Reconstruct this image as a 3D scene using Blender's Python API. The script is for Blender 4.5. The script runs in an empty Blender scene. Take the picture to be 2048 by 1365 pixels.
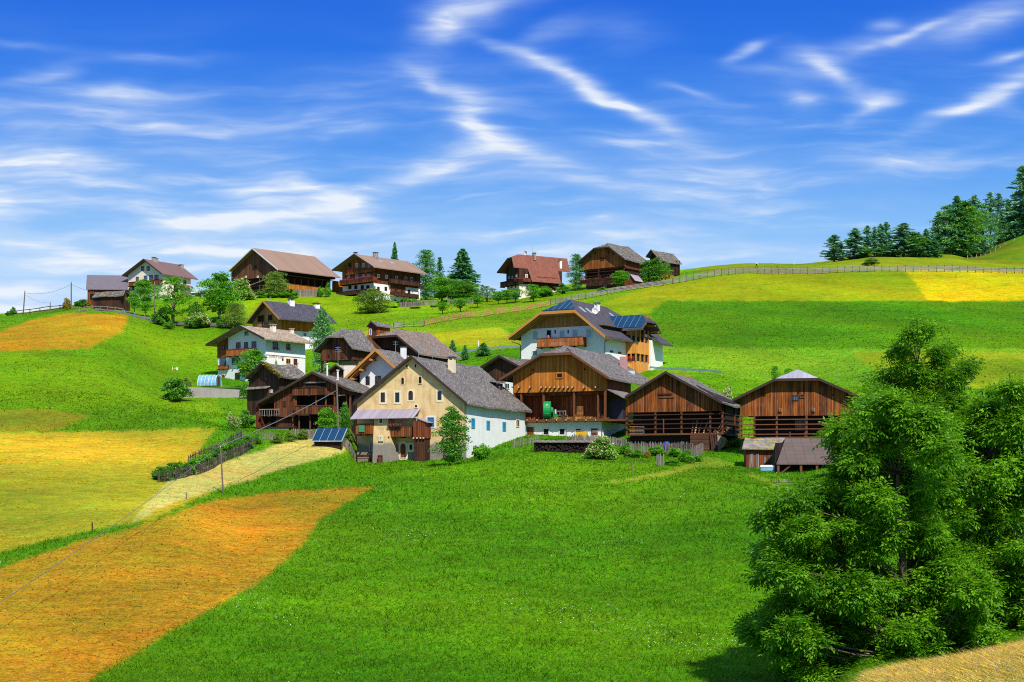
import bpy, bmesh, math, random
import numpy as np
from mathutils import Vector
R = math.radians
rng = np.random.default_rng(11); random.seed(11)
F = 3400.0; HX = 1024.0; HY = 985.0          # focal length and principal point in photo pixels (2048 wide)
sc = bpy.context.scene; COL = sc.collection

def at(px, py, D):
    return Vector(((px-HX)/F*D, D, (HY-py)/F*D))
def lin(c):
    f = lambda v: v/12.92 if v <= .04045 else ((v+.055)/1.055)**2.4
    return tuple(f(v/255) for v in c)
def rgb(r, g, b, k=1.0):
    return tuple(v*k for v in lin((r, g, b)))

# ------------------------------------------------------------------ nodes
class NT:
    def __init__(s, tree): s.t = tree; s.n = tree.nodes; s.l = tree.links
    def new(s, typ, **kw):
        n = s.n.new(typ)
        for k, v in kw.items(): setattr(n, k, v)
        return n
    def put(s, sock, v):
        if isinstance(v, bpy.types.NodeSocket): s.l.new(v, sock)
        elif v is not None:
            if sock.type == 'RGBA' and len(v) == 3: v = (*v, 1)
            sock.default_value = v
    def m(s, op, a, b=None, c=None, clamp=False):
        n = s.new('ShaderNodeMath', operation=op, use_clamp=clamp)
        s.put(n.inputs[0], a)
        if b is not None: s.put(n.inputs[1], b)
        if c is not None: s.put(n.inputs[2], c)
        return n.outputs[0]
    def mix(s, f, a, b, blend='MIX'):
        n = s.new('ShaderNodeMix', data_type='RGBA', blend_type=blend)
        s.put(n.inputs['Factor'], f); s.put(n.inputs[6], a); s.put(n.inputs[7], b)
        return n.outputs[2]
    def xyz(s, x, y, z):
        n = s.new('ShaderNodeCombineXYZ')
        for i, v in enumerate((x, y, z)): s.put(n.inputs[i], v)
        return n.outputs[0]
    def sep(s, v):
        n = s.new('ShaderNodeSeparateXYZ'); s.put(n.inputs[0], v); return n.outputs
    def noise(s, vec, scale=1., detail=2., rough=.5, out=0):
        n = s.new('ShaderNodeTexNoise'); s.put(n.inputs['Vector'], vec)
        n.inputs['Scale'].default_value = scale; n.inputs['Detail'].default_value = detail; n.inputs['Roughness'].default_value = rough
        return n.outputs[out]
    def white(s, vec):
        n = s.new('ShaderNodeTexWhiteNoise', noise_dimensions='3D'); s.put(n.inputs['Vector'], vec); return n.outputs[0]
    def rng(s, v, a, b, c=0., d=1., smooth=False):
        n = s.new('ShaderNodeMapRange', interpolation_type='SMOOTHSTEP' if smooth else 'LINEAR'); s.put(n.inputs[0], v)
        for i, q in enumerate((a, b, c, d)): n.inputs[i+1].default_value = q
        return n.outputs[0]
    def ramp(s, f, stops):
        n = s.new('ShaderNodeValToRGB'); s.put(n.inputs[0], f); e = n.color_ramp.elements
        while len(e) < len(stops): e.new(.5)
        for q, (p, c) in zip(e, stops): q.position = p; q.color = (*c, 1)
        return n.outputs[0]
    def obj(s): return s.new('ShaderNodeTexCoord').outputs['Object']
    def attr(s, name): return s.new('ShaderNodeAttribute', attribute_name=name)
    def bump(s, h, strength=.3, dist=.05):
        n = s.new('ShaderNodeBump'); s.put(n.inputs['Height'], h)
        n.inputs['Strength'].default_value = strength; n.inputs['Distance'].default_value = dist
        return n.outputs[0]

def newmat(name):
    m = bpy.data.materials.new(name); m.use_nodes = True
    t = NT(m.node_tree); b = t.n['Principled BSDF']
    b.inputs['Specular IOR Level'].default_value = .25
    return m, t, b
def m_plain(name, col, rough=.7, var=.12, scale=2., metal=0., spec=.25):
    m, t, b = newmat(name)
    n = t.noise(t.obj(), scale, 4, .6)
    c = t.mix(n, tuple(v*(1-var*2) for v in col), tuple(v*(1+var) for v in col))
    t.put(b.inputs['Base Color'], c)
    b.inputs['Roughness'].default_value = rough; b.inputs['Metallic'].default_value = metal; b.inputs['Specular IOR Level'].default_value = spec
    return m
def m_wood(name, dark, light, w=.26, horiz=False, grey=.25, gap=.3):
    m, t, b = newmat(name); x, y, z = t.sep(t.obj())
    u = t.m('ADD', x, y); v = z
    if horiz: u, v = v, u
    q = t.m('DIVIDE', u, w); i = t.m('FLOOR', q); fr = t.m('FRACT', q)
    wn = t.white(t.xyz(i, 3.3, 1.7))
    n1 = t.noise(t.xyz(t.m('MULTIPLY', u, 7.), t.m('MULTIPLY', v, .55), t.m('MULTIPLY', i, 5.3)), 1., 4, .65)
    n2 = t.noise(t.xyz(t.m('MULTIPLY', u, .5), t.m('MULTIPLY', v, .35), 2.), 1., 3, .6)
    f = t.m('ADD', t.m('MULTIPLY', wn, .55), t.m('ADD', t.m('MULTIPLY', t.m('SUBTRACT', n1, .5), 1.5), t.m('MULTIPLY', t.m('SUBTRACT', n2, .38), .9)), clamp=True)
    c = t.mix(f, dark, light)
    g = sum(light)/3
    c = t.mix(t.m('MULTIPLY', t.rng(n2, .5, .75), grey), c, (g*.62, g*.56, g*.53))
    edge = t.rng(t.m('ABSOLUTE', t.m('SUBTRACT', fr, .5)), .36, .48, 1., gap)
    c = t.mix(1., c, t.xyz(edge, edge, edge), 'MULTIPLY')
    t.put(b.inputs['Base Color'], c); b.inputs['Roughness'].default_value = .82
    t.put(b.inputs['Normal'], t.bump(t.m('ADD', edge, t.m('MULTIPLY', n1, .4)), .6, .03))
    return m
def m_shingle(name, c1, c2, c3, row=.17, col=.17, moss=None, mossf=.5):
    m, t, b = newmat(name); x, y, z = t.sep(t.obj())
    wob = t.noise(t.obj(), .5, 2)
    q = t.m('DIVIDE', t.m('ADD', z, t.m('MULTIPLY', wob, .15)), row); r = t.m('FLOOR', q); fr = t.m('FRACT', q)
    u = t.m('ADD', t.m('DIVIDE', t.m('ADD', x, y), col), t.m('MULTIPLY', t.white(t.xyz(r, 1.1, 9.)), 3.))
    cc = t.m('FLOOR', u)
    wn = t.white(t.xyz(r, cc, 4.2)); w2 = t.white(t.xyz(cc, r, 8.8))
    n = t.noise(t.xyz(t.m('MULTIPLY', x, 1.2), t.m('MULTIPLY', y, 1.2), t.m('MULTIPLY', z, .6)), .6, 4, .65)
    n3 = t.noise(t.xyz(t.m('MULTIPLY', t.m('ADD', x, y), 6.), 0., t.m('MULTIPLY', z, 3.2)), 1., 4, .75)
    f = t.m('ADD', t.m('MULTIPLY', wn, .5), t.m('ADD', t.m('MULTIPLY', t.m('SUBTRACT', n, .5), 1.1), t.m('MULTIPLY', t.m('SUBTRACT', n3, .34), 1.7)), clamp=True)
    c = t.mix(f, c1, c2)
    c = t.mix(t.m('MULTIPLY', t.m('GREATER_THAN', w2, .86), .35), c, c3)
    line = t.rng(fr, .0, .22, .45, 1.)
    gapv = t.rng(t.m('FRACT', u), .0, .14, .6, 1.)
    e = t.m('MULTIPLY', line, gapv)
    c = t.mix(1., c, t.xyz(e, e, e), 'MULTIPLY')
    if moss:
        nm = t.noise(t.obj(), .9, 5, .7)
        c = t.mix(t.m('MULTIPLY', t.rng(nm, .62-.25*mossf, .72-.2*mossf), .85), c, moss)
    t.put(b.inputs['Base Color'], c); b.inputs['Roughness'].default_value = .85
    t.put(b.inputs['Normal'], t.bump(t.m('ADD', t.m('MULTIPLY', fr, -1.), t.m('MULTIPLY', wn, .7)), .8, .05))
    return m
def m_sheet(name, col, seam=.5, along='y', rough=.5, var=.12, cross=0):
    m, t, b = newmat(name); x, y, z = t.sep(t.obj())
    u = y if along == 'y' else x
    fr = t.m('FRACT', t.m('DIVIDE', u, seam)); i = t.m('FLOOR', t.m('DIVIDE', u, seam))
    wn = t.white(t.xyz(i, t.m('FLOOR', t.m('DIVIDE', z, cross or 50.)), 2.))
    n = t.noise(t.obj(), .35, 4, .6)
    f = t.m('ADD', t.m('MULTIPLY', wn, .5), t.m('MULTIPLY', n, .6), clamp=True)
    c = t.mix(f, tuple(v*(1-2*var) for v in col), tuple(v*(1+2*var) for v in col))
    e = t.rng(fr, 0, .09, .55, 1.)
    if cross: e = t.m('MULTIPLY', e, t.rng(t.m('FRACT', t.m('DIVIDE', z, cross)), 0, .1, .6, 1.))
    c = t.mix(1., c, t.xyz(e, e, e), 'MULTIPLY')
    t.put(b.inputs['Base Color'], c); b.inputs['Roughness'].default_value = rough
    return m
def m_plaster(name, col, stain, amt=.35, patch=None, pf=.0, low=None):
    m, t, b = newmat(name); P = t.obj(); x, y, z = t.sep(P)
    n = t.noise(P, .8, 5, .65); n2 = t.noise(t.xyz(t.m('MULTIPLY', t.m('ADD', x, y), 1.6), 0., t.m('MULTIPLY', z, .35)), 1., 4, .6)
    c = t.mix(t.m('MULTIPLY', t.rng(n, .45, .8), amt), col, stain)
    c = t.mix(t.m('MULTIPLY', t.rng(n2, .52, .8), amt*.9), c, stain)
    n3 = t.noise(P, 6., 4, .7)
    c = t.mix(t.m('MULTIPLY', t.rng(n3, .5, .8), amt*.5), c, tuple(v*.62 for v in col))
    if patch:
        n4 = t.noise(P, .42, 5, .75)
        c = t.mix(t.rng(n4, .7-pf, .76-pf), c, patch)
    if low:   # a rendered base course that has lost its plaster
        zl, lc = low
        k = t.rng(t.m('ADD', z, t.m('MULTIPLY', t.noise(P, .6, 4), 1.5)), zl+.4, zl+.8, 1., 0.)
        c = t.mix(k, c, t.mix(t.noise(P, 3., 5, .8), tuple(v*.45 for v in lc), tuple(v*1.4 for v in lc)))
    t.put(b.inputs['Base Color'], c); b.inputs['Roughness'].default_value = .9
    t.put(b.inputs['Normal'], t.bump(t.m('ADD', n3, n), .35, .05))
    return m
def m_glass(name, col=(.01, .014, .02), rough=.08):
    m, t, b = newmat(name); n = t.noise(t.obj(), 1.3, 2)
    t.put(b.inputs['Base Color'], t.mix(n, tuple(v*.5 for v in col), tuple(v*1.6 for v in col)))
    b.inputs['Roughness'].default_value = rough; b.inputs['Specular IOR Level'].default_value = .6
    return m
def m_leaf(name, c1, c2, trans=.3, rough=.55):
    m, t, b = newmat(name)
    f = t.attr('tint').outputs['Fac']
    c = t.mix(f, c1, c2)
    t.put(b.inputs['Base Color'], c); b.inputs['Roughness'].default_value = rough; b.inputs['Specular IOR Level'].default_value = .2
    tr = t.new('ShaderNodeBsdfTranslucent'); t.put(tr.inputs[0], t.mix(.5, c, (c2[0]*1.5, c2[1]*1.4, c2[2]*.6)))
    mx = t.new('ShaderNodeMixShader'); mx.inputs[0].default_value = trans
    t.l.new(b.outputs[0], mx.inputs[1]); t.l.new(tr.outputs[0], mx.inputs[2])
    t.l.new(mx.outputs[0], t.n['Material Output'].inputs[0])
    return m
def m_vcol(name, attr, trans=.25):
    m, t, b = newmat(name); c = t.attr(attr).outputs['Color']
    t.put(b.inputs['Base Color'], c); b.inputs['Roughness'].default_value = .7; b.inputs['Specular IOR Level'].default_value = .1
    tr = t.new('ShaderNodeBsdfTranslucent'); t.put(tr.inputs[0], c)
    mx = t.new('ShaderNodeMixShader'); mx.inputs[0].default_value = trans
    t.l.new(b.outputs[0], mx.inputs[1]); t.l.new(tr.outputs[0], mx.inputs[2])
    t.l.new(mx.outputs[0], t.n['Material Output'].inputs[0])
    return m

# ------------------------------------------------------------------ mesh builders
def link(o, parent=None):
    COL.objects.link(o)
    if parent is not None: o.parent = parent
    return o
def npmesh(name, verts, faces4=None, faces3=None, mat=None, parent=None, tint=None, col=None, smooth=False):
    """Fast mesh from numpy arrays."""
    me = bpy.data.meshes.new(name)
    verts = np.asarray(verts, np.float32).reshape(-1, 3)
    f4 = np.zeros((0, 4), np.int32) if faces4 is None else np.asarray(faces4, np.int32)
    f3 = np.zeros((0, 3), np.int32) if faces3 is None else np.asarray(faces3, np.int32)
    me.vertices.add(len(verts)); me.vertices.foreach_set('co', verts.ravel())
    nl = f4.size+f3.size; me.loops.add(nl)
    me.loops.foreach_set('vertex_index', np.concatenate([f4.ravel(), f3.ravel()]))
    me.polygons.add(len(f4)+len(f3))
    st = np.concatenate([np.arange(len(f4))*4, f4.size+np.arange(len(f3))*3]).astype(np.int32)
    me.polygons.foreach_set('loop_start', st)
    if tint is not None:
        a = me.attributes.new('tint', 'FLOAT', 'FACE'); a.data.foreach_set('value', np.asarray(tint, np.float32))
    if col is not None:
        dom = 'POINT' if len(col) == len(verts) else 'FACE'
        a = me.attributes.new('col', 'FLOAT_COLOR', dom)
        c4 = np.ones((len(col), 4), np.float32); c4[:, :3] = col
        a.data.foreach_set('color', c4.ravel())
    if smooth: me.polygons.foreach_set('use_smooth', np.ones(len(me.polygons), bool))
    me.update(calc_edges=True); me.validate()
    if mat: me.materials.append(mat)
    return link(bpy.data.objects.new(name, me), parent)

class MB:
    def __init__(s): s.v = []; s.f = []; s.pc = []
    def pts(s, p): b = len(s.v); s.v += [tuple(q) for q in p]; return b
    def hexa(s, p):   # 8 points: bottom 4, top 4
        s.pc.append((len(s.v), len(s.f))); b = s.pts(p); s.f += [tuple(b+i for i in q) for q in ((3, 2, 1, 0), (4, 5, 6, 7), (0, 1, 5, 4), (1, 2, 6, 5), (2, 3, 7, 6), (3, 0, 4, 7))]
        return s
    def box(s, x0, x1, y0, y1, z0, z1):
        return s.hexa([(x0, y0, z0), (x1, y0, z0), (x1, y1, z0), (x0, y1, z0), (x0, y0, z1), (x1, y0, z1), (x1, y1, z1), (x0, y1, z1)])
    def beam(s, p, q, w, h=None):
        p = Vector(p); q = Vector(q); h = h or w; d = (q-p).normalized()
        up = Vector((0, 0, 1)) if abs(d.z) < .9 else Vector((0, 1, 0))
        a = d.cross(up).normalized()*w/2; b = d.cross(a).normalized()*h/2
        return s.hexa([p-a-b, p+a-b, p+a+b, p-a+b, q-a-b, q+a-b, q+a+b, q-a+b])
    def tube(s, path, rad, n=6, caps=True):
        s.pc.append((len(s.v), len(s.f))); path = [Vector(p) for p in path]; rings = []
        if not hasattr(rad, '__len__'): rad = [rad]*len(path)
        for i, p in enumerate(path):
            d = (path[min(i+1, len(path)-1)]-path[max(i-1, 0)]).normalized()
            up = Vector((0, 0, 1)) if abs(d.z) < .9 else Vector((1, 0, 0))
            a = d.cross(up).normalized(); b = d.cross(a)
            rings.append(s.pts([p+(a*math.cos(t)+b*math.sin(t))*rad[i] for t in (2*math.pi*k/n for k in range(n))]))
        for r0, r1 in zip(rings, rings[1:]):
            for k in range(n): s.f.append((r0+k, r0+(k+1) % n, r1+(k+1) % n, r1+k))
        if caps: s.f += [tuple(rings[0]+k for k in range(n))[::-1], tuple(rings[-1]+k for k in range(n))]
        return s
    def prism(s, poly, mapf, a, b):   # poly of (u,z); mapf(u,v,z) -> xyz, extruded v = a..b
        n = len(poly); b0 = s.pts([mapf(u, a, z) for u, z in poly]); b1 = s.pts([mapf(u, b, z) for u, z in poly])
        s.f += [tuple(range(b0, b0+n)), tuple(range(b1+n-1, b1-1, -1))]
        for k in range(n): s.f.append((b0+k, b0+(k+1) % n, b1+(k+1) % n, b1+k))
        return s
    def build(s, name, mat, parent=None, smooth=False, bevel=0, loc=None, sub=0, jit=0):
        me = bpy.data.meshes.new(name); bm = bmesh.new()
        vs = [bm.verts.new(v) for v in s.v]
        for f in s.f:
            try: bm.faces.new([vs[i] for i in f])
            except ValueError: pass
        bmesh.ops.recalc_face_normals(bm, faces=bm.faces)
        if sub:
            bmesh.ops.subdivide_edges(bm, edges=bm.edges, cuts=sub, use_grid_fill=True)
            ys = [v.co.y for v in bm.verts]; y0, y1 = min(ys), max(ys)
            for v in bm.verts: v.co.z += -.13*math.sin(math.pi*(v.co.y-y0)/max(.1, y1-y0))*(1 if jit > 0 else 0)+jit*1.1*math.sin(v.co.x*1.3+v.co.y*.8)
            for v in bm.verts: v.co.z += random.uniform(-jit, jit); v.co.x += random.uniform(-jit, jit)*.6; v.co.y += random.uniform(-jit, jit)*.6
        bm.to_mesh(me); bm.free()
        if smooth:
            for p in me.polygons: p.use_smooth = True
        if mat: me.materials.append(mat)
        o = bpy.data.objects.new(name, me)
        if loc is not None: o.location = loc
        if bevel:
            b = o.modifiers.new('bevel', 'BEVEL'); b.width = bevel; b.segments = 2; b.limit_method = 'ANGLE'
        return link(o, parent)

def each(m, name, mat, parent=None, **kw):
    """Every box, beam or tube of the builder as an object of its own."""
    out = []
    for (v0, f0), (v1, f1) in zip(m.pc, m.pc[1:]+[(len(m.v), len(m.f))]):
        q = MB(); q.v = m.v[v0:v1]; q.f = [tuple(i-v0 for i in f) for f in m.f[f0:f1]]; out.append(q.build(name, mat, parent, **kw))
    return out
def tag(o, label=None, cat=None, group=None, kind=None):
    for k, v in (('label', label), ('category', cat), ('group', group), ('kind', kind)):
        if v: o[k] = v
    return o
def empty(name, loc, label, cat, group=None, rz=0):
    o = bpy.data.objects.new(name, None); o.empty_display_size = .3
    o.location = loc; o.rotation_euler = (0, 0, rz); link(o)
    return tag(o, label, cat, group)

# ------------------------------------------------------------------ terrain
near = [(3, 'z', -1.7), (10, 'z', -2.0), (25, 'z', -4.6), (45, 'z', -8.3), (62, 'z', -9.4)]
def nearm(yc):
    zc = (HY-yc)/F*24
    return [(3, 'z', -1.7), (10, 'z', -1.78), (18, 'z', zc*.9), (24, 'z', zc), (31, 'z', zc-1.4), (45, 'z', zc-5.2), (60, 'z', zc-5.6)]
TC = {
 0: near+[(80,1365),(100,1215),(118,1130),(124,1105),(150,1000),(200,868),(225,815),(280,700),(330,655),(370,640),(390,632),(450,640)],
 200: near+[(80,1365),(100,1215),(130,1062),(150,1000),(205,865),(235,800),(285,700),(330,640),(350,622),(385,612),(400,606),(460,614)],
 350: near+[(80,1365),(100,1225),(140,1030),(165,965),(205,858),(262,798),(285,762),(330,670),(352,642),(375,612),(390,598),(440,589),(480,594)],
 500: near+[(80,1365),(100,1230),(140,1060),(165,985),(190,915),(205,872),(215,862),(262,797),(285,768),(320,690),(345,648),(375,615),(400,590),(440,580),(480,585)],
 650: near+[(80,1365),(100,1225),(140,1060),(165,985),(185,925),(200,890),(215,862),(262,790),(285,760),(320,690),(345,655),(375,622),(400,592),(440,580),(480,586)],
 695: near+[(80,1365),(100,1224),(140,1056),(165,985),(187,930),(200,903),(207,892),(215,868),(262,790),(285,757),(320,686),(345,653),(375,620),(400,596),(440,584),(480,589)],
 716: near+[(80,1365),(100,1223),(140,1055),(165,985),(190,946),(206,924),(213,902),(225,868),(262,790),(285,756),(315,688),(342,653),(375,620),(400,597),(440,586),(480,590)],
 800: near+[(80,1365),(100,1222),(140,1050),(165,985),(195,935),(205,921),(225,865),(262,790),(285,750),(310,690),(330,652),(385,618),(402,608),(440,594),(490,597)],
 950: near+[(80,1365),(100,1220),(140,1045),(165,978),(195,922),(205,905),(225,855),(262,765),(290,705),(320,660),(350,630),(385,612),(405,605),(440,600),(490,606)],
 1100: near+[(80,1365),(100,1220),(140,1040),(165,965),(190,912),(205,886),(215,875),(250,800),(275,725),(290,692),(330,640),(370,608),(400,590),(440,577),(480,580)],
 1300: near+[(80,1365),(100,1220),(140,1035),(165,960),(185,925),(198,905),(215,870),(245,790),(268,735),(300,672),(345,605),(385,574),(420,556),(440,551),(490,557)],
 1500: near+[(80,1365),(100,1215),(140,1020),(165,962),(185,932),(205,885),(245,775),(275,705),(310,650),(345,605),(385,549),(420,534),(450,531),(500,536)],
 1750: nearm(1350)+[(75,1310),(100,1170),(140,1010),(165,945),(190,895),(235,782),(275,695),(310,648),(345,604),(385,545),(415,526),(445,517),(500,517)],
 1900: nearm(1322)+[(75,1305),(100,1165),(140,1005),(165,940),(190,893),(235,782),(275,695),(310,648),(345,605),(385,546),(415,528),(445,518),(500,517)],
 1940: nearm(1315)+[(75,1304),(100,1164),(140,1004),(165,940),(190,893),(235,782),(275,695),(310,648),(345,605),(385,547),(415,530),(445,521),(500,516),(560,520)],
 2048: nearm(1292)+[(75,1300),(100,1160),(140,1000),(165,938),(190,892),(235,782),(275,696),(310,650),(345,606),(385,548),(415,535),(440,527),(500,476),(560,472)],
 2300: nearm(1240)+[(75,1290),(100,1155),(140,1000),(165,938),(190,892),(235,782),(275,696),(310,650),(345,606),(385,550),(415,540),(440,525),(500,420),(560,410)],
}
TC[-900] = TC[0]; TC[1600] = near+TC[1500][5:]; TC[2900] = TC[2300]
def pchip(x, y, xq):
    x = np.asarray(x, float); y = np.asarray(y, float); h = np.diff(x); d = np.diff(y, axis=0)/(h[:, None] if y.ndim > 1 else h)
    if y.ndim > 1: hh = h[:, None]
    else: hh = h
    m = np.zeros_like(y); m[0] = d[0]; m[-1] = d[-1]
    w1 = 2*hh[1:]+hh[:-1]; w2 = hh[1:]+2*hh[:-1]
    with np.errstate(divide='ignore', invalid='ignore'):
        mm = (w1+w2)/(w1/d[:-1]+w2/d[1:])
    m[1:-1] = np.where(d[:-1]*d[1:] > 0, mm, 0)
    i = np.clip(np.searchsorted(x, xq)-1, 0, len(h)-1)
    t = (xq-x[i])/h[i]
    if y.ndim > 1: t = t[:, None]; H = h[i][:, None]
    else: H = h[i]
    return (2*t**3-3*t**2+1)*y[i]+(t**3-2*t**2+t)*H*m[i]+(-2*t**3+3*t**2)*y[i+1]+(t**3-t**2)*H*m[i+1]
GD = np.concatenate([np.arange(3, 60, 1.2), np.arange(60, 150, .5), np.arange(150, 260, .65), np.arange(260, 450, .9),
                     np.arange(450, 600, 6), np.array([620, 700, 850, 1100, 1600, 2600, 4500, 9000])])
GX = np.concatenate([np.arange(-900, -120, 30), np.arange(-120, 2170, 3.), np.arange(2180, 2900, 30)])
xs = sorted(TC); rows = []
for xk in xs:
    D = []; Z = []
    for e in TC[xk]:
        D.append(e[0]); Z.append(e[2] if len(e) == 3 else (HY-e[1])/F*e[0])
    zl = Z[-1]; D += [620, 900, 1600, 4000, 9500]; Z += [zl-2, zl-16, zl-45, -60, -160]
    rows.append(pchip(D, Z, GD))
GZ = pchip(xs, np.array(rows), GX)            # (nx, nd) terrain height
_X = (GX[:, None]-HX)/F*GD[None]; _Y = np.repeat(GD[None], len(GX), 0)
bumps = np.zeros_like(GZ)
for k in range(26):
    lam = rng.uniform(2.5, 22); a = rng.uniform(0, 6.28); ph = rng.uniform(0, 6.28)
    bumps += np.sin((_X*np.cos(a)+_Y*np.sin(a))*6.283/lam+ph)*.0035*lam**.8
GZ = GZ+bumps*np.clip((_Y-26)/30, .06, 1)*np.clip((800-_Y)/300, 0, 1)
def gz(X, Y):
    px = np.asarray(HX+F*np.asarray(X)/np.asarray(Y), float); D = np.asarray(Y, float)
    i = np.clip(np.searchsorted(GX, px)-1, 0, len(GX)-2); j = np.clip(np.searchsorted(GD, D)-1, 0, len(GD)-2)
    a = np.clip((px-GX[i])/(GX[i+1]-GX[i]), 0, 1); b = np.clip((D-GD[j])/(GD[j+1]-GD[j]), 0, 1)
    return (GZ[i, j]*(1-a)+GZ[i+1, j]*a)*(1-b)+(GZ[i, j+1]*(1-a)+GZ[i+1, j+1]*a)*b
def gp(px, D):
    X = (px-HX)/F*D; return Vector((X, D, float(gz(X, D))))
_DS = np.arange(62, 470, .5)
def gpy(px, py, dmin=62):
    """The ground point seen at a pixel of the photograph."""
    ds = _DS[_DS >= dmin]; z = gz((px-HX)/F*ds, ds); y = HY-F*z/ds
    k = np.argmax(y <= py) if (y <= py).any() else np.argmin(y)
    return gp(px, float(ds[k]))

def inpoly(px, py, poly):
    r = np.zeros(px.shape, bool); n = len(poly)
    for i in range(n):
        x0, y0 = poly[i]; x1, y1 = poly[(i+1) % n]
        if y0 == y1: continue
        c = ((y0 > py) != (y1 > py)) & (px < (x1-x0)*(py-y0)/(y1-y0)+x0)
        r ^= c
    return r
# ------------------------------------------------------------------ materials
K = .74
def c(r, g, b, k=1.): return rgb(r, g, b, K*k)
M = {}
M['plaster_beige'] = m_plaster('plaster_beige', c(238,204,148), c(176,134,84), .8, c(208,196,178), .09, low=(2.2, c(150,140,128)))
M['plaster_white'] = m_plaster('plaster_white', c(246,244,240), c(220,216,208), .3)
M['plaster_old'] = m_plaster('plaster_old', c(246,245,242), c(214,208,200), .45, c(196,182,168), .0, low=(.25, c(200,185,165)))
M['plaster_cream'] = m_plaster('plaster_cream', c(248,232,210), c(222,205,180), .3)
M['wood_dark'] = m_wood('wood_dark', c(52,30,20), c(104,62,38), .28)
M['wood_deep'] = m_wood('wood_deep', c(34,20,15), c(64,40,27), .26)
M['wood_brown'] = m_wood('wood_brown', c(108,56,22), c(196,112,46), .26)
M['wood_red'] = m_wood('wood_red', c(90,40,20), c(158,80,40), .24)
M['wood_orange'] = m_wood('wood_orange', c(160,86,18), c(232,148,50), .19, grey=.15, gap=.3)
M['wood_honey'] = m_wood('wood_honey', c(222,138,50), c(252,184,96), .22, grey=0, gap=.55)
M['wood_tan'] = m_wood('wood_tan', c(164,108,56), c(212,152,90), .24, grey=.1, gap=.5)
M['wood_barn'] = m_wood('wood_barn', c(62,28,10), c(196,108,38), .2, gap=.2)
M['wood_grey'] = m_wood('wood_grey', c(110,98,92), c(168,156,148), .2, grey=.3)
M['wood_balcony'] = m_wood('wood_balcony', c(150,78,28), c(214,128,58), .2, grey=0, gap=.4)
M['wood_gable'] = m_wood('wood_gable', c(78,46,30), c(150,94,60), .3)
M['wood_loft'] = m_wood('wood_loft', c(120,56,26), c(196,104,52), .3)
M['wood_farm'] = m_wood('wood_farm', c(54,28,16), c(150,82,42), .22, gap=.22)
M['logs'] = m_wood('logs', c(78,48,34), c(128,84,60), .3, horiz=True, gap=.2)
M['logs_dark'] = m_wood('logs_dark', c(44,27,20), c(74,46,32), .3, horiz=True, gap=.15)
M['beam'] = m_plain('beam', c(120,72,42), .8, .25, 3)
M['beam_dark'] = m_plain('beam_dark', c(70,42,28), .8, .25, 3)
M['beam_honey'] = m_plain('beam_honey', c(206,140,66), .7, .12, 3)
M['beam_pale'] = m_plain('beam_pale', c(205,165,120), .8, .2, 3)
M['cut_end'] = m_plain('cut_end', c(225,195,160), .8, .15, 4)
M['shingle_grey'] = m_shingle('shingle_grey', c(70,64,62), c(140,130,124), c(184,174,166))
M['shingle_dark'] = m_shingle('shingle_dark', c(52,49,58), c(94,89,102), c(116,110,122))
M['shingle_old'] = m_shingle('shingle_old', c(66,60,56), c(130,120,112), c(176,166,154), .24, .3, moss=c(150,134,52), mossf=.2)
M['shingle_moss'] = m_shingle('shingle_moss', c(100,92,86), c(160,148,138), c(192,184,172), .2, .24, moss=c(158,146,52), mossf=.55)
M['shingle_brown'] = m_shingle('shingle_brown', c(100,84,76), c(156,134,120), c(182,160,144))
M['shingle_tan'] = m_shingle('shingle_tan', c(140,118,100), c(190,166,142), c(206,184,160), .3, .35)
M['tile_slate'] = m_shingle('tile_slate', c(66,60,66), c(92,84,92), c(100,92,100), .16, .3)
M['tile_red'] = m_shingle('tile_red', c(122,70,56), c(158,98,80), c(168,106,88), .17, .26)
M['sheet_brown'] = m_sheet('sheet_brown', c(150,120,102), 1.1, 'y', .7, .06)
M['sheet_mauve'] = m_sheet('sheet_mauve', c(122,92,88), .8, 'y', .6, .06)
M['sheet_greyblue'] = m_sheet('sheet_greyblue', c(112,102,110), .5, 'x', .6, .05, .5)
M['sheet_eternit'] = m_sheet('sheet_eternit', c(98,82,76), 1.0, 'x', .7, .08, .42)
M['wood_fence_dark'] = m_wood('wood_fence_dark', c(62,54,48), c(112,102,92), .2, grey=.3)
M['metal_hip'] = m_sheet('metal_hip', c(165,158,172), .55, 'x', .45, .12)
M['boards_silver'] = m_sheet('boards_silver', c(158,146,156), .32, 'x', .7, .16)
M['fascia_white'] = m_plain('fascia_white', c(225,225,225), .6, .05)
M['fascia_dark'] = m_plain('fascia_dark', c(66,48,42), .7, .15)
M['frame_white'] = m_plain('frame_white', c(235,232,226), .6, .05)
M['frame_brown'] = m_plain('frame_brown', c(110,62,42), .6, .1)
M['frame_dark'] = m_plain('frame_dark', c(58,38,30), .7, .1)
M['surround'] = m_plain('surround', c(244,226,190), .9, .1)
M['shutter_blue'] = m_plain('shutter_blue', c(60,160,200), .6, .15)
M['shutter_pale'] = m_plain('shutter_pale', c(178,198,206), .7, .06)
M['glass'] = m_glass('glass')
M['glass_blue'] = m_glass('glass_blue', (.03,.09,.16))
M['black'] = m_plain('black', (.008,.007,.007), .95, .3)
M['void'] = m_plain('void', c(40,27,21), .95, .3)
M['solar'] = m_plain('solar', c(26,64,98), .5, .15, .6, 0., .1)
M['alu_dark'] = m_plain('alu_dark', c(92,118,136), .5, .05)
M['alu'] = m_plain('alu', c(150,165,175), .4, .05)
M['metal_dark'] = m_plain('metal_dark', c(52,50,54), .5, .1)
M['galv'] = m_plain('galv', c(140,166,176), .45, .12, 1.5, .3)
M['pink'] = m_plain('pink', c(200,150,145), .8, .15)
M['stone'] = m_plaster('stone', c(170,158,146), c(110,102,94), .8, c(80,76,72), .12)
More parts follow.
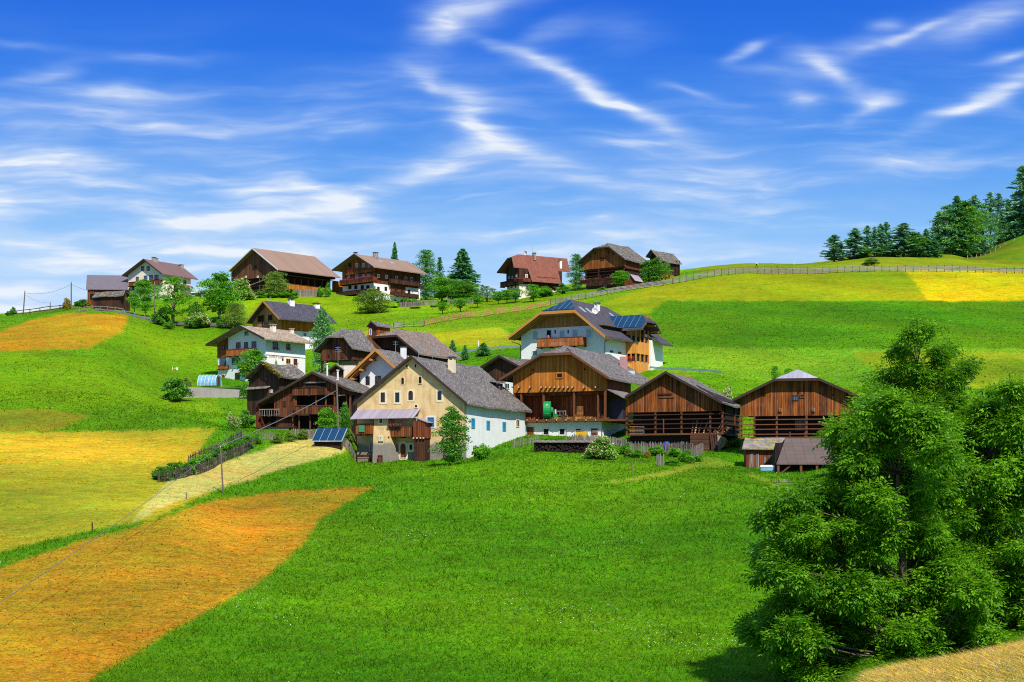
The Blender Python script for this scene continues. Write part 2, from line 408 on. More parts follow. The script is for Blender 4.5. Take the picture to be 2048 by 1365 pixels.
M['concrete'] = m_plaster('concrete', c(165,158,152), c(120,112,106), .5)
M['green_paint'] = m_plain('green_paint', c(20,150,75), .45, .06, 1.)
M['green_cloth'] = m_plain('green_cloth', c(60,150,105), .9, .08)
M['blue_paint'] = m_plain('blue_paint', c(25,70,190), .5, .05)
M['white_cloth'] = m_plain('white_cloth', c(240,242,246), .9, .05)
M['blue_cloth'] = m_plain('blue_cloth', c(30,110,215), .9, .08)
M['red_cloth'] = m_plain('red_cloth', c(205,30,25), .8, .08)
M['hay'] = m_plain('hay', c(206,168,82), .95, .35, 9.)
M['firewood'] = m_plain('firewood', c(150,108,76), .9, .45, 9.)
M['dark_net'] = m_plain('dark_net', c(66,62,76), .8, .3, 1.)
M['cable'] = m_plain('cable', c(120,118,124), .6, .05)
M['pole_wood'] = m_plain('pole_wood', c(122,108,98), .9, .25, 2.)
M['polytunnel'] = m_glass('polytunnel', c(120,170,190), .25)
M['lettering'] = m_plain('lettering', c(190,90,80), .8, .1)
M['skin'] = m_plain('skin', c(215,160,130), .6, .05)
M['hair'] = m_plain('hair', c(60,40,30), .8, .1)
M['navy'] = m_plain('navy', c(40,42,55), .9, .1)
M['asphalt'] = m_plain('asphalt', (.09,.09,.1), .9, .15, 1.)
M['flower_pink'] = m_leaf('flower_pink', c(205,40,100), c(235,90,150), .2)
M['flower_red'] = m_leaf('flower_red', c(190,25,25), c(225,60,40), .2)
M['flower_green'] = m_leaf('flower_green', c(40,90,25), c(80,130,40), .2)

# ------------------------------------------------------------------ houses
def clip(poly, z, keep_low):
    out = []
    for (u0, z0), (u1, z1) in zip(poly, poly[1:]+poly[:1]):
        i0 = (z0 <= z) if keep_low else (z0 >= z); i1 = (z1 <= z) if keep_low else (z1 >= z)
        if i0: out.append((u0, z0))
        if i0 != i1: t = (z-z0)/(z1-z0); out.append((u0+(u1-u0)*t, z))
    return out
class House:
    """Local frame: x along the gable (right = 0, left negative), y along the ridge away from the camera, z up, origin at the near corner."""
    def __init__(s, name, label, cat, cx, by, D, th, group=None):
        s.th = R(th); s.c = math.cos(s.th); s.s = math.sin(s.th); s.C = at(cx, by, D)
        s.e = empty(name, s.C, label, cat, group, -s.th); s.cx = cx
    def U(s, px, v=0.):
        k = (px-HX)/F; X = s.C.x+v*s.s; Y = s.C.y+v*s.c
        return (k*Y-X)/(s.c+k*s.s)
    def V(s, px, u=0.):
        k = (px-HX)/F; X = s.C.x+u*s.c; Y = s.C.y-u*s.s
        return (k*Y-X)/(s.s-k*s.c)
    def Z(s, py, u=0., v=0.):
        return (HY-py)/F*(s.C.y-u*s.s+v*s.c)-s.C.z
    def Fr(s, px, py, v=0.): u = s.U(px, v); return u, s.Z(py, u, v)
    def Sd(s, px, py, u=0.): v = s.V(px, u); return v, s.Z(py, u, v)
    def P(s, u, v, z): return Vector((s.C.x+u*s.c+v*s.s, s.C.y-u*s.s+v*s.c, s.C.z+z))
    # -- roof
    def roof(s, pts, ir, og, back, mat, t=.22, hip=None, hd=2.2, hipback=False, mat_hip=None, sub=0, jit=0., fascia=None, name='roof', ridge_dz=0.):
        q = [s.Fr(x, y, -og) for x, y in pts]
        if hip is not None:
            i, j = hip
            (a0, b0), (a1, b1) = q[i-1], q[i]; (a2, b2), (a3, b3) = q[j], q[j+1]
            m0 = (b1-b0)/(a1-a0); m1 = (b3-b2)/(a3-a2)
            ur = (b2-b1+m0*a1-m1*a2)/(m0-m1); zr = b1+m0*(ur-a1)
            s.zh = (b1+b2)/2; prof = q[:i]+[(ur, zr)]+q[j+1:]; ir = i
        else: prof = q; s.zh = None
        s.prof = prof; s.ir = ir; s.og = og; s.t = t; s.hd = hd
        ue, ze = prof[-1]
        s.v1 = back if back is not None and back < 200 else s.V(back-1000, ue)
        v0, v1 = -og, s.v1; ur, zr = prof[ir]
        top = []; hipf = []
        for i in range(len(prof)-1):
            (u0, z0), (u1, z1) = prof[i], prof[i+1]
            if hip is not None and i in (ir-1, ir):
                ul, zl = (u0, z0) if i == ir-1 else (u1, z1)
                k = (s.zh-zl)/(zr-zl); uh = ul+(ur-ul)*k
                poly = [(ul, v0, zl), (uh, v0, s.zh), (ur, v0+hd, zr)]
                poly += [(ur, v1-hd, zr), (uh, v1, s.zh), (ul, v1, zl)] if hipback else [(ur, v1, zr), (ul, v1, zl)]
                top.append(poly); hipf.append((uh, v0, s.zh))
            else: top.append([(u0, v0, z0), (u1, v0, z1), (u1, v1, z1), (u0, v1, z0)])
        m = MB(); s._slab(m, top, t)
        s.roof_o = m.build(name, mat, s.e, sub=sub, jit=jit)
        if hip is not None:
            tri = [hipf[0], hipf[1], (ur, v0+hd, zr)]
            mh = MB(); s._slab(mh, [tri], t)
            if hipback: s._slab(mh, [[(hipf[0][0], v1, s.zh), (ur, v1-hd, zr), (hipf[1][0], v1, s.zh)]], t)
            mh.build('hip', mat_hip or mat, s.roof_o if not sub else s.e, sub=sub, jit=jit)
        if fascia:
            fm = MB(); pr = prof
            if hip is not None: pr = prof[:ir]+[(hipf[0][0], s.zh), (hipf[1][0], s.zh)]+prof[ir+1:]
            for (u0, z0), (u1, z1) in zip(pr, pr[1:]):
                fm.hexa([(u0, v0-.07, z0-t-.07), (u1, v0-.07, z1-t-.07), (u1, v0-.004, z1-t-.07), (u0, v0-.004, z0-t-.07),
                         (u0, v0-.07, z0+.035), (u1, v0-.07, z1+.035), (u1, v0-.004, z1+.035), (u0, v0-.004, z0+.035)])
            fm.build('bargeboard', fascia, s.roof_o)
        return s.roof_o
    def _slab(s, m, top, t):
        cnt = {}
        for poly in top:
            b0 = m.pts(poly); b1 = m.pts([(x, y, z-t) for x, y, z in poly]); n = len(poly)
            m.f.append(tuple(range(b0, b0+n))); m.f.append(tuple(range(b1+n-1, b1-1, -1)))
            for k in range(n):
                p, q = poly[k], poly[(k+1) % n]
                key = tuple(sorted((tuple(round(w, 4) for w in p), tuple(round(w, 4) for w in q))))
                cnt.setdefault(key, []).append((b0+k, b0+(k+1) % n, b1+(k+1) % n, b1+k))
        for v in cnt.values():
            if len(v) == 1: m.f.append(v[0])
    def topz(s, u, v=0.):
        p = s.prof; z = None
        for (u0, z0), (u1, z1) in zip(p, p[1:]):
            if u0 <= u <= u1: z = z0+(z1-z0)*(u-u0)/(u1-u0); break
        if z is None: z = p[0][1] if u < p[0][0] else p[-1][1]
        if s.zh is not None: z = min(z, s.zh+(p[s.ir][1]-s.zh)*(v+s.og)/s.hd)
        return z-s.t-.01
    def wall(s, name, mat, uL, uR, z0, z1, v0, v1, parent=None, label=None):
        us = sorted({uL, uR, *[u for u, z in s.prof if uL < u < uR], *([u for u in np.linspace(uL, uR, 25)] if s.zh is not None else [])})
        poly = [(uL, z0), (uR, z0)]+[(u, max(s.topz(u, max(v0, 0)), z0+.02)) for u in reversed(us)]
        poly = clip(poly, z1, True)
        m = MB(); m.prism(poly, lambda u, v, z: (u, v, z), v0, v1)
        o = m.build(name, mat, s.e if parent is None else parent)
        if label: o['label'] = label
        return o
    def box(s, name, mat, x0, x1, y0, y1, z0, z1, parent=None, label=None):
        o = MB().box(x0, x1, y0, y1, z0, z1).build(name, mat, s.e if parent is None else parent)
        if label: o['label'] = label
        return o
    # -- things on a face: 'F' front gable (plane v=p, outwards -y) or 'S' right side (plane u=p, outwards +x)
    def mp(s, face, p):
        return (lambda a, o, z: (a, p-o, z)) if face == 'F' else (lambda a, o, z: (p+o, a, z))
    def pb(s, m, face, p, a0, a1, o0, o1, z0, z1):
        f = s.mp(face, p); a, b = f(a0, o0, z0), f(a1, o1, z1)
        return m.box(min(a[0], b[0]), max(a[0], b[0]), min(a[1], b[1]), max(a[1], b[1]), z0, z1)
    def rect(s, face, p, cx, cy, w, h):
        if face == 'F': a0, a1 = s.U(cx-w/2, p), s.U(cx+w/2, p); z0, z1 = s.Z(cy+h/2, (a0+a1)/2, p), s.Z(cy-h/2, (a0+a1)/2, p)
        else: a0, a1 = s.V(cx-w/2, p), s.V(cx+w/2, p); z0, z1 = s.Z(cy+h/2, p, (a0+a1)/2), s.Z(cy-h/2, p, (a0+a1)/2)
        return a0, a1, z0, z1
    def win(s, face, cx, cy, w, h, frame='frame_brown', pane='glass', p=0., ring=.09, bars=(1, 0), sur=None, surw=.18, arch=False, name='window', shut=None, depth=.07):
        a0, a1, z0, z1 = s.rect(face, p, cx, cy, w, h); par = s.e
        f = s.mp(face, p); am = (a0+a1)/2; hw = (a1-a0)/2
        if arch:
            zs = z1-hw*.95; arc = [(am+hw*math.cos(t), zs+(z1-zs)*math.sin(t)) for t in np.linspace(0, math.pi, 9)]
            outline = [(a1, z0)]+arc+[(a0, z0)]
        else: outline = [(a0, z0), (a1, z0), (a1, z1), (a0, z1)]
        cz = (z0+z1)/2
        def grow(k): return [(am+(a-am)*(1+k/hw), cz+(z-cz)*(1+k/((z1-z0)/2))) for a, z in outline]
        def ringm(o_in, o_out, out0, out1):
            m = MB(); n = len(o_in)
            A = m.pts([f(a, out1, z) for a, z in o_in]); B = m.pts([f(a, out1, z) for a, z in o_out])
            C_ = m.pts([f(a, out0, z) for a, z in o_in]); D_ = m.pts([f(a, out0, z) for a, z in o_out])
            for k in range(n):
                k2 = (k+1) % n; m.f += [(A+k, A+k2, B+k2, B+k), (B+k, B+k2, D_+k2, D_+k), (A+k, C_+k, C_+k2, A+k2), (C_+k, D_+k, D_+k2, C_+k2)]
            return m
        m = ringm(grow(-ring), grow(0), .0, depth)
        for k in range(bars[0]):
            x = a0+(a1-a0)*(k+1)/(bars[0]+1); s.pb(m, face, p, x-.03, x+.03, .021, depth-.02, z0+ring, z1-ring)
        for k in range(bars[1]):
            z = z0+(z1-z0)*(k+1)/(bars[1]+1); s.pb(m, face, p, a0+ring, a1-ring, .021, depth-.022, z-.025, z+.025)
        w_ = m.build(name, M[frame], par)
        pm = MB().prism(grow(-ring*.98), lambda a, o, z: f(a, o, z), .004, .02); pm.build('pane', M[pane], w_)
        if sur: ringm(grow(.003), grow(surw), .0, depth*.55).build('surround', M[sur], w_)
        if shut:
            sm = MB(); ww = (a1-a0)*.5
            for b0, b1 in ((a0-ww-.02, a0-.02), (a1+.02, a1+ww+.02)): s.pb(sm, face, p, b0, b1, .005, .06, z0-.02, z1+.02)
            sm.build('shutters', M[shut], w_)
        return w_
    def door(s, face, cx, cy, w, h, mat='wood_red', p=0., frame='frame_brown', arch=False, sur=None):
        return s.win(face, cx, cy, w, h, frame, mat, p, .08, (0, 0), sur, .2, arch, 'door')
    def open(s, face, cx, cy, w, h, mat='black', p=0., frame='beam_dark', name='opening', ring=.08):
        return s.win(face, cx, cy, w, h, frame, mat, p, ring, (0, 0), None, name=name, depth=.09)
    def balcony(s, face, x0, x1, yt, yb, depth, mat, p=0., gap=0., board=.14, rail='beam', slab='beam_dark', ends=True, flowers=None, posts=0, ptop=None):
        pp = p-depth if face == 'F' else p+depth
        if face == 'F': a0, a1 = s.U(x0, pp), s.U(x1, pp); z1, z0 = s.Z(yt, (a0+a1)/2, pp), s.Z(yb, (a0+a1)/2, pp)
        else: a0, a1 = s.V(x0, pp), s.V(x1, pp); z1, z0 = s.Z(yt, pp, (a0+a1)/2), s.Z(yb, pp, (a0+a1)/2)
        m = MB(); s.pb(m, face, p, a0, a1, .005, depth-.09, z0, z0+.14)
        n = max(2, int((a1-a0)/1.8))
        for k in range(n+1): x = a0+.08+(a1-a0-.16)*k/n; s.pb(m, face, p, x-.08, x+.08, .005, depth+.12, z0-.17, z0-.003)
        b = m.build('balcony', M[slab], s.e)
        m = MB(); x = a0; zz0, zz1 = z0-.05, z1
        while x < a1-.02: s.pb(m, face, p, x, min(x+board, a1), depth-.085, depth-.05+random.uniform(-.012, .012), zz0, zz1-random.uniform(0, .03)); x += board+gap+.004
        if ends:
            for xx in (a0, a1-.035):
                y = .02
                while y < depth-.1: s.pb(m, face, p, xx, xx+.035, y, min(y+board, depth-.09), zz0, zz1); y += board+gap+.004
        m.build('parapet', M[mat], b)
        m = MB(); s.pb(m, face, p, a0-.03, a1+.03, depth-.14, depth+.01, z1+.003, z1+.07)
        for k in range(posts):
            x = a0+.06+(a1-a0-.12)*k/(posts-1); s.pb(m, face, p, x-.06, x+.06, depth-.145, depth-.09, z0, (ptop if ptop is not None else z1+1.2))
        m.build('handrail', M[rail], b)
        if flowers:
            f = s.mp(face, p); fl = np.array([f(random.uniform(a0+.1, a1-.1), depth+random.uniform(-.05, .2), z1+random.uniform(-.12, .25)) for _ in range(int((a1-a0)*14))])
            leafmesh('flowers', fl, .13, M[flowers], b, per=5, spread=.1)['kind'] = 'stuff'
            fl = np.array([f(random.uniform(a0+.1, a1-.1), depth+random.uniform(0, .18), z1+random.uniform(-.2, .12)) for _ in range(int((a1-a0)*10))])
            leafmesh('leaves', fl, .13, M['flower_green'], b, per=5, spread=.1)
        return b
    def chimney(s, px, yt, wpx, u, mat='plaster_white', cap='metal_dark', legs=True, name='chimney', back=None):
        v = s.V(px, u) if back is None else back; zb = s.topz(u, 5.)+s.t-.35
        w = wpx/F*(s.C.y-u*s.s+v*s.c)/2; z1 = s.Z(yt, u, v)
        m = MB().box(u-w, u+w, v-w, v+w, zb, z1-.42 if legs else z1-.12)
        if legs:
            for a in (-1, 1):
                for b in (-1, 1): m.box(u+a*w*.72-.07, u+a*w*.72+.07, v+b*w*.72-.07, v+b*w*.72+.07, z1-.42, z1-.11)
        o = m.build(name, M[mat], s.roof_o)
        MB().box(u-w-.1, u+w+.1, v-w-.1, v+w+.1, z1-.108, z1).build('chimney_cap', M[cap], s.e).parent = o
        return o
    def post(s, m, face, p, px, yt, yb, o=.0, w=.16):
        if face == 'F': a = s.U(px, p); z1, z0 = s.Z(yt, a, p), s.Z(yb, a, p)
        else: a = s.V(px, p); z1, z0 = s.Z(yt, p, a), s.Z(yb, p, a)
        s.pb(m, face, p, a-w/2, a+w/2, o, o+w, z0, z1); return m
    def rails(s, m, face, p, x0, x1, ys, o=.05, w=.09, sag=0):
        for y in ys:
            if face == 'F': a0, a1 = s.U(x0, p), s.U(x1, p); z = s.Z(y, (a0+a1)/2, p)
            else: a0, a1 = s.V(x0, p), s.V(x1, p); z = s.Z(y, p, (a0+a1)/2)
            s.pb(m, face, p, a0, a1, o, o+w*.6, z-w/2, z+w/2)
    def ends(s, face, p, pxs, y, o=.35, w=.2, mat='cut_end', zd=0.):
        """Beam ends sticking out of a wall."""
        for x in pxs:
            if face == 'F': a = s.U(x, p); z = s.Z(y, a, p)
            else: a = s.V(x, p); z = s.Z(y, p, a)
            m = MB(); s.pb(m, face, p, a-w/2, a+w/2, .005, o, z-w/2, z+w/2)
            b = m.build('beam_end', M['beam'], s.e)
            m = MB(); s.pb(m, face, p, a-w/2+.01, a+w/2-.01, o+.001, o+.02, z-w/2+.01, z+w/2-.01); m.build('sawn_face', M[mat], b)

# ------------------------------------------------------------------ leaves
def leafmesh(name, centres, size, mat, parent, per=1, spread=0., up=.6, aspect=.45, droop=0., tint=None, seed=None):
    r = np.random.default_rng(seed if seed is not None else int(rng.integers(1e9)))
    P = np.repeat(np.asarray(centres, float), per, 0)
    if spread: P = P+r.normal(0, spread, P.shape)
    n = len(P)
    nrm = r.normal(0, 1, (n, 3)); nrm[:, 2] = np.abs(nrm[:, 2])+up; nrm /= np.linalg.norm(nrm, axis=1)[:, None]
    a = r.normal(0, 1, (n, 3)); a[:, 2] -= droop*2; a -= nrm*(a*nrm).sum(1)[:, None]; a /= np.linalg.norm(a, axis=1)[:, None]
    b = np.cross(nrm, a); sz = size*r.uniform(.6, 1.3, n)[:, None]
    V = np.stack([P-a*sz*.5, P+b*sz*aspect*.5+a*sz*.05, P+a*sz*.5, P-b*sz*aspect*.5+a*sz*.05], 1)
    f = np.arange(n*4).reshape(n, 4)
    tn = np.clip(r.normal(.5, .22, n), 0, 1) if tint is None else np.clip(np.repeat(tint, per)+r.normal(0, .16, n), 0, 1)
    return npmesh(name, V, faces4=f, mat=mat, parent=parent, tint=tn)
# ================================================================== the farm buildings, front to back
# ---- beige farmhouse
h = House('farmhouse', 'old beige plastered farmhouse with grey shingle roof and wooden porch balconies', 'house', 929, 921, 200, 23)
h.roof([(706.7,806),(821.5,711),(935,807)], 1, .55, 2064.6, M['shingle_grey'], t=.24, sub=5, jit=.035, fascia=M['fascia_dark'])
uL = h.U(714); L = h.V(1051); zb = -3.
h.wall('wall', M['plaster_beige'], uL, -.02, zb, 99, 0, .6)
h.wall('side_wall', M['plaster_old'], uL+.1, 0, zb, 99, .601, L, label='white side wall with a ragged base')
W_ = dict(frame='frame_dark', sur='surround', ring=.07)
for a in [(814.4,733,5,8),(831.4,732.3,5,8)]: h.win('F', *a, bars=(0,0), surw=.14, frame='surround', pane='black', ring=.05)
for a in [(805.5,762,7,15),(840.6,760.5,7.5,16)]: h.win('F', *a, arch=True, bars=(0,0), surw=.2, frame='surround', pane='black', ring=.05)
h.win('F', 821.7,791,8.5,18, arch=True, surw=.22, frame='frame_dark', sur='surround', ring=.07, bars=(1,0))
for a in [(766,795,8,19),(795,795,8,19),(879.4,791.5,7.5,17)]: h.win('F', *a, surw=.26, bars=(1,1), **W_)
h.win('F', 832.4,813,7,8, bars=(0,0), surw=.12, frame='surround', pane='black')
h.win('F', 862,844.7,13.5,19.5, frame='shutter_blue', pane='glass_blue', sur='frame_white', surw=.16)
h.win('F', 899,846,13,19.5, frame='shutter_blue', pane='glass_blue', sur='frame_white', surw=.16)
for a in [(946,847,7,20),(976,850.7,6.5,18),(1008,853.3,6.5,18)]: h.win('S', *a, frame='shutter_blue', pane='glass_blue', ring=.22)
h.win('S', 1035,847,7,15, frame='surround', pane='glass')
h.chimney(903.6, 714, 12, h.prof[1][0]+1.6, 'surround')
# eyebrow dormer
v = h.V(996, -3.2); z = h.topz(-3.2)+h.t
m = MB().box(-3.3, -2.75, v-.5, v+.5, z-.5, z+.42); d_ = m.build('dormer', M['shingle_grey'], h.roof_o)
MB().hexa([(-4.1,v-1.1,z+.62),(-2.5,v-1.1,z+.46),(-2.5,v+1.1,z+.46),(-4.1,v+1.1,z+.62),(-4.1,v-.7,z+.75),(-2.5,v-.8,z+.6),(-2.5,v+.8,z+.6),(-4.1,v+.7,z+.75)]).build('dormer_roof', M['shingle_grey'], h.e)
MB().box(-2.748, -2.73, v-.32, v+.32, z-.38, z+.3).build('dormer_opening', M['black'], h.e)
# porch: lean-to roof, buttress, two balconies, closed timber closet
zt = h.Z(818.5, -9); d = 1.9
a0, a1, b0, b1 = h.U(714), h.U(841), h.U(700, -d), h.U(827, -d); zr = h.Z(836.5, -9, -d)
m = MB().hexa([(b0,-d,zr-.07),(b1,-d,zr-.07),(a1,-.004,zt-.07),(a0,-.004,zt-.07),(b0,-d,zr),(b1,-d,zr),(a1,-.004,zt),(a0,-.004,zt)])
m.build('porch_roof', M['boards_silver'], h.e)
x0, x1 = h.U(747.5, -1.35), h.U(775.5, -1.35); x2 = h.U(790, -2.3); ztop = zr-.02
m = MB().hexa([(x0,-1.9,zb),(x2,-2.0,zb),(x2,-.01,zb),(x0,-.01,zb),(x0,-1.3,ztop),(x1,-1.3,ztop),(x1,-.01,ztop),(x0,-.01,ztop)])
m.build('buttress', M['plaster_beige'], h.e)
h.win('F', 762,842,5,9, p=-1.35, frame='frame_dark', sur='surround', bars=(0,0), surw=.15)
h.win('F', 762,876.5,4.5,7, p=-1.62, frame='surround', pane='black', bars=(0,0), sur='surround')
h.door('F', 760.5,919,9.5,16, 'wood_red', p=-1.9, frame='frame_dark')
h.balcony('F', 711,746.5,849,868, 1.45, 'wood_brown', gap=.02, posts=2, ptop=zr-.05)
h.balcony('F', 777,822.5,854,873, 1.45, 'wood_brown', gap=.05, posts=0)
x0, x1 = h.U(826, -1.6), h.U(850, -1.6); zm = h.Z(877, -6, -1.6)
m = MB().box(x0, x1, -1.6, -.01, zm, h.Z(843, -6, -1.6)); cl = m.build('closet', M['wood_red'], h.e)
MB().box(x0+.1, x1-.12, -1.5, -.01, zb, zm-.02).build('closet_base', M['wood_dark'], h.e)
zz = h.Z(833, -6, -1.6); MB().hexa([(x0-.05,-1.7,zz-.06),(x1+.3,-1.7,zz-.8),(x1+.3,-.02,zz-.8),(x0-.05,-.02,zz-.06),(x0-.05,-1.7,zz),(x1+.3,-1.7,zz-.72),(x1+.3,-.02,zz-.72),(x0-.05,-.02,zz)]).build('closet_roof', M['boards_silver'], h.e)
h.ends('F', -1.6, [828, 835, 842, 848], 876.5, .14, .2)
h.win('F', 743,893,8,18, frame='shutter_pale', pane='glass', ring=.1)
h.door('F', 806.5,901.5,13,31, 'wood_red', frame='surround', arch=True, sur='surround')
h.win('F', 822,895,8,13, frame='surround', pane='black', sur='surround', bars=(0,0))
m = MB()
for k in range(3): m.box(h.U(788)-.2, h.U(826), -2.5+.45*k, -.05, -1.2, -.12+.14*k-.3)
each(m, 'step', M['stone'], h.e)
m = MB().beam((h.U(716),-.02,h.Z(896,-12)),(h.U(712.5),-1.3,h.Z(868,-12)),.1).beam((h.U(790),-.02,h.Z(896,-8)),(h.U(786),-1.3,h.Z(873,-8)),.1); each(m, 'brace', M['beam_dark'], h.e)
beige = h
# things on it
def thing_on(h, name, label, cat, u, v, z, group=None):
    return empty(name, h.P(u, v, z), label, cat, group, -h.th)
a0, a1 = h.U(717.5,-1.5), h.U(729,-1.5); zc_ = h.Z(871-8, -11, -1.5)
g = tag(MB().box(a0, a1, -1.53, -1.505, h.Z(864,-11,-1.5), h.Z(850.5,-11,-1.5)).build('hung_cloth', M['green_cloth']), 'plain green cloth hung over the balcony rail of the beige farmhouse', 'cloth')
g.location = h.C; g.rotation_euler.z = -h.th
t_ = thing_on(h, 'flower_box', 'pink flowers along the right hand porch balcony of the beige farmhouse', 'flower box', h.U(776,-1.5), -1.55, h.Z(853.5,-8,-1.5))
n_ = h.U(803,-1.5)-h.U(776,-1.5)
MB().box(0, n_, -.12, .1, -.05, .14).build('box', M['beam_dark'], t_)
P_ = np.stack([rng.uniform(0,n_,40), rng.uniform(-.2,.15,40), rng.uniform(.12,.42,40)],1); leafmesh('flowers', P_, .15, M['flower_pink'], t_, 4, .08)
P_ = np.stack([rng.uniform(0,n_,40), rng.uniform(-.2,.15,40), rng.uniform(.0,.3,40)],1); leafmesh('leaves', P_, .15, M['flower_green'], t_, 4, .08)
def bench(p, rz, label, w=1.8, mat='wood_dark'):
    t = empty('bench', p, label, 'bench', None, rz)
    MB().box(-w/2, w/2, -.22, .2, .42, .48).build('seat', M[mat], t)
    MB().box(-w/2, w/2, .2, .25, .62, .9).build('backrest', M[mat], t)
    for x in (-w/2+.15, w/2-.15):
        MB().box(x-.05, x+.05, -.2, -.1, 0, .419).build('leg', M[mat], t); MB().box(x-.05, x+.05, .252, .32, 0, .9).build('leg', M[mat], t)
u_ = h.U(732); q = h.P(u_, -.9, 0); bench((q.x, q.y, gz(q.x, q.y)+.05), -h.th, 'dark wooden bench against the beige farmhouse wall below the green cloth', 2.1)

# ---- white house with honey coloured eaves, behind the farmhouse
h = House('house', 'white house with honey coloured bargeboards just behind the beige farmhouse', 'house', 800, 858, 224, 25)
h.roof([(681,764),(750.8,697.5),(815,757)], 1, 1.5, 1872, M['shingle_grey'], t=.3, fascia=M['beam_honey'])
uL = h.U(719.6); h.wall('wall', M['plaster_white'], uL, 0, -3, 99, 0, 11)
m = MB()
for (u0,z0),(u1,z1) in zip(h.prof, h.prof[1:]):
    for o in (.25,.6,.95,1.3): m.beam((u0+.2*(1 if u0<u1 and z0<z1 else 0),-1.5+o,z0-.42),(u1,-1.5+o,z1-.42),.1,.16)
each(m, 'rafter', M['beam_honey'], h.e)
for px, y in [(722,740),(704,758),(742,720)]:
    u, z = h.U(px,-1.2), h.Z(y,h.U(px,-1.2),-1.2); MB().beam((u,-1.45,z),(u,.0,z),.28,.24).build('purlin', M['beam_honey'], h.e)
h.win('F', 735.7,761.8,8,17, 'frame_dark', 'glass', sur='frame_white', surw=.12)
h.win('F', 756,762,11,19, 'frame_brown', 'glass', bars=(1,1))
h.chimney(807, 693, 9, h.prof[1][0]+.9, 'plaster_white', 'metal_dark', False)
# timber balconies to the left of the wall
for yt, yb in ((780,788),(817,834)):
    u0, u1 = h.U(698.5), h.U(719); z1, z0 = h.Z(yt,u0), h.Z(yb,u0)
    b = MB().box(u0, u1-.01, .2, 6, z0-.15, z0).build('balcony', M['beam'], h.e)
    m = MB(); x = u0
    while x < u1: m.box(x, min(x+.13, u1-.01), .16, .2, z0-.1, z1); x += .135
    y = .22
    while y < 6: m.box(u0, u0+.035, y, min(y+.13,6), z0-.1, z1); y += .135
    m.build('parapet', M['wood_orange'], b)
m = MB(); u = h.U(704.5)
m.box(u-.09, u+.09, .25, .43, -2, h.topz(u)); m.build('balcony_post', M['wood_orange'], h.e)
MB().box(h.U(698.5)+.1, h.U(719)-.02, 1.8, 6, -2, h.topz(h.U(699))).build('balcony_wall', M['wood_brown'], h.e)
g = tag(MB().box(h.U(702.5,-.1), h.U(717.8,-.1), .12, .15, h.Z(783.5,-8), h.Z(771.5,-8)).build('beach_towel', M['blue_cloth']), 'blue and white towel hung over the balcony of the house with honey coloured eaves', 'towel')
g.location = h.C; g.rotation_euler.z = -h.th
MB().box(h.U(705.5,-.1), h.U(713,-.1), .105, .118, h.Z(783.6,-8), h.Z(771.4,-8)).build('stripe', M['white_cloth'], g)

# ---- long dark timber farmhouse on the left
h = House('timber_farmhouse', 'long dark timber farmhouse with open galleries and a lopsided shingle roof', 'house', 700, 860, 214, 17)
h.roof([(511.5,806),(574,772),(624.3,743.5),(701,779.5)], 2, .7, 18, M['shingle_old'], t=.2, sub=4, jit=.03, fascia=M['fascia_dark'])
u0 = h.U(511); uA = h.U(548); zf1 = h.Z(833.5,-4.); zf0 = h.Z(788,-4.); zbm = h.Z(826,-5)
h.wall('core_wall', M['wood_deep'], u0+.05, -.05, -3, 99, 1.7, 12)
zlow = h.Z(828.5,-8)
h.wall('gable', M['wood_farm'], h.U(548), -.01, h.Z(790.5,-5), 99, 0, 1.69)
h.wall('plank_wall', M['wood_farm'], h.U(548), h.U(589.5), h.Z(834,-8), h.Z(790.4,-5), 0.02, 1.69)
h.wall('plank_wall', M['wood_farm'], h.U(548), h.U(589.5), -3, h.Z(834.3,-8), .6, 1.69)
h.wall('plank_wall', M['wood_red'], h.U(511.5), h.U(518), -3, h.Z(806,-11), 0.0, 1.69)
h.wall('porch_gable', M['wood_dark'], h.U(518.2), h.U(547.8), h.Z(806,-10), 99, .3, .6)
h.wall('corner_post', M['beam'], h.U(698), h.U(700.2), -3, h.Z(790,-0), 0.02, .4)
h.balcony('F', 584,653,776.5,790, .35, 'wood_farm', rail='beam_dark', p=0)
h.balcony('F', 588.5,673,812,828, .5, 'wood_farm', rail='beam', p=0.0, posts=0)
h.balcony('F', 518.5,558.5,819.5,832, .3, 'wood_grey', gap=.25, board=.08, p=0.0, rail='beam_pale')
h.open('F', 630.5,769.5,41,10, 'black'); m = MB(); h.rails(m,'F',0,608,653,[765.5],o=.1,w=.18); m.build('loose_beam', M['wood_grey'], h.e)
m = MB()
for px,yt,yb in [(591,791,812),(631,790,812),(650.5,790,812),(668,790,812),(692,790,812)]: h.post(m,'F',0,px,yt,yb,-.3,.18)
for px,yt,yb in [(585,828,862),(597,831,862),(619,831,862),(637,829,862),(551.5,806,832)]: h.post(m,'F',0,px,yt,yb,-.3,.16)
each(m, 'gallery_post', M['beam'], h.e)
m = MB(); h.rails(m,'F',0,596,619.5,[830.3],o=-.05,w=.16); h.rails(m,'F',0,678,691,[791],o=0,w=.16); each(m, 'lintel', M['beam_pale'], h.e)
h.win('F', 569.5,808,6,11, frame='frame_dark'); h.open('F', 571.3,786.3,3.5,3.5,'black')
h.box('upper_floor', M['beam_dark'], h.U(589.6), -.05, .03, 1.7, h.Z(829,-5), h.Z(827,-5))
m = MB().box(h.U(525), h.U(580), -.4, 1.6, -2.5, h.Z(865,-9)+.55); m.build('stone_base', M['stone'], h.e)
m = MB().box(h.U(516), h.U(590), -.55, .6, h.Z(865,-9)+.56, h.Z(865,-9)+.7); m.build('terrace', M['beam_dark'], h.e)
m = MB().tube([h.P(h.U(653.5),5,0)-h.C]*2, .01) if 0 else MB()
tim = h
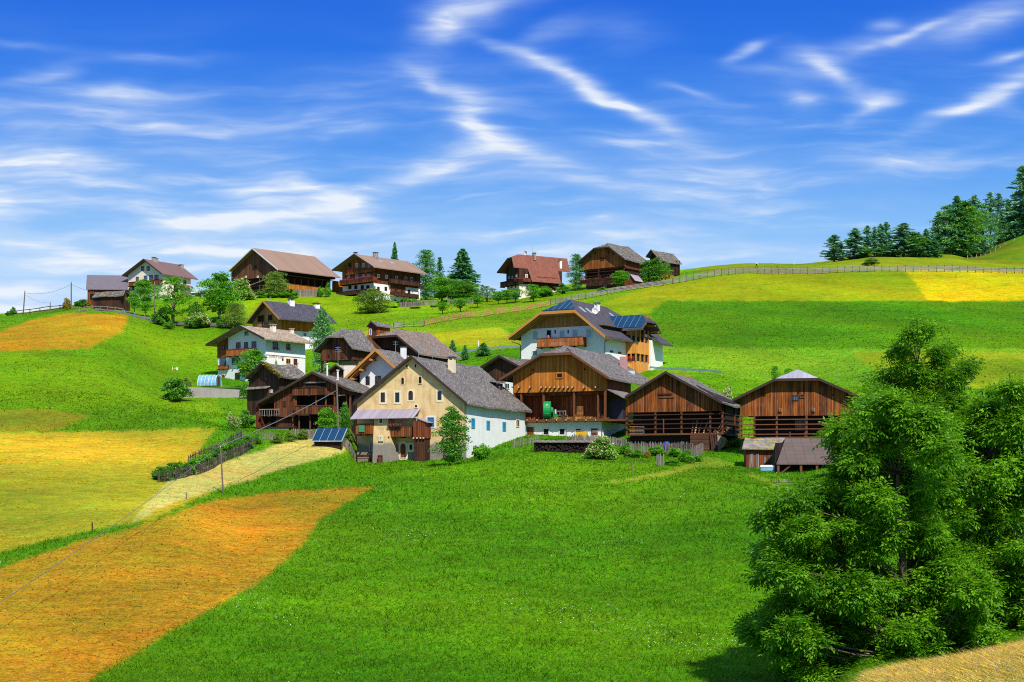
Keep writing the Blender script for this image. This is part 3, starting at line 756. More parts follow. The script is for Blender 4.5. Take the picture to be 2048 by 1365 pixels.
for px, yt, yb, w in [(654.3,729,744,.11),(675.5,742,756,.13)]:
    u = h.prof[2][0]+(.4 if px<660 else 1.6); v = h.V(px,u); m = MB().tube([(u,v,h.topz(u)-.2),(u,v,h.Z(yt,u,v))], w, 8); m.tube([(u,v,h.Z(yt,u,v)+.02),(u,v,h.Z(yt,u,v)+.12)], w*1.7, 8)
    m.build('flue', M['frame_white'], h.roof_o)

# ---- mossy barn behind it
h = House('barn', 'dark timber barn with a mossy shingle roof left of the long timber farmhouse', 'barn', 559, 820, 236, 42)
h.roof([(491.7,755),(522.5,725),(559.5,753.5)], 1, .7, 1622, M['shingle_old'], t=.2, sub=5, jit=.05, fascia=M['fascia_dark'])
uL = h.U(498); h.wall('wall', M['wood_dark'], uL, 0, -5, 99, 0, h.V(612))
zl = h.Z(775,-5); MB().box(uL-.1, uL+4.6, -.25, -.01, -3, zl-.3).build('lower_boarding', M['wood_dark'], h.e)
MB().hexa([(uL-.2,-.9,zl-.35),(uL+4.8,-.9,zl-.35),(uL+4.8,-.01,zl),(uL-.2,-.01,zl),(uL-.2,-.9,zl-.28),(uL+4.8,-.9,zl-.28),(uL+4.8,-.01,zl+.07),(uL-.2,-.01,zl+.07)]).build('pent_roof', M['wood_grey'], h.e)
h.win('F', 532.5,757.5,6,5, frame='frame_dark', pane='glass_blue'); h.win('F', 539.5,783,2.6,7, frame='frame_white', pane='glass_blue', bars=(0,0)); h.win('F', 543.8,783,2.6,7, frame='frame_white', pane='glass_blue', bars=(0,0))
# moss along the verge
u0,z0 = h.prof[1]; u1,z1 = h.prof[2]
P_ = np.array([(u0+(u1-u0)*k, -h.og+abs(random.gauss(0,.32))*(1.5 if k<.4 else .7), z0+(z1-z0)*k+.05) for k in rng.uniform(0,1,260)])
M['moss'] = m_leaf('moss', c(150,130,25), c(205,190,45), .1); leafmesh('moss', P_, .3, M['moss'], h.e, 3, .1, up=2)

# ---- hut between
h = House('hut', 'tiny dark timber hut with a white chimney behind the long timber farmhouse', 'hut', 684, 752, 232, 25)
h.roof([(655.5,742),(671.5,729.5),(686,738.5)], 1, .4, 3.2, M['shingle_tan'], t=.12, fascia=M['fascia_dark'])
h.wall('wall', M['wood_dark'], h.U(658.5), 0, -3, 99, 0, 3)
MB().box(.25, 1.6, .0, 1.2, -3, h.Z(732.,.9)).build('chimney', M['plaster_cream'], h.e)
m = MB()
for k in range(4): m.tube([(.3+.4*k,.05,h.Z(731.9,.9)),(.3+.4*k,1.15,h.Z(731.9,.9)+.08)],.09,6)
each(m, 'chimney_stone', M['stone'], h.e)

# ---- stilted barn and the big barn behind it
h = House('barn', 'timber barn on stilts with a hipped grey roof below the tall poplar', 'barn', 704, 742, 258, 28)
h.roof([(627.6,701),(651,675),(686,672.5),(704.5,696)], 1, 1., 1756, M['shingle_grey'], t=.2, hip=(1,2), hd=2., sub=3, jit=.03)
uL = h.U(641.5); zf = h.Z(721,-3); h.wall('wall', M['wood_farm'], uL, 0, zf, 99, 0, 9)
m = MB()
for px in (642.5, 652.5, 703): u = h.U(px+.3); m.box(u-.12,u+.12,.05,.3,-3,zf-.002)
for px in (642.5, 652.5): u = h.U(px+.3); m.box(u-.12,u+.12,5,5.25,-3,zf-.002)
each(m, 'stilt', M['beam_dark'], h.e)
h.wall('undercroft', M['concrete'], h.U(663), -.1, -3, zf-.01, 2.2, 8.5)
h.win('F', 674,695.5,9,9, frame='frame_dark', pane='black', bars=(0,0)); h.win('F', 674.5,697,3.4,6, p=-.03, frame='blue_paint', pane='blue_paint', bars=(0,0), ring=.05, name='hatch')
h.open('F', 658,712,4,5); h.open('F', 684.5,710.5,5,12,'wood_dark')
h = House('barn', 'large timber barn with a wide hipped shingle roof behind the house with honey eaves', 'barn', 838, 742, 262, 32)
h.roof([(703,707),(749,672.5),(794,671),(838,707)], 1, 1.1, 1924, M['shingle_brown'], t=.22, hip=(1,2), hd=2.6, sub=4, jit=.03, fascia=M['fascia_dark'])
h.wall('wall', M['wood_dark'], h.U(718), 0, -3, 99, 0, h.V(913))
h.balcony('F', 702.5,723.5,709.5,718.5,1.,'wood_red', p=0); h.open('F', 765,700,34,6,'black')
big = h
h = House('cupola', 'small timber tower with its own shingle roof rising behind the large hipped barn', 'tower', 752, 690, 275, 33)
h.roof([(733.8,653.2),(741.6,642.8),(753,651.5)], 1, .35, 1789, M['shingle_grey'], t=.14, fascia=M['fascia_dark'])
h.wall('wall', M['wood_red'], h.U(737), 0, -1.5, 99, 0, .5); h.wall('side_wall', M['wood_orange'], h.U(737)+.02, -.01, -1.5, 99, .501, h.V(780))
h.win('F', 741,664.5,4.5,13, frame='frame_white', pane='glass_blue', bars=(0,0))
h.win('S', 765,661,14,9, frame='wood_orange', pane='wood_red', bars=(3,0))

# ---- white guesthouse on the left
h = House('guesthouse', 'white house with timber strip, balconies and lettering above the mossy barn', 'house', 531.8, 770, 285, 37)
h.roof([(411.4,689),(479,650.8),(529,676.5)], 1, 1.7, 1626.7, M['shingle_tan'], t=.26, fascia=M['fascia_dark'])
uL = h.U(436); L = h.V(610.6); h.wall('wall', M['plaster_white'], uL, 0, -4, 99, 0, L)
x1 = h.U(455.5,-.1); zt_, zq = h.Z(681,-7), h.Z(713.5,-7); h.wall('timber_strip', M['wood_brown'], uL-.08, x1, zq, 99, -.1, -.004)
h.balcony('F', 452,505,698.5,711, 1.1, 'wood_balcony', gap=.03, rail='beam')
h.balcony('F', 435.5,453.5,731.5,738, .5, 'wood_balcony', gap=.02); h.balcony('F', 478.3,492,728,740, 1.0, 'wood_balcony', gap=.02)
for a in [(476.8,691.2,8.5,12),(492.3,690.7,7,12),(508.2,689.5,9,12.5)]: h.win('F', *a, frame='frame_brown', bars=(1,0))
h.win('F', 493,667.5,8.5,10.5, frame='frame_white', bars=(1,0)); h.win('F', 447,695.5,5,9, p=-.1, frame='frame_dark', bars=(0,0))
h.win('F', 472,722.7,16,13.5, frame='frame_brown', pane='glass_blue', bars=(2,0)); h.win('F', 445.8,722.8,12.5,16, frame='frame_brown', pane='glass_blue', bars=(1,0))
h.win('F', 474.8,752.6,9,13.5, frame='frame_brown', bars=(1,0)); h.win('F', 470.5,666.8,1,1, name='vent', bars=(0,0), ring=.02)
h.door('F', 446.8,758.8,8,20, 'wood_red', frame='surround', arch=True)
for cx,cy,w,hh in [(550.3,692,10,14),(576.3,694,7.5,11.5)]:
    o = h.win('S', cx,cy,w,hh, frame='frame_brown', bars=(1,0)); a0,a1,z0,z1 = h.rect('S',0,cx,cy,w,hh)
    P_ = np.stack([rng.uniform(.05,.3,50), rng.uniform(a0-.1,a1+.3,50), z0+rng.uniform(-.1,.35,50)],1); leafmesh('geraniums', P_, .14, M['flower_red'], o, 4, .07)
h.win('S', 576.2,723,9,10.5, frame='wood_honey', pane='glass', bars=(1,0)); h.win('S', 590.5,723.5,7,11, frame='frame_brown', bars=(1,0)); h.win('S', 565.3,719.5,2.6,4, frame='frame_dark', bars=(0,0))
a0,a1,z0,z1 = h.rect('S',0,590.5,726,8,6); P_ = np.stack([rng.uniform(.05,.3,50), rng.uniform(a0,a1,50), z0+rng.uniform(-.1,.3,50)],1); leafmesh('geraniums', P_, .14, M['flower_red'], h.e, 4, .07)
for px, yt, w in [(546,649,9),(583.5,657,6)]: h.chimney(px, yt, w, h.prof[1][0]+1.3, 'plaster_cream', 'shingle_tan')
h.chimney(529.5, 646, 9, h.prof[1][0]-.6, 'metal_dark', 'metal_dark')
z = h.Z(712.5,0,h.V(560)); MB().box(.005,.1,.05,L,z-.5+.55,z-.35+.55).build('string_course', M['plaster_white'], h.e)
v0 = h.V(537.5); cu = bpy.data.curves.new('lettering','FONT'); cu.body = "L\u00fcma d' Luzen"; cu.size = .62; cu.shear = .35; cu.extrude = .01; cu.offset = -.004
tmp = bpy.data.objects.new('lettering', cu); COL.objects.link(tmp); bpy.context.view_layer.update(); me = bpy.data.meshes.new_from_object(tmp); bpy.data.objects.remove(tmp); me.name = 'lettering'; o = link(bpy.data.objects.new('lettering', me), h.e); o.location = (.02, v0, h.Z(712.5,0,v0)-.2); o.rotation_euler = (R(90),0,R(90)); me.materials.clear(); me.materials.append(M['lettering'])
guest = h
# ---- brown and white house behind it
h = House('house', 'chalet with dark slate roof, brown timber storey and white ground floor behind the guesthouse', 'house', 556.4, 700, 311, 47)
h.roof([(492,645),(525.7,601.6),(558.5,637)], 1, 1.2, 1674, M['shingle_dark'], t=.22, fascia=M['beam_honey'])
uL = h.U(505); L = h.V(659); zf = h.Z(659.5); h.wall('timber_wall', M['wood_tan'], uL, 0, zf, 99, 0, .8); h.wall('timber_side', M['wood_orange'], uL+.03, -.02, zf, 99, .801, L)
h.wall('wall', M['plaster_white'], uL+.12, -.12, -4, zf-.005, .12, L-.1)
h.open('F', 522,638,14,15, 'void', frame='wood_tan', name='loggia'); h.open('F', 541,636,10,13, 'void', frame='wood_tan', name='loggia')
h.balcony('F', 514,548,645.5,652,.3,'wood_tan')
h.win('S', 609.5,670,7,8.5, p=-.12, frame='frame_white'); h.win('S', 630,672,7,8.5, p=-.12, frame='frame_white')
for px,yt in ((582,598),(632.5,606.5)): h.chimney(px, yt, 10.5, h.prof[1][0]+.5, 'plaster_white', 'metal_dark')
# ---- small dark barn behind the white gable wall
h = House('barn', 'small dark barn with a white base between the farmhouse roof and the orange barn', 'barn', 1046, 775, 240, 30)
h.roof([(960.5,733.5),(997.6,711),(1049,737)], 1, .8, 9, M['shingle_old'], t=.2, sub=3, jit=.03, fascia=M['fascia_dark'])
zf = h.Z(762.5,-4); h.wall('wall', M['wood_dark'], h.U(966), 0, zf, 99, 0, 8.5); h.wall('base_wall', M['plaster_white'], h.U(966)+.1, -.1, -4, zf-.004, .1, 8.4)
h.win('F', 1014.5,773,10,12, p=.1, frame='frame_white', pane='glass')

# ---- big modern chalet with solar hips
h = House('chalet', 'large white chalet with solar panels on its hip roof and a long balcony', 'house', 1209, 795, 256, 30)
h.roof([(1016,674),(1081,624),(1149.8,621),(1210.5,672)], 1, 2.3, 17, M['tile_slate'], t=.32, hip=(1,2), hd=3.6, hipback=True, mat_hip=M['tile_slate'], fascia=M['beam_honey'])
uL = h.U(1042.5); zf = h.Z(655.5,-8); L = h.V(1251)
h.wall('wall', M['plaster_white'], uL, 0, -5, zf, 0, 14); h.wall('gable', M['wood_tan'], uL, -.0, zf+.004, 99, .06, 13)
m = MB(); pr = h.prof
for i,(A,B) in enumerate([(pr[0],(h.U(1081,-2.3),h.zh)),((h.U(1149.8,-2.3),h.zh),pr[2])]):
    for o in (.35,.9,1.45,2.): m.beam((A[0],-2.3+o,A[1]-.42),(B[0],-2.3+o,B[1]-.42),.12,.18)
each(m, 'rafter', M['beam_honey'], h.e)
MB().box(h.U(1081,-2.3), h.U(1149.8,-2.3), -2.2, .04, h.zh-.5, h.zh-.36).build('soffit', M['beam_honey'], h.e)
h.balcony('F', 1073.5,1163.5,676,692.5, 1.6, 'wood_balcony', gap=.03, rail='beam', board=.16)
h.win('F', 1071,671,10,17, frame='frame_white', pane='shutter_pale', bars=(0,0)); h.door('F', 1098,669,10,18, 'black', frame='frame_white')
h.win('F', 1124.5,669.5,10.5,17, frame='frame_white', pane='shutter_pale', bars=(0,0)); h.win('F', 1150,668,11,17.5, frame='frame_white', pane='shutter_pale', bars=(0,0)); h.win('F', 1178.5,667.5,12,17.5, frame='frame_white', pane='shutter_pale', bars=(0,0))
for px in (1110.5, 1136.5): h.win('F', px,664,2.2,7, frame='metal_dark', pane='metal_dark', bars=(0,0), ring=.04, name='wall_lamp')
h.win('F', 1070,707,11,11, frame='frame_white', pane='glass_blue')
for px,yy in ((1223,703.5),(1239,706)): h.win('S', px,yy,6,3.5, frame='frame_dark', bars=(0,0), ring=.05)
# solar glazing on the front hip
ur, zr = h.prof[1]; uh0, uh1 = h.U(1081,-2.3), h.U(1149.8,-2.3); sl = (zr-h.zh)/3.6
def hp(a, k): return (uh0+(uh1-uh0)*a, -2.3+3.6*k, h.zh+(zr-h.zh)*k)
def hpm(a, k, dz):   # a = position along the eave, clipped by the triangle at height k
    am = (ur-uh0)/(uh1-uh0); lo, hi = am*k, 1-(1-am)*k; x,y,z = hp(min(max(a,lo),hi),k); return (x,y,z+dz)
g_ = None
m = MB(); b = m.pts([hpm(-1,.06,.05), hpm(2,.06,.05), hpm(2,.9,.05), hpm(-1,.9,.05), hpm(-1,.06,.11), hpm(2,.06,.11), hpm(2,.9,.11), hpm(-1,.9,.11)]); m.f += [tuple(b+i for i in q) for q in ((3,2,1,0),(4,5,6,7),(0,1,5,4),(1,2,6,5),(2,3,7,6),(3,0,4,7))]
sp = m.build('solar_panel', M['solar'], h.roof_o)
m = MB()
for k in range(1,6):
    a = k/6; am = (ur-uh0)/(uh1-uh0); kk = min(.9, (a/am if a<am else (1-a)/(1-am))); m.beam(hpm(a,.06,.13), hpm(a+(am-a)*.0,kk,.13), .09, .05)
m.build('solar_frame', M['alu_dark'], h.e)
for px,dv in ((1165,0),(1178,0),(1225,0)):
    u = ur+2.1; v = h.V(px,u); z = h.topz(u)+h.t; s_ = (h.prof[2][1]-zr)/(h.prof[2][0]-ur)
    MB().hexa([(u-.5,v-.4,z-.5*s_+.01),(u+.5,v-.4,z+.5*s_+.01),(u+.5,v+.4,z+.5*s_+.01),(u-.5,v+.4,z-.5*s_+.01),(u-.5,v-.4,z-.5*s_+.1),(u+.5,v-.4,z+.5*s_+.1),(u+.5,v+.4,z+.5*s_+.1),(u-.5,v+.4,z-.5*s_+.1)]).build('roof_window', M['alu'], h.roof_o)
ch = h.chimney(1194, 606, 9, ur+1.2, 'plaster_white', 'metal_dark')
# timber stair bay with its own hip roof on the right side
bv0, bv1, bu = L-.2, h.V(1275, 3.2), h.U(1297, 0)
bu = 1.75; bv0 = h.V(1252, .0); bv1 = bv0+4.6
z1, z0 = h.Z(683,bu,bv0), h.Z(707,bu,bv0)
b = MB().box(.0, bu, bv0, bv1, z0, z1).build('stair_bay', M['wood_honey'], h.e)
MB().box(.02, bu-.1, bv0+.1, bv1, -5, h.Z(722,bu,bv0)).build('bay_base', M['wood_honey'], h.e)
MB().box(.02, bu-.3, bv0+.35, bv1-.3, h.Z(722,bu,bv0)+.005, z0-.004).build('bay_glazing', M['glass'], h.e)
m = MB()
for x in (.1, .85, bu-.12):
    for (a,b_) in ((z1+.004, h.Z(658,bu,bv0)), (h.Z(722,bu,bv0)+.004, z0-.004)): m.box(x-.09, x+.09, bv0, bv0+.2, a, b_)
for y in (bv0+1.5, bv0+3., bv1-.2):
    for (a,b_) in ((z1+.004, h.Z(658,bu,bv0)), (h.Z(722,bu,bv0)+.004, z0-.004)): m.box(bu-.2, bu, y, y+.2, a, b_)
each(m, 'bay_post', M['beam_honey'], h.e)
MB().box(-.01, .03, bv0, bv1+2, z1, h.Z(655,bu,bv0)).build('bay_rear_wall', M['wood_tan'], h.e)
a0,a1,zz0 = .3, bu-.3, h.Z(720,bu,bv0); P_ = np.stack([rng.uniform(a0,a1,60), bv0-rng.uniform(-.1,.2,60), zz0+rng.uniform(-.05,.5,60)],1)
leafmesh('geraniums', P_, .16, M['flower_red'], h.e, 4, .07)
# cross roof: ridge along x
ze, zk = h.Z(659,bu,bv0), h.Z(627,bu,bv0); x0, x1 = ur+1.2, bu+1.55; yc = (bv0+bv1)/2; hw = (bv1-bv0)/2+1.1
zp = lambda y: zk-(zk-ze)*abs(y-yc)/hw
m = MB(); top = [[(x0,yc-hw,ze),(x1,yc-hw,ze),(x1,yc-hw*.45,zp(yc-hw*.45)),(x1-1.5,yc,zk),(x0,yc,zk)], [(x0,yc+hw,ze),(x1,yc+hw,ze),(x1,yc+hw*.45,zp(yc+hw*.45)),(x1-1.5,yc,zk),(x0,yc,zk)], [(x1,yc-hw*.45,zp(yc-hw*.45)),(x1-1.5,yc,zk),(x1,yc+hw*.45,zp(yc+hw*.45))]]
h._slab(m, top, .28); wr = m.build('wing_roof', M['tile_slate'], h.e)
m = MB(); top = [[(x0+2.0,yc-hw+.2,zp(yc-hw+.2)+.05),(x1-.25,yc-hw+.2,zp(yc-hw+.2)+.05),(x1-.25,yc-hw*.48,zp(yc-hw*.48)+.05),(x1-1.75,yc-.12,zp(yc-.12)+.05),(x0+1.2,yc-.12,zp(yc-.12)+.05)]]
top = [[(x,y,z+.06) for x,y,z in top[0]]]; h._slab(m, top, .055); m.build('solar_panel', M['solar'], wr)
m = MB()
for k in range(1,6):
    a = x0+2+(x1-.25-x0-2)*k/6; m.beam((a,yc-hw+.2,zp(yc-hw+.2)+.13),(a-.35,yc-.15,zp(yc-.15)+.13),.08,.04)
m.beam((x0+1.7,yc-hw*.52,zp(yc-hw*.52)+.13),(x1-.3,yc-hw*.52,zp(yc-hw*.52)+.13),.08,.04); m.build('solar_frame', M['alu_dark'], wr)
m = MB()
for y in (yc-hw+.5, yc-hw*.5, yc, yc+hw*.5, yc+hw-.5): m.beam((bu-.1,y,zp(y)-.42),(x1-.1,y,zp(y)-.42),.16,.2)
each(m, 'wing_purlin', M['beam_honey'], h.e)
# lower rear roof to the right
zr1 = h.Z(672,bu,bv1+1); m = MB(); top = [[(.3,bv1+.5,zr1+1.),(3.6,bv1+.5,zr1-1.3),(3.6,bv1+5,zr1-1.3),(.3,bv1+5,zr1+1.)]]; h._slab(m, top, .25); m.build('rear_roof', M['tile_slate'], h.e)
MB().box(.05, bu+.25, bv1+.05, bv1+4.5, -5, zr1-.75).build('rear_wall', M['plaster_white'], h.e)
# gutter downpipes
m = MB().tube([(.12,-.1,h.Z(685)),(.12,-.1,-3)],.06,6).tube([(uL-.1,-.1,h.Z(690,uL)),(uL-.1,-.1,-3)],.06,6).tube([(uL-.1,-.1,h.Z(690,uL)),(uL-1.2,-.9,h.Z(684,uL))],.06,6).tube([(.12,-.1,h.Z(685)),(.9,-.1,h.Z(676))],.06,6); each(m, 'downpipe', M['metal_dark'], h.e)
chalet = h
def dish(h, px, py, u, r, label, v=None):
    v = h.V(px, u) if v is None else v; z = h.Z(py, u, v)
    t = empty('satellite_dish', h.P(u, v, z), label, 'satellite dish', None, -h.th+R(15))
    m = MB(); rings = []
    for k in range(5):
        rr = r*k/4; rings.append(m.pts([(rr*math.cos(a), .35*(k/4)**2*-r+.0, rr*math.sin(a)) for a in np.linspace(0, 6.283, 17)[:-1]]))
    for p, q in zip(rings, rings[1:]):
        for k in range(16): m.f.append((p+k, p+(k+1)%16, q+(k+1)%16, q+k))
    o = m.build('dish', M['frame_white'], t, smooth=True); so = o.modifiers.new('thick', 'SOLIDIFY'); so.thickness = .03
    MB().tube([(0,.05,-r*1.9),(0,.05,0)],.035,6).build('mast', M['galv'], t); MB().tube([(0,0,-r*.9),(0,-r*.9,-.1)],.02,5).build('feed_arm', M['galv'], t)
dish(h, 1190.5, 622.5, ur+2.6, .55, 'white satellite dish on the slate roof of the large solar chalet')
def antenna(p, hh, label, bars=3, w=.9, rz=0.):
    t = empty('antenna', p, label, 'antenna', None, rz)
    MB().tube([(0,0,-.8),(0,0,hh)],.03,6).build('mast', M['galv'], t)
    for k in range(bars): m = MB().tube([(-w/2,0,hh-.15-.3*k),(w/2,0,hh-.15-.3*k)],.018,5); m.build('element', M['galv'], t)
v = h.V(1193, ur+1.9); antenna(h.P(ur+1.9, v, h.topz(ur+1.9)+.3), h.Z(601,ur+1.9,v)-h.topz(ur+1.9)-.3, 'thin white television antenna above the slate roof of the solar chalet', 2, .8)

# ---- orange barn
h = House('barn', 'big orange timber barn on a white ground floor with an open hay loft', 'barn', 1211, 884, 213, 24)
h.roof([(999,758),(1033,737),(1082,707),(1143.5,706),(1196,741),(1217.5,755)], 2, 1.25, 2317, M['shingle_grey'], t=.22, hip=(2,3), hd=2.6, mat_hip=M['shingle_grey'], sub=4, jit=.03, fascia=M['beam'])
uL = h.U(1026); zf = h.Z(784,-6); zd = h.Z(839,-6); zw = h.Z(845,-6); L = h.V(1262)
h.wall('gable', M['wood_orange'], uL, 0, zf, 99, 0, .5); h.wall('side_wall', M['wood_red'], uL, -.02, h.Z(790,0,2), 99, .501, L)
h.wall('loft_wall', M['wood_loft'], uL, -1.2, zd, zf+2.5, 2.0, 12, label='dark brown boarding at the back of the hay loft')
h.wall('end_wall', M['wood_red'], uL, uL+.15, zd, zf-.004, .1, 1.99)
h.box('loft_floor', M['beam'], uL-.1, .15, -.5, 12, zw+.02, zd-.01)
h.wall('ground_wall', M['plaster_white'], uL+.2, h.U(1203,.3), -4, zw, .3, 12)
h.wall('side_boarding', M['wood_deep'], -2., -1., -4, zf, 2.0, 12)
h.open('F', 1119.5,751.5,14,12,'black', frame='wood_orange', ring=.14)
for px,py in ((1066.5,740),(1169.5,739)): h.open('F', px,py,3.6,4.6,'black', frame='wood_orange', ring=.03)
h.ends('F', 0, [1026.5,1040,1062,1085,1094,1102.5,1111.5,1120,1129,1138,1147,1170,1193.5], 775, .45, .19)
m = MB()
for px in (1028, 1041.5, 1086, 1147, 1195): h.post(m,'F',0,px,784,840,-.32,.22)
each(m, 'loft_post', M['beam'], h.e)
m = MB(); h.post(m,'F',-.25,1210,781,841,-.2,.26); m.build('corner_post', M['beam'], h.e)
h.ends('F', -.5, [1055,1075,1094,1114,1133,1153,1173,1192], 840.5, .15, .17)
for a in [(1092.5,864,14.5,16),(1124.5,864,14.5,16),(1157,864,14.5,16)]: h.win('F', *a, p=.3, frame='frame_white', pane='black', ring=.16, bars=(0,0))
h.win('F', 1189,864.5,17,18, p=.3, frame='frame_white', pane='wood_red', ring=.12, bars=(0,1)); h.door('F', 1061,863,16,20, 'wood_red', p=.3, frame='frame_white')
# pent roof at the right corner and its dark lean-to
za, zc2 = h.Z(777,0), h.Z(795,1.6)
m = MB(); h._slab(m, [[(.0,.2,za),(2.3,.2,zc2),(2.3,7,zc2),(.0,7,za)]], .12); m.build('pent_roof', M['wood_grey'], h.e)
h.box('lean_to', M['dark_net'], .05, 1.5, 2.2, 2.35, zd-.3, zc2-.05, label='dark hanging net')
h.box('lean_to_floor', M['beam'], .2, 2.4, .1, 7, zd-.35, zd-.1)
v = h.V(1248, ur if 0 else h.prof[2][0]+1.5); u = h.prof[2][0]+3.2; v = h.V(1247,u); z = h.topz(u)+h.t
MB().box(u-.4,u+.4,v-.4,v+.4,z-.6,h.Z(714,u,v)).build('chimney', M['pink'], h.roof_o)
MB().box(u+.5,u+1.5,v-.4,v+.3,z-.95,z-.82+.35).build('roof_patch', M['fascia_white'], h.roof_o).location = (0,0,-.05)
barn = h
# goods on the loft floor
def lp(px, v): u = h.U(px, v); return u, h.P(u, v, zd)
u, p = lp(1095, .7); t_ = empty('blower', p+Vector((0,0,1.18)), 'big green drum shaped hay blower on the loft floor of the orange barn', 'hay blower', None, -h.th+R(18))
m = MB(); m.tube([(-.42,0,0),(-.46,0,0),(.46,0,0),(.42,0,0)],[.9,1.18,1.18,.9],28); m.build('drum', M['green_paint'], t_, bevel=.05)
MB().tube([(.47,0,0),(.75,0,0)],[.5,.35],20).build('hub', M['green_paint'], t_)
m = MB()
for k in range(6): m.box(-.26+.09*k, -.2+.09*k, -1.19, -1.15, -.42, -.3)
o = m.build('lettering', M['frame_white'], t_); o.location = (0,.09,0)
MB().box(-.1,.1,-1.0,-.96,.62,.74).build('badge', M['frame_white'], t_)
m = MB().box(-.5,-.38,-.7,.7,-1.178,-1.0).box(.38,.5,-.7,.7,-1.178,-1.0); each(m, 'skid', M['metal_dark'], t_)
u, p = lp(1111, .6); t_ = empty('hose_reel', p, 'green and white hose reel beside the green hay blower', 'hose reel', None, -h.th)
MB().tube([(0,-.06,.45),(0,.06,.45)],.3,14).build('reel', M['green_paint'], t_); MB().box(-.06,.06,-.1,.1,.76,1.3).build('handle', M['frame_white'], t_); MB().box(-.2,.2,-.15,.15,0,.14).build('foot', M['metal_dark'], t_)
def crate(p, w, d, hh, rz, label, mat='wood_tan'):
    t = empty('crate', p, label, 'crate', 'wooden crates on the barn loft floor', rz)
    m = MB()
    for k in range(4):
        z = hh*k/4
        m.box(-w/2,w/2,-d/2,-d/2+.03,z+.02,z+hh/4-.04).box(-w/2,w/2,d/2-.03,d/2,z+.02,z+hh/4-.04).box(-w/2,-w/2+.03,-d/2+.031,d/2-.031,z+.02,z+hh/4-.04).box(w/2-.03,w/2,-d/2+.031,d/2-.031,z+.02,z+hh/4-.04)
    m.build('slats', M[mat], t)
    m = MB()
    for a in (-1,1):
        for b in (-1,1): m.box(a*(w/2-.07)-.04,a*(w/2-.07)+.04,b*(d/2-.07)-.035,b*(d/2-.07)+.035,0,hh)
    m.box(-w/2+.04,w/2-.04,-d/2+.04,d/2-.04,0,.03); m.build('frame', M['beam_dark'], t)
for px, w, hh, dz, lb in [(1160,.66,.62,0,'bottom grey crate of the tall stack in the orange barn loft'),(1160,.66,.62,.63,'middle crate of the tall stack in the orange barn loft'),(1160,.66,.4,1.26,'small topmost crate of the tall stack in the orange barn loft'),(1151,.45,.6,0,'narrow crate left of the tall crate stack in the orange barn loft')]:
    u, p = lp(px, .7); crate(p+Vector((0,0,dz)), w, .6, hh, -h.th, lb)
u, p = lp(1127, .9); t_ = empty('hay_pile', p, 'loose heap of golden hay beside the hay blower on the loft floor', 'hay'); P_ = np.stack([rng.normal(0,.7,900), rng.normal(0,.3,900), np.abs(rng.normal(0,.22,900))],1); P_[:,2] *= np.clip(1.2-np.abs(P_[:,0])*.6,.1,1)
M['haystalk'] = m_leaf('haystalk', c(170,125,45), c(232,196,96), .1); leafmesh('stalks', P_, .3, M['haystalk'], t_, 1, .0, aspect=.12)
u, p = lp(1046, .5); t_ = empty('hay_pile', p, 'thin strip of hay at the left end of the barn loft floor', 'hay'); P_ = np.stack([rng.normal(0,.6,500), rng.normal(0,.3,500), np.abs(rng.normal(0,.13,500))],1); leafmesh('stalks', P_, .3, M['haystalk'], t_, 1, .0, aspect=.12)
u, p = lp(1180, .5); t_ = empty('hay_pile', p, 'thin strip of hay right of the crates on the barn loft floor', 'hay'); P_ = np.stack([rng.normal(0,.9,600), rng.normal(0,.25,600), np.abs(rng.normal(0,.12,600))],1); leafmesh('stalks', P_, .3, M['haystalk'], t_, 1, .0, aspect=.12)
u, p = lp(1122, 1.25); t_ = empty('hay_cart', p, 'grey wooden hay cart in the loft of the orange barn', 'cart', None, -h.th)
MB().box(-.9,.9,-.5,.5,.5,.58).build('bed', M['wood_grey'], t_); m = MB()
for x in (-.85,-.4,.05,.5,.85): m.box(x-.04,x+.04,-.5,-.44,.585,1.15)
m.box(-.9,.9,-.52,-.505,1.,1.12); m.build('side_rack', M['wood_grey'], t_)
for x in (-.6,.6): MB().tube([(x,-.62,.35),(x,-.54,.35)],.35,14).build('wheel', M['metal_dark'], t_)
for k,(px,l) in enumerate([(1199,1.7),(1203,1.4),(1206,1.1)]):
    u, p = lp(px, .8); tag(MB().beam((0,0,0),(-.35,.5,l),.12,.05).build('board', M['beam'], None, loc=p), ['tall','middle','short'][k]+' loose board leaning in the right corner of the barn loft', 'board', 'boards leaning in the loft corner')

# ---- right barns
h = House('barn', 'low timber hay barn with open railed floor right of the orange barn', 'barn', 1441.7, 905, 200, 21)
h.roof([(1249.8,793),(1331.2,742.8),(1445.5,804.5)], 1, .9, 10.5, M['shingle_grey'], t=.2, sub=5, jit=.045, fascia=M['fascia_dark'])
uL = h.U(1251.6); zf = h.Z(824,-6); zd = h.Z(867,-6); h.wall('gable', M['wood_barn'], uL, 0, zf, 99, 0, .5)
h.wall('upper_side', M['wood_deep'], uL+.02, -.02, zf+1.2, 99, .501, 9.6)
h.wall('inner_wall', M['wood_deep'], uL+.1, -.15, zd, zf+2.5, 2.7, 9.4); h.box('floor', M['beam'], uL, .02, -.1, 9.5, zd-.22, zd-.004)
h.wall('lower_wall', M['logs_dark'], uL+.4, h.U(1378,.4), -4, zd-.225, .5, 9); h.wall('log_pen', M['logs'], h.U(1380,-.05), h.U(1420,-.05), -4, zd-.225, -.05, 3)
m = MB(); 
for px in (1253.,1310.5,1362.5,1420): h.post(m,'F',0,px,824,868,-.25,.2)
h.post(m,'F',-.12,1327,838,868,-.1,.12); each(m, 'post', M['beam'], h.e)
m = MB(); h.rails(m,'F',0,1252,1441,[829.5,839,848,857.5],o=.0,w=.12); each(m, 'rail', M['beam_dark'], h.e)
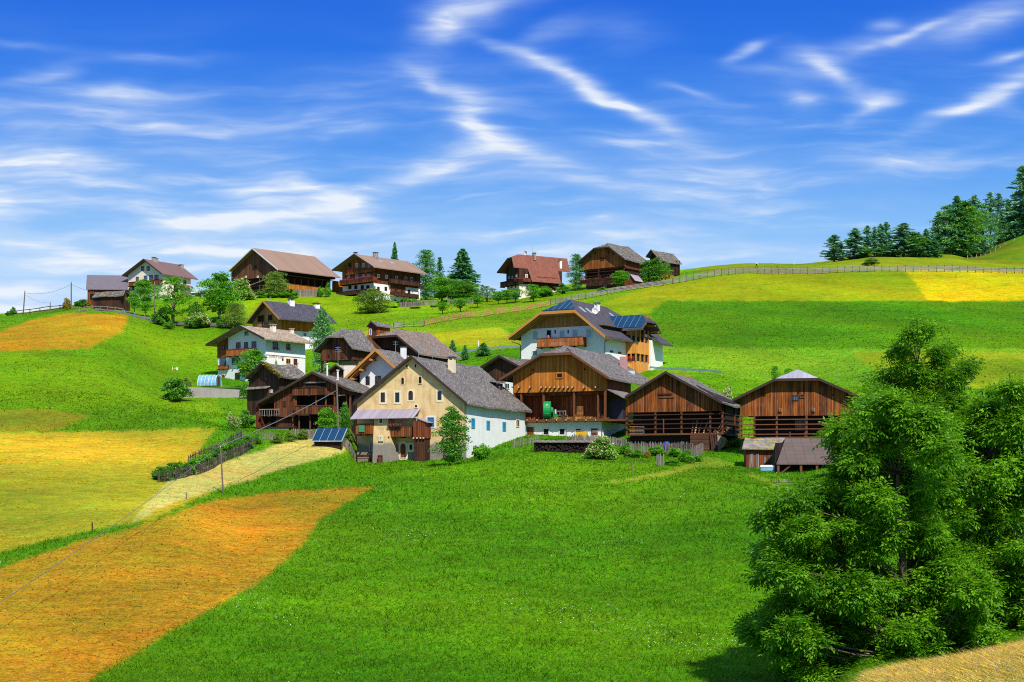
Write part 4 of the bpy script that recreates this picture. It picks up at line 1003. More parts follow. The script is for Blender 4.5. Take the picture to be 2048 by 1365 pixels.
m = MB(); h.post(m,'S',0,1446.5,808,869,-.2,.2); h.post(m,'S',0,1470.5,812,869,-.2,.2); h.post(m,'S',0,1480,814,869,-.2,.2); each(m, 'post', M['beam'], h.e)
m = MB(); 
for y in (829,840,850,860): h.rails(m,'S',0,1443,1481,[y],o=-.1,w=.11)
each(m, 'rail', M['beam_dark'], h.e)
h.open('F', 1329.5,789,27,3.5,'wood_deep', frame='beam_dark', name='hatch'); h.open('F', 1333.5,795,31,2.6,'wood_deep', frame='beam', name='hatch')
r1 = h
def on1(px, v, dz=0.): u = h.U(px, v); return h.P(u, v, zd+dz)
crate(on1(1267,.9), .8, .6, .95, -h.th, 'pale crate at the left end of the low hay barn floor', 'wood_tan')
crate(on1(1280,.9), .95, .6, .95, -h.th, 'grey slatted crate next to the pale crate in the low hay barn', 'wood_grey')
t_ = empty('firewood_pile', h.P(-.6, 3.0, zd), 'firewood stacked at the right corner of the low hay barn', 'firewood', None, -h.th)
for i in range(60): l=.5; a=rng.uniform(-.5,.5); x,y,z = rng.uniform(-.6,.45), rng.uniform(-1.3,1.3), rng.uniform(.0,.8); MB().beam((x-l*math.cos(a)*.5,y-.2,z),(x+l*math.cos(a)*.5,y+.1,z+l*math.sin(a)),.11,.1).build('log', M['firewood'], t_)
for k,px in enumerate((1384,1390,1397,1407,1413)): tag(MB().beam((0,0,0),(.3+.1*k,.9,1.7-.1*k),.16,.04).build('board', M['beam_pale' if k%2 else 'beam'], None, loc=on1(px,.8)), ['first','second','third','fourth','fifth'][k]+' board from the left leaning behind the rails of the low hay barn', 'board', 'boards behind the hay barn rails')
for k,(px,l) in enumerate(((1425,2.6),(1429,2.2),(1433,2.6),(1438,2.3),(1441,2.))):
    u = h.U(px,-.4); p = h.P(u,-.4,0); p.z = gz(p.x,p.y); tag(MB().beam((0,0,0),(-.25+.06*k,.5,l),.2,.04).build('plank', M['wood_grey' if k>2 else 'wood_dark'], None, loc=p), ['dark brown','narrow dark','wide dark','silvery','short silvery'][k]+' plank leaning under the right corner of the low hay barn', 'plank', 'planks leaning under the low hay barn')
p = h.P(h.U(1300+30,.2),.1,0); p = gp(1333,201); tb = empty('barrel', (p.x,p.y,p.z+.6), 'blue plastic barrel behind the picket fence of the low hay barn', 'barrel'); MB().tube([(0,0,-.6),(0,0,-.3),(0,0,.1),(0,0,.4)],[.27,.32,.32,.27],14).build('body', M['blue_paint'], tb, smooth=True); MB().tube([(0,0,.401),(0,0,.44)],.29,14).build('lid', M['blue_paint'], tb)
p = h.P(-.4,1.3,0); p.z = gz(p.x,p.y)+.75; t_ = empty('hay_bale', p, 'round brownish hay bale in the dark under the low hay barn', 'hay bale', None, -h.th); MB().tube([(0,-.6,0),(0,-.58,0),(0,.58,0),(0,.6,0)],[.6,.78,.78,.6],22).build('bale', M['hay'], t_)

h = House('barn', 'timber barn with a silvery metal front hip at the right of the village', 'barn', 1714, 925, 191, 14)
h.roof([(1463.7,799.5),(1550.8,757),(1640.7,757.8),(1716,791),(1760,811)], 1, .85, 10.5, M['shingle_grey'], t=.2, hip=(1,2), hd=2.1, mat_hip=M['metal_hip'], sub=0, fascia=M['fascia_dark'])
uL = h.U(1480.7); zf = h.Z(832,-7); zd = h.Z(874,-7); h.wall('gable', M['wood_barn'], uL, 0, zf, 99, 0, .5); h.wall('upper_side', M['wood_deep'], uL+.02, -.02, zf+.3, 99, .501, 9.6)
h.wall('lean_to_side', M['wood_dark'], .01, h.U(1756), h.Z(835,0), 99, 1., 9)
h.wall('inner_wall', M['wood_deep'], h.U(1508,2.2), -.3, zd, zf+2.5, 2.2, 9.4); h.box('floor', M['beam'], uL, 0, -.1, 9.5, zd-.22, zd-.004); h.wall('lower_wall', M['logs_dark'], uL+.3, -.2, -5, zd-.225, .4, 9)
m = MB()
for px in (1482.5,1508.5,1553.5,1613,1683): h.post(m,'F',0,px,832,875,-.25,.22)
for px in (1580,1610): h.post(m,'F',-.12,px,864,875,-.1,.1)
each(m, 'post', M['beam'], h.e)
m = MB(); h.rails(m,'F',0,1482,1713,[839,849,858.5,868.5],o=0,w=.12); each(m, 'rail', M['beam'], h.e)
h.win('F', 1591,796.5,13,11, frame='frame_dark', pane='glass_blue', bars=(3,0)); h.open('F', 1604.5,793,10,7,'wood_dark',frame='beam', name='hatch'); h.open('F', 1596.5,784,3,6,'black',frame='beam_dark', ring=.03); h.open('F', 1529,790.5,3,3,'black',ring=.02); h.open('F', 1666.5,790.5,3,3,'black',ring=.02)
for px in (1561,1628): h.win('F', px,820.5,5,6, frame='wood_grey', pane='metal_dark', bars=(0,0), name='lamp_box', depth=.25)
h.box('door_panel', M['wood_grey'], h.U(1590,2.1), h.U(1612,2.1), 2.1, 2.19, h.Z(861,-6,2.1), h.Z(841,-6,2.1)); h.box('door_panel', M['wood_orange'], h.U(1634,2.1), h.U(1690,2.1), 2.1, 2.19, zd, h.Z(862,-4,2.1))
h.chimney(1675, 752, 2.6, h.prof[1][0]+1.2, 'galv', 'galv', False)

def leanto(name, label, cat, cx, by, D, th, xl, yb_front, roofpx, matroof, matwall, t=.14, back=3.2, sub=0, jit=0, openfront=False):
    """Shed whose eave faces the camera: ridge along x. roofpx = (front eave left, front eave right, ridge left, ridge right) pixels."""
    h = House(name, label, cat, cx, by, D, th)
    (x0,y0),(x1,y1),(x2,y2),(x3,y3) = roofpx; e = .45
    a = [h.Fr(x0,y0,-e), h.Fr(x1,y1,-e)]; b = [h.Fr(x2,y2,back/2), h.Fr(x3,y3,back/2)]
    ze = (a[0][1]+a[1][1])/2; zr = (b[0][1]+b[1][1])/2; u0 = min(a[0][0],b[0][0]); u1 = max(a[1][0],b[1][0])
    m = MB(); h._slab(m, [[(a[0][0],-e,ze),(a[1][0],-e,ze),(b[1][0],back/2,zr),(b[0][0],back/2,zr)], [(b[0][0],back/2,zr),(b[1][0],back/2,zr),(u1,back+e,ze),(u0,back+e,ze)]], t)
    h.roof_o = m.build('roof', matroof, h.e, sub=sub, jit=jit); h.ze, h.zr, h.back = ze, zr, back
    uL = h.U(xl); sl = (zr-ze)/(back/2+e)
    prof = [(0.001,-4),(back,-4),(back,ze+sl*e-t-.02),(back/2,zr-t-.02),(0.001,ze+sl*e-t-.02)]
    if not openfront:
        m = MB().prism(prof, lambda u, v, z: (v, u, z), uL, 0); m.build('wall', matwall, h.e)
    else: h.prof_=prof
    h.uL = uL; return h
h = leanto('shed', 'small weathered shed with a mossy shingle roof in front of the metal hipped barn', 'shed', 1559, 928, 184, 4, 1492, 0, ((1484,897),(1567,897.5),(1490,873.5),(1571,873.5)), M['shingle_moss'], M['wood_red'], .16, 3.2, 4, .04)
m = MB()
for px,yt,w,a in ((1500,908,.25,.1),(1505.5,905,.2,-.05),(1515,907,.3,0),(1530,914,.15,0)): u = h.U(px); z1 = h.Z(yt,u); m.hexa([(u-w/2,-.06,-.5),(u+w/2,-.06,-.5),(u+w/2,-.01,-.5),(u-w/2,-.01,-.5),(u-w/2+a,-.06,z1),(u+w/2+a,-.06,z1),(u+w/2+a,-.01,z1),(u-w/2+a,-.01,z1)])
m.build('patched_boards', M['wood_grey'], h.e); h.win('F', 1553,902,7,7, frame='frame_dark', pane='glass_blue')
h = leanto('woodshed', 'open woodshed with a broad brown panel roof partly behind the big tree', 'shed', 1688, 966, 176, -4, 1562, 0, ((1553,921.5),(1688,933.5),(1571,876),(1700,878)), M['sheet_eternit'], M['wood_dark'], .12, 5.2, openfront=True)
m = MB().prism([(2.6,-4),(h.back,-4),(h.back,h.ze),(2.6,h.zr-.5)], lambda u,v,z:(v,u,z), h.uL, 0); m.build('rear_wall', M['wood_deep'], h.e)
m = MB()
for px,yb in ((1556.5,945),(1602,958),(1634,964),(1685,970)): u = h.U(px,-.3); m.box(u-.12,u+.12,-.35,-.11,h.Z(yb,u,-.3)-.5,h.ze-.1)
u = h.U(1557,-.3); m.beam((u,-.2,h.ze-1.2),(u+1.3,-.2,h.ze-.2),.12); each(m, 'post', M['beam'], h.e)
t_ = empty('firewood_pile', h.P(-3.4,.7,0), 'dark firewood stacked under the brown woodshed roof', 'firewood', None, -h.th)
for i in range(90): x,y,z = rng.uniform(-2.6,2.2), rng.uniform(-.2,.5), rng.uniform(-.4,.75); MB().beam((x-.4,y,z),(x+.4,y,z+rng.uniform(-.06,.06)),.13,.12).build('log', M['firewood'], t_)
shedw = h
p = gp(1535,179); t_ = empty('water_tank', (p.x,p.y,p.z), 'pale blue covered trough beside the weathered mossy shed', 'trough', None, R(-6))
MB().box(-.75,.75,-.4,.4,-.2,.42).build('body', M['polytunnel'], t_, bevel=.04); MB().hexa([(-.8,-.45,.424),(.8,-.45,.424),(.8,.45,.424),(-.8,.45,.424),(-.7,-.15,.6),(.7,-.15,.6),(.7,.15,.6),(-.7,.15,.6)]).build('lid', M['frame_white'], t_)
p = gpy(1567, 979); bench((p.x,p.y,p.z), .1, 'grey weathered bench standing in the meadow below the woodshed', 1.5, 'wood_grey')

# ================================================================== upper row on the skyline
h = House('house', 'white house with a brown sheet roof at the left end of the skyline', 'house', 326, 602, 388, 32)
h.roof([(244,551),(287,518),(324,547.5)], 1, 1.2, 1396, M['sheet_mauve'], t=.22, fascia=M['fascia_dark'])
uL = h.U(256); L = h.V(381.5); h.wall('wall', M['plaster_cream'], uL, 0, -4, 99, 0, L)
for a in [(285.5,537.5,6,9),(296.5,537.5,6,9)]: h.win('F', *a, frame='frame_brown', pane='glass_blue', bars=(1,0), ring=.12)
for a in [(274.8,558.5,5.5,9),(291.5,555.5,7,8),(302,555.5,7,9),(313,555,7.5,9.5)]: h.win('F', *a, frame='frame_brown', pane='glass_blue', bars=(1,0), ring=.12)
h.balcony('F', 256.5,318.5,562.5,570,1.1,'wood_red', rail='beam_dark', flowers=None)
for a in [(268,577,6,8),(310,577,7,8),(302,596,6,8),(313,596,7,9)]: h.win('F', *a, frame='frame_brown', pane='glass_blue', ring=.12)
for a in [(351.5,563,6,9),(369.5,564,5.5,9),(352,582,6,8)]: h.win('S', *a, frame='frame_brown', ring=.12)
MB().hexa([(.01,h.V(347),h.Z(569,0,5)),(1.3,h.V(347),h.Z(574,0,5)),(1.3,h.V(378),h.Z(577,0,9)),(.01,h.V(378),h.Z(572,0,9)),(.01,h.V(347),h.Z(569,0,5)+.12),(1.3,h.V(347),h.Z(574,0,5)+.12),(1.3,h.V(378),h.Z(577,0,9)+.12),(.01,h.V(378),h.Z(572,0,9)+.12)]).build('porch_roof', M['sheet_mauve'], h.e)
MB().box(.01,1.,h.V(346)+.2,h.V(376),-3,h.Z(588,0,5)).build('porch', M['wood_brown'], h.e)
h.chimney(308,514.5,7,h.prof[1][0]+.5,'stone','stone'); h.chimney(313,517,5,h.prof[1][0]+.6,'stone','stone'); h.chimney(362,529.5,8,h.prof[1][0]+1.2,'stone','stone')
h = leanto('barn', 'low barn with a long blue grey roof at the left end of the skyline', 'barn', 252, 612, 392, -6, 175, 0, ((172,576),(256,581),(173.7,549),(255,553)), M['sheet_greyblue'], M['wood_red'], .2, 9.)
h.box('opening', M['black'], h.U(180), h.U(190), -.03, .0, h.Z(600,-8), h.Z(588,-8))
h = leanto('shed', 'little weathered plank shed with a shaggy shingle roof by the yellow hay field', 'shed', 240, 619, 356, 22, 186.6, 0, ((184.5,594),(247,592),(191,582.5),(250.5,582)), M['shingle_old'], M['wood_dark'], .16, 3.6, 4, .05)
# great brown barn
h = House('barn', 'great brown barn with a long tan sheet roof left of the inn on the skyline', 'barn', 553, 592, 402, 41)
h.roof([(456.5,541.5),(504.5,496),(556,539)], 1, 1.3, 1681, M['sheet_brown'], t=.22, fascia=M['fascia_white'])
uL = h.U(462.5); L = h.V(671); zf = h.Z(557,-8); zs = h.Z(558,0,8)
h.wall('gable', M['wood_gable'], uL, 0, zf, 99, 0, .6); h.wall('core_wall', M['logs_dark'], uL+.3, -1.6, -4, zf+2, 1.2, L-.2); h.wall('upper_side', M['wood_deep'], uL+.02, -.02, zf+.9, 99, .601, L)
h.box('gallery_floor', M['beam'], -1.6, .05, 1.2, L, h.Z(579,0,8)-.2, h.Z(579,0,8)); m = MB()
for px in (577,590,603.5,617,630,645,660): h.post(m,'S',0,px,558,580,-.25,.2)
each(m, 'gallery_post', M['beam'], h.e); h.balcony('S', 574,662,573,583,.15,'wood_orange', p=0)
m = MB(); h.rails(m,'S',0,570,672,[557],o=.0,w=.2); m.build('gallery_beam', M['beam'], h.e)
m = MB()
for px in (494,518): h.post(m,'F',0,px,557,590,-.3,.22)
h.rails(m,'F',0,490,540,[572,580],o=-.2,w=.16); each(m, 'post', M['beam'], h.e); m = MB().beam((h.U(494),-.1,h.Z(571,-6)),(h.U(540),-.1,h.Z(556,-2)),.3,.2); m.build('ramp_beam', M['wood_grey'], h.e)
h.open('F', 509,536,8,7,'wood_deep'); h.win('F', 492,554,4,4, frame='frame_white', pane='frame_white', name='lamp_box', bars=(0,0)); h.win('F', 516,554,4,4, frame='frame_white', pane='frame_white', name='lamp_box', bars=(0,0))
MB().box(-1.2,.6,L+.01,L+3.2,-4,h.Z(563,0,L)).build('annex', M['wood_orange'], h.e)
# inn
h = House('inn', 'tall brown timber inn with a white lower half and flower balconies on the skyline', 'house', 746.5, 607, 404, 42)
h.roof([(664,540),(708,508),(747,533.5)], 1, 1.8, 1855, M['sheet_brown'], t=.24, fascia=M['fascia_dark'])
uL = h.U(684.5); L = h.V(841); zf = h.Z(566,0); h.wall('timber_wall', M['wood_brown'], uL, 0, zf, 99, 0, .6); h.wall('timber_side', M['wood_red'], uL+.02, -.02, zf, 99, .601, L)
h.wall('wall', M['plaster_white'], uL+.08, -.08, -5, zf-.004, .08, L-.05)
for px in (699.5,714,727,738.5): h.win('F', px,531,4.8,8, frame='frame_white' if px>706 else 'frame_dark', pane='glass_blue' if px>706 else 'glass')
for px in (697,714,726.5,738): h.win('F', px,553,5,8, frame='frame_white', pane='glass_blue')
h.balcony('F', 688,747,540.5,547,.5,'wood_brown', rail='beam', flowers='flower_pink'); h.balcony('F', 679,746,557.5,566.5,1.5,'wood_red', rail='beam', flowers='flower_pink'); h.balcony('F', 672,746,581.5,588.5,2.2,'wood_dark', rail='beam_dark')
for px in (700,712,725,736): h.win('F', px,575,6,8, p=.08, frame='frame_brown', ring=.12)
for px,w in ((702,4),(717,8)): h.win('F', px,596,w,9, p=.08, frame='frame_dark', ring=.1)
for px in (757,773,793,811.5,823.5): h.win('S', px,552.5+(px-757)*.1,5,7.5, frame='frame_white', ring=.12)
for px in (756.5,771.5): h.win('S', px,578,5,8, p=-.08, frame='frame_brown', ring=.1)
v = h.V(781,.0); 
h.balcony('S', 781.5,840,561.5,569.5,1.,'wood_dark', rail='beam_dark', flowers=None); h.balcony('S', 785.5,838,587,593.5,1.,'wood_dark', rail='beam_dark')
h.wall('lower_timber', M['wood_red'], -.5, .02, h.Z(592,0,8), zf-.004, h.V(781), h.V(811))
for px,yy in ((791,582),(804,583),(818,584.5)): h.win('S', px,yy,5,9, p=.02 if px<811 else -.08, frame='frame_brown', ring=.1)
for px,yy in ((790,604),(804,606)): h.win('S', px,yy,5,9, p=-.08, frame='frame_brown', pane='wood_red', ring=.1)
h.chimney(751,505.5,8,h.prof[1][0]+.8,'stone','metal_dark'); h.chimney(711,505,5,h.prof[1][0]-.4,'stone','metal_dark')
for px in (761,784): u = h.prof[1][0]+2.6; v = h.V(px,u); z = h.topz(u)+h.t; s_=(h.prof[2][1]-h.prof[1][1])/(h.prof[2][0]-h.prof[1][0]); MB().hexa([(u-.4,v-.6,z-.4*s_+.01),(u+.4,v-.6,z+.4*s_+.01),(u+.4,v+.6,z+.4*s_+.01),(u-.4,v+.6,z-.4*s_+.01),(u-.4,v-.6,z-.4*s_+.1),(u+.4,v-.6,z+.4*s_+.1),(u+.4,v+.6,z+.4*s_+.1),(u-.4,v+.6,z-.4*s_+.1)]).build('roof_window', M['alu'], h.roof_o)
inn = h
# red roofed house
h = House('house', 'dark timber house with a red tiled roof in the middle of the skyline', 'house', 1038, 600, 402, 58)
h.roof([(994,545),(1015,517),(1023.5,515),(1027.5,534)], 1, 1.5, 2140, M['tile_red'], t=.22, hip=(1,2), hd=2., fascia=M['fascia_dark'])
uL = h.U(1012.6); L = h.V(1124); zf = h.Z(568,0); h.wall('timber_wall', M['wood_dark'], uL, 0, zf, 99, 0, L); h.wall('wall', M['plaster_cream'], uL+.1, -.1, -5, zf-.004, .1, L-.1)
m = MB(); ue, ze = h.prof[-1]; va, vb = h.V(1063,ue+1.), h.V(1121,ue+1.); sl = (h.prof[-1][1]-h.prof[1][1])/(h.prof[-1][0]-h.prof[1][0]); h._slab(m, [[(ue-.4,va-.6,ze+.02-.4*sl),(ue+1.2,va,ze+1.2*sl),(ue+1.2,vb,ze+1.2*sl),(ue-.4,vb,ze+.02-.4*sl)]], .18); m.build('porch_roof', M['tile_red'], h.e)
h.balcony('F', 1000,1037,562,571,1.3,'wood_deep', rail='beam_dark'); h.balcony('S', 1032,1063,556,563,.9,'wood_red', rail='beam', p=0)
h.wall('lower_timber', M['wood_red'], -.4, .03, h.Z(578,0,8), zf-.004, h.V(1070), h.V(1107)); MB().box(.01,.9,h.V(1070),h.V(1108),h.Z(566,0,8),h.Z(556,0,8)).build('balcony', M['wood_red'], h.e)
for px,yy in ((1053,553),(1108,558)): h.win('S', px,yy,5,8, frame='frame_white', pane='glass_blue', ring=.14)
h.win('S', 1053.5,576,7.5,10, p=-.1, frame='frame_white', ring=.14); h.win('S', 1109,579,4,7, p=-.1, frame='frame_brown')
for px,yy in ((1018,556),(1025,555),(1033,552)): h.win('F', px,yy,2.4,5, frame='frame_white', bars=(0,0))
for px,yy in ((1024,574),(1031.5,573)): h.win('F', px,yy,2.6,5, p=.1, frame='frame_brown', bars=(0,0))
h.chimney(1068.5,506,5.5,h.prof[1][0]+.3,'stone','metal_dark'); h.chimney(1120.5,520,5,h.prof[1][0]+.9,'plaster_white','metal_dark')
u = h.prof[1][0]; dish(h, 1052, 507, u, .62, 'satellite dish on the ridge of the red tiled house'); v = h.V(1064.5,u); antenna(h.P(u,v,h.prof[1][1]), 2.4, 'bare mast on the ridge of the red tiled house', 1, .3)
v = h.V(1120,u+2.4); antenna(h.P(u+2.4,v,h.topz(u+2.4)+1.), 1.8, 'dark flue pipe at the right end of the red tiled roof', 0)
# skyline barn
h = House('barn', 'brown skyline barn with hipped shingle roof and a row of pink balcony flowers', 'barn', 1249, 585, 396, 37)
h.roof([(1154,525.5),(1187.7,496.5),(1217.8,494),(1249.5,518)], 1, 1.1, 2303, M['shingle_old'], t=.22, hip=(1,2), hd=2.6, sub=4, jit=.04, fascia=M['fascia_dark'])
uL = h.U(1157.7); L = h.V(1291); zf = h.Z(536.5,-6); zd = h.Z(561,-6); h.wall('gable', M['wood_brown'], uL, 0, zf, 99, 0, .5); h.wall('side_wall', M['wood_red'], uL+.02, -.02, h.Z(540,0,5), 99, .501, L)
h.wall('inner_wall', M['logs_dark'], uL+1., -.3, -5, zf+2, 1.6, L-.2); m = MB()
for px in (1159,1171,1197,1236,1248): h.post(m,'F',0,px,536,562,-.25,.22)
each(m, 'post', M['beam_dark'], h.e); h.balcony('F', 1159,1234,558,566,.5,'wood_dark', rail='beam_dark', flowers='flower_pink')
h.wall('lower_wall', M['wood_dark'], uL+2.5, -.2, -5, zd-.2, .4, L-.2); h.door('F', 1210,576,9,14,'wood_grey',p=.4)
m = MB(); h.rails(m,'F',0,1159,1248,[544,551],o=-.1,w=.12); h.rails(m,'S',0,1250,1290,[540,548],o=-.1,w=.14); each(m, 'rail', M['beam_dark'], h.e)
h.open('F', 1204.5,518.5,8,6,'wood_dark'); 
for px,py in ((1191,507),(1217,505.5),(1181,513.5),(1227,508.5)): h.open('F', px,py,2.2,3,'black',ring=.02)
h = House('hay_shed', 'small open sided hay shed right of the skyline barn with pink flowers', 'shed', 1320, 562, 402, 40)
h.roof([(1291.5,513.5),(1301.6,499.5),(1319,520)], 1, .9, 2364, M['shingle_old'], t=.2, sub=3, jit=.04, fascia=M['fascia_dark'])
h.wall('wall', M['logs_dark'], h.U(1297), 0, h.Z(546,0), 99, .6, h.V(1358)); h.wall('lower_wall', M['wood_orange'], h.U(1298), -.1, -4, h.Z(546.2,0), .8, h.V(1350)); m = MB()
for px in (1324,1338,1352,1358): h.post(m,'S',.05,px,522,560,.0,.2)
each(m, 'post', M['beam_dark'], h.e)
h = House('shed', 'tiny brown shed with a bowed silver roof below the skyline barn', 'shed', 1269, 577, 384, 35)
h.roof([(1256,560),(1260,548.5),(1270,561)], 1, .3, 2287, M['boards_silver'], t=.1); h.wall('wall', M['wood_red'], h.U(1249), 0, -2, 99, 0, h.V(1285))
h = House('garage', 'flat grey concrete garage beside the white skyline house', 'garage', 408, 600, 396, 10)
u0 = h.U(383); MB().box(u0,0,0,5,-2,h.Z(587,u0)).build('wall', M['concrete'], h.e); MB().box(u0-.2,.2,-.3,5.2,h.Z(587,u0)+.003,h.Z(585,u0)).build('roof', M['fascia_white'], h.e)
h.roof_o=None; h.door('F', 396.5,593,13,10,'metal_dark', frame='concrete')
# ================================================================== ground
KG = .50
def g(r, g_, b, k=1.): return np.array(rgb(r, g_, b, KG*k))
FIELDS = [  # polygon in photo pixels of the ground, colour, height of its grass, softness of the edge
 ([(-400,600),(440,600),(440,860),(-400,880)], g(122,170,6), .2),
 ([(-400,560),(330,560),(300,640),(60,640),(-400,690)], g(112,162,6), .2),
 ([(380,560),(1000,560),(1000,700),(640,700),(470,650),(400,610)], g(142,182,8), .2),
 ([(640,690),(1320,520),(1500,500),(1500,560),(1100,625),(860,660)], g(128,172,8), .2),
 ([(900,620),(1160,600),(1110,650),(880,668)], g(132,174,10), .2),
 ([(820,672),(1000,655),(1060,690),(1000,700),(900,690)], g(178,186,26), .15),
 ([(1180,615),(1300,572),(1500,546),(1700,536),(1815,534),(1860,602),(1330,603),(1300,625),(1240,640),(1160,640)], g(160,172,8), .12),
 ([(1810,540),(3300,545),(3300,606),(1856,602)], g(226,204,4), .1),
 ([(1330,602),(3300,606),(3300,704),(1310,696),(1240,660),(1300,628)], g(94,150,2), .22),
 ([(1310,695),(3300,704),(3300,786),(1900,800),(1560,770),(1400,752),(1330,760),(1300,740)], g(128,180,28), .2),
 ([(1330,744),(1390,752),(1345,775),(1290,760)], g(176,158,30), .2),
 ([(1700,705),(3300,705),(3300,786),(1830,790)], g(160,178,22), .18),
 ([(1400,752),(1700,775),(3300,800),(3300,900),(1400,900)], g(118,172,6), .2),
 ([(1400,500),(3300,500),(3300,540),(1700,535),(1400,550)], g(146,162,14), .2),
 ([(1925,520),(1990,487),(3300,400),(3300,524)], g(120,142,16), .15),
 ([(-400,818),(90,818),(185,832),(110,862),(-400,872)], g(168,158,28), .15),
 ([(-400,664),(0,664),(60,641),(140,626),(258,631),(246,662),(180,697),(0,702),(-400,702)], g(208,158,24), .14),
 ([(-400,872),(200,863),(432,857),(400,898),(470,905),(430,935),(340,985),(440,978),(370,1010),(300,1040),(170,1064),(0,1105),(-400,1190)], g(200,182,38), .1),
 ([(640,872),(705,885),(690,905),(560,940),(440,978),(330,1012),(260,1050),(300,1000),(345,955),(500,908),(560,888)], g(224,206,106), .1),
 ([(-400,1240),(0,1136),(160,1082),(250,1060),(420,1002),(560,984),(752,973),(700,1002),(640,1038),(606,1090),(520,1165),(330,1270),(165,1370),(0,1440),(-400,1600)], g(198,152,30), .16),
 ([(1500,1380),(1600,1340),(2048,1240),(3300,900),(3300,2800),(1400,2800)], g(226,204,84), .09),
 ([(316,962),(378,926),(488,872),(516,886),(452,922),(350,958)], g(84,140,24), .5),
 ([(1398,917),(1422,914),(1472,930),(1440,937),(1404,934),(1335,952),(1255,964),(1180,968),(1250,958),(1322,945),(1388,926)], g(150,172,44), .1),
 ([(1500,945),(1575,975),(1568,982),(1490,948)], g(146,170,40), .1),
]
_py = HY-F*GZ/_Y; _px = np.repeat(GX[:, None], len(GD), 1)
wx = np.zeros_like(GZ); wy = np.zeros_like(GZ)
for k in range(14):
    lam = rng.uniform(.8, 7); a = rng.uniform(0, 6.28); ph = rng.uniform(0, 6.28, 2)
    wx += np.sin((_X*np.cos(a)+_Y*np.sin(a))*6.283/lam+ph[0]); wy += np.sin((_X*np.cos(a)+_Y*np.sin(a))*6.283/lam+ph[1])
COLG = np.empty(GZ.shape+(3,)); COLG[:] = g(102,162,6)
GH = np.full(GZ.shape, .19)
for poly, col, hh in FIELDS:
    mnd = 0 if poly[0][0] == 1500 and poly[0][1] == 1380 else 62
    k = inpoly(_px+wx*.5, _py+wy*.3, poly) & (_Y >= mnd) & ((_Y < 40) if mnd == 0 else (_Y < 620))
    COLG[k] = col; GH[k] = hh
# paler and darker tracts of the front meadow
tr = np.zeros_like(GZ)
for k in range(12):
    lam = rng.uniform(14, 60); a = rng.uniform(0, 6.28); tr += np.sin((_X*np.cos(a)+_Y*np.sin(a)*.6)*6.283/lam+rng.uniform(0, 6.28))
tr /= 4
mot = np.zeros_like(GZ)
for k in range(16):
    lam = rng.uniform(1.5, 14); a = rng.uniform(-.5, .5)+1.57; mot += np.sin((_X*np.cos(a*1.7)*.8+_Y*np.sin(a*1.7))*6.283/lam+rng.uniform(0, 6.28))
hay = COLG[..., 0] > COLG[..., 1]*.9
mot = np.clip(mot/6+rng.normal(0, .5, GZ.shape), -1.2, 1.2); ow = np.where(COLG[..., 0] > COLG[..., 1]*1.45, .8, np.where(hay, .3, 0)); COLG[..., 0] *= 1-.16*mot*ow; COLG[..., 1] *= 1+.09*mot*ow
COLG *= (1+.15*tr)[..., None]; COLG[..., 0] *= 1+.16*np.roll(tr, 40, 0)
for _ in range(2): COLG = (COLG+np.roll(COLG, 1, 0)+np.roll(COLG, -1, 0)+np.roll(COLG, 1, 1)+np.roll(COLG, -1, 1))/5
M['ground'], t, b = newmat('ground'); P_ = t.obj()
col = t.attr('col').outputs['Color']
n1 = t.noise(P_, .12, 4, .6); n2 = t.noise(P_, .9, 5, .7); n3 = t.noise(P_, 5., 4, .75); n5 = t.noise(P_, .5, 5, .7)
x, y, z = t.sep(P_); n4 = t.noise(t.xyz(t.m('MULTIPLY', x, .25), t.m('MULTIPLY', y, 1.1), 0.), 1., 5, .7)
cs_ = t.new('ShaderNodeSeparateColor'); t.l.new(col, cs_.inputs[0]); hm = t.m('MULTIPLY', t.m('SUBTRACT', t.m('DIVIDE', cs_.outputs[0], t.m('ADD', cs_.outputs[1], .001)), .98), 6., clamp=True)
n6 = t.noise(t.xyz(t.m('MULTIPLY', x, .1), t.m('MULTIPLY', y, 1.0), 3.), 1., 5, .75)
n7 = t.noise(t.xyz(t.m('MULTIPLY', x, 3.), t.m('MULTIPLY', y, 3.), t.m('MULTIPLY', z, 3.)), 1., 3, .8)
hs = t.m('MULTIPLY', hm, t.m('ADD', t.rng(n6, .3, .7, -.13, .13), t.rng(n7, .3, .7, -.3, .3)))
f = t.m('ADD', t.m('ADD', hs, t.rng(n1, .3, .7, .82, 1.16)), t.m('ADD', t.rng(n2, .25, .75, -.3, .3), t.m('ADD', t.rng(n3, .25, .75, -.42, .42), t.rng(n4, .3, .7, -.16, .16))))
hue = t.mix(t.rng(n5, .42, .62), (1.08, .98, .9), (.86, 1.06, 1.0))
t.put(b.inputs['Base Color'], t.mix(1., t.mix(1., col, t.xyz(f, f, f), 'MULTIPLY'), hue, 'MULTIPLY'))
b.inputs['Roughness'].default_value = .95; b.inputs['Specular IOR Level'].default_value = .05
t.put(b.inputs['Normal'], t.bump(t.m('ADD', n3, t.m('MULTIPLY', n2, 2.)), .55, .12))
nx, nd = GZ.shape
idx = np.arange(nx*nd).reshape(nx, nd)
q = np.stack([idx[:-1, :-1], idx[1:, :-1], idx[1:, 1:], idx[:-1, 1:]], -1).reshape(-1, 4)
V = np.stack([_X, _Y, GZ], -1).reshape(-1, 3)
o = npmesh('ground', V, faces4=q, mat=M['ground'], col=COLG.reshape(-1, 3), smooth=True)
tag(o, kind='structure')

def ground_attr(px, D, A):
    i = np.clip(np.searchsorted(GX, px), 0, nx-1); j = np.clip(np.searchsorted(GD, D), 0, nd-1); return A[i, j]
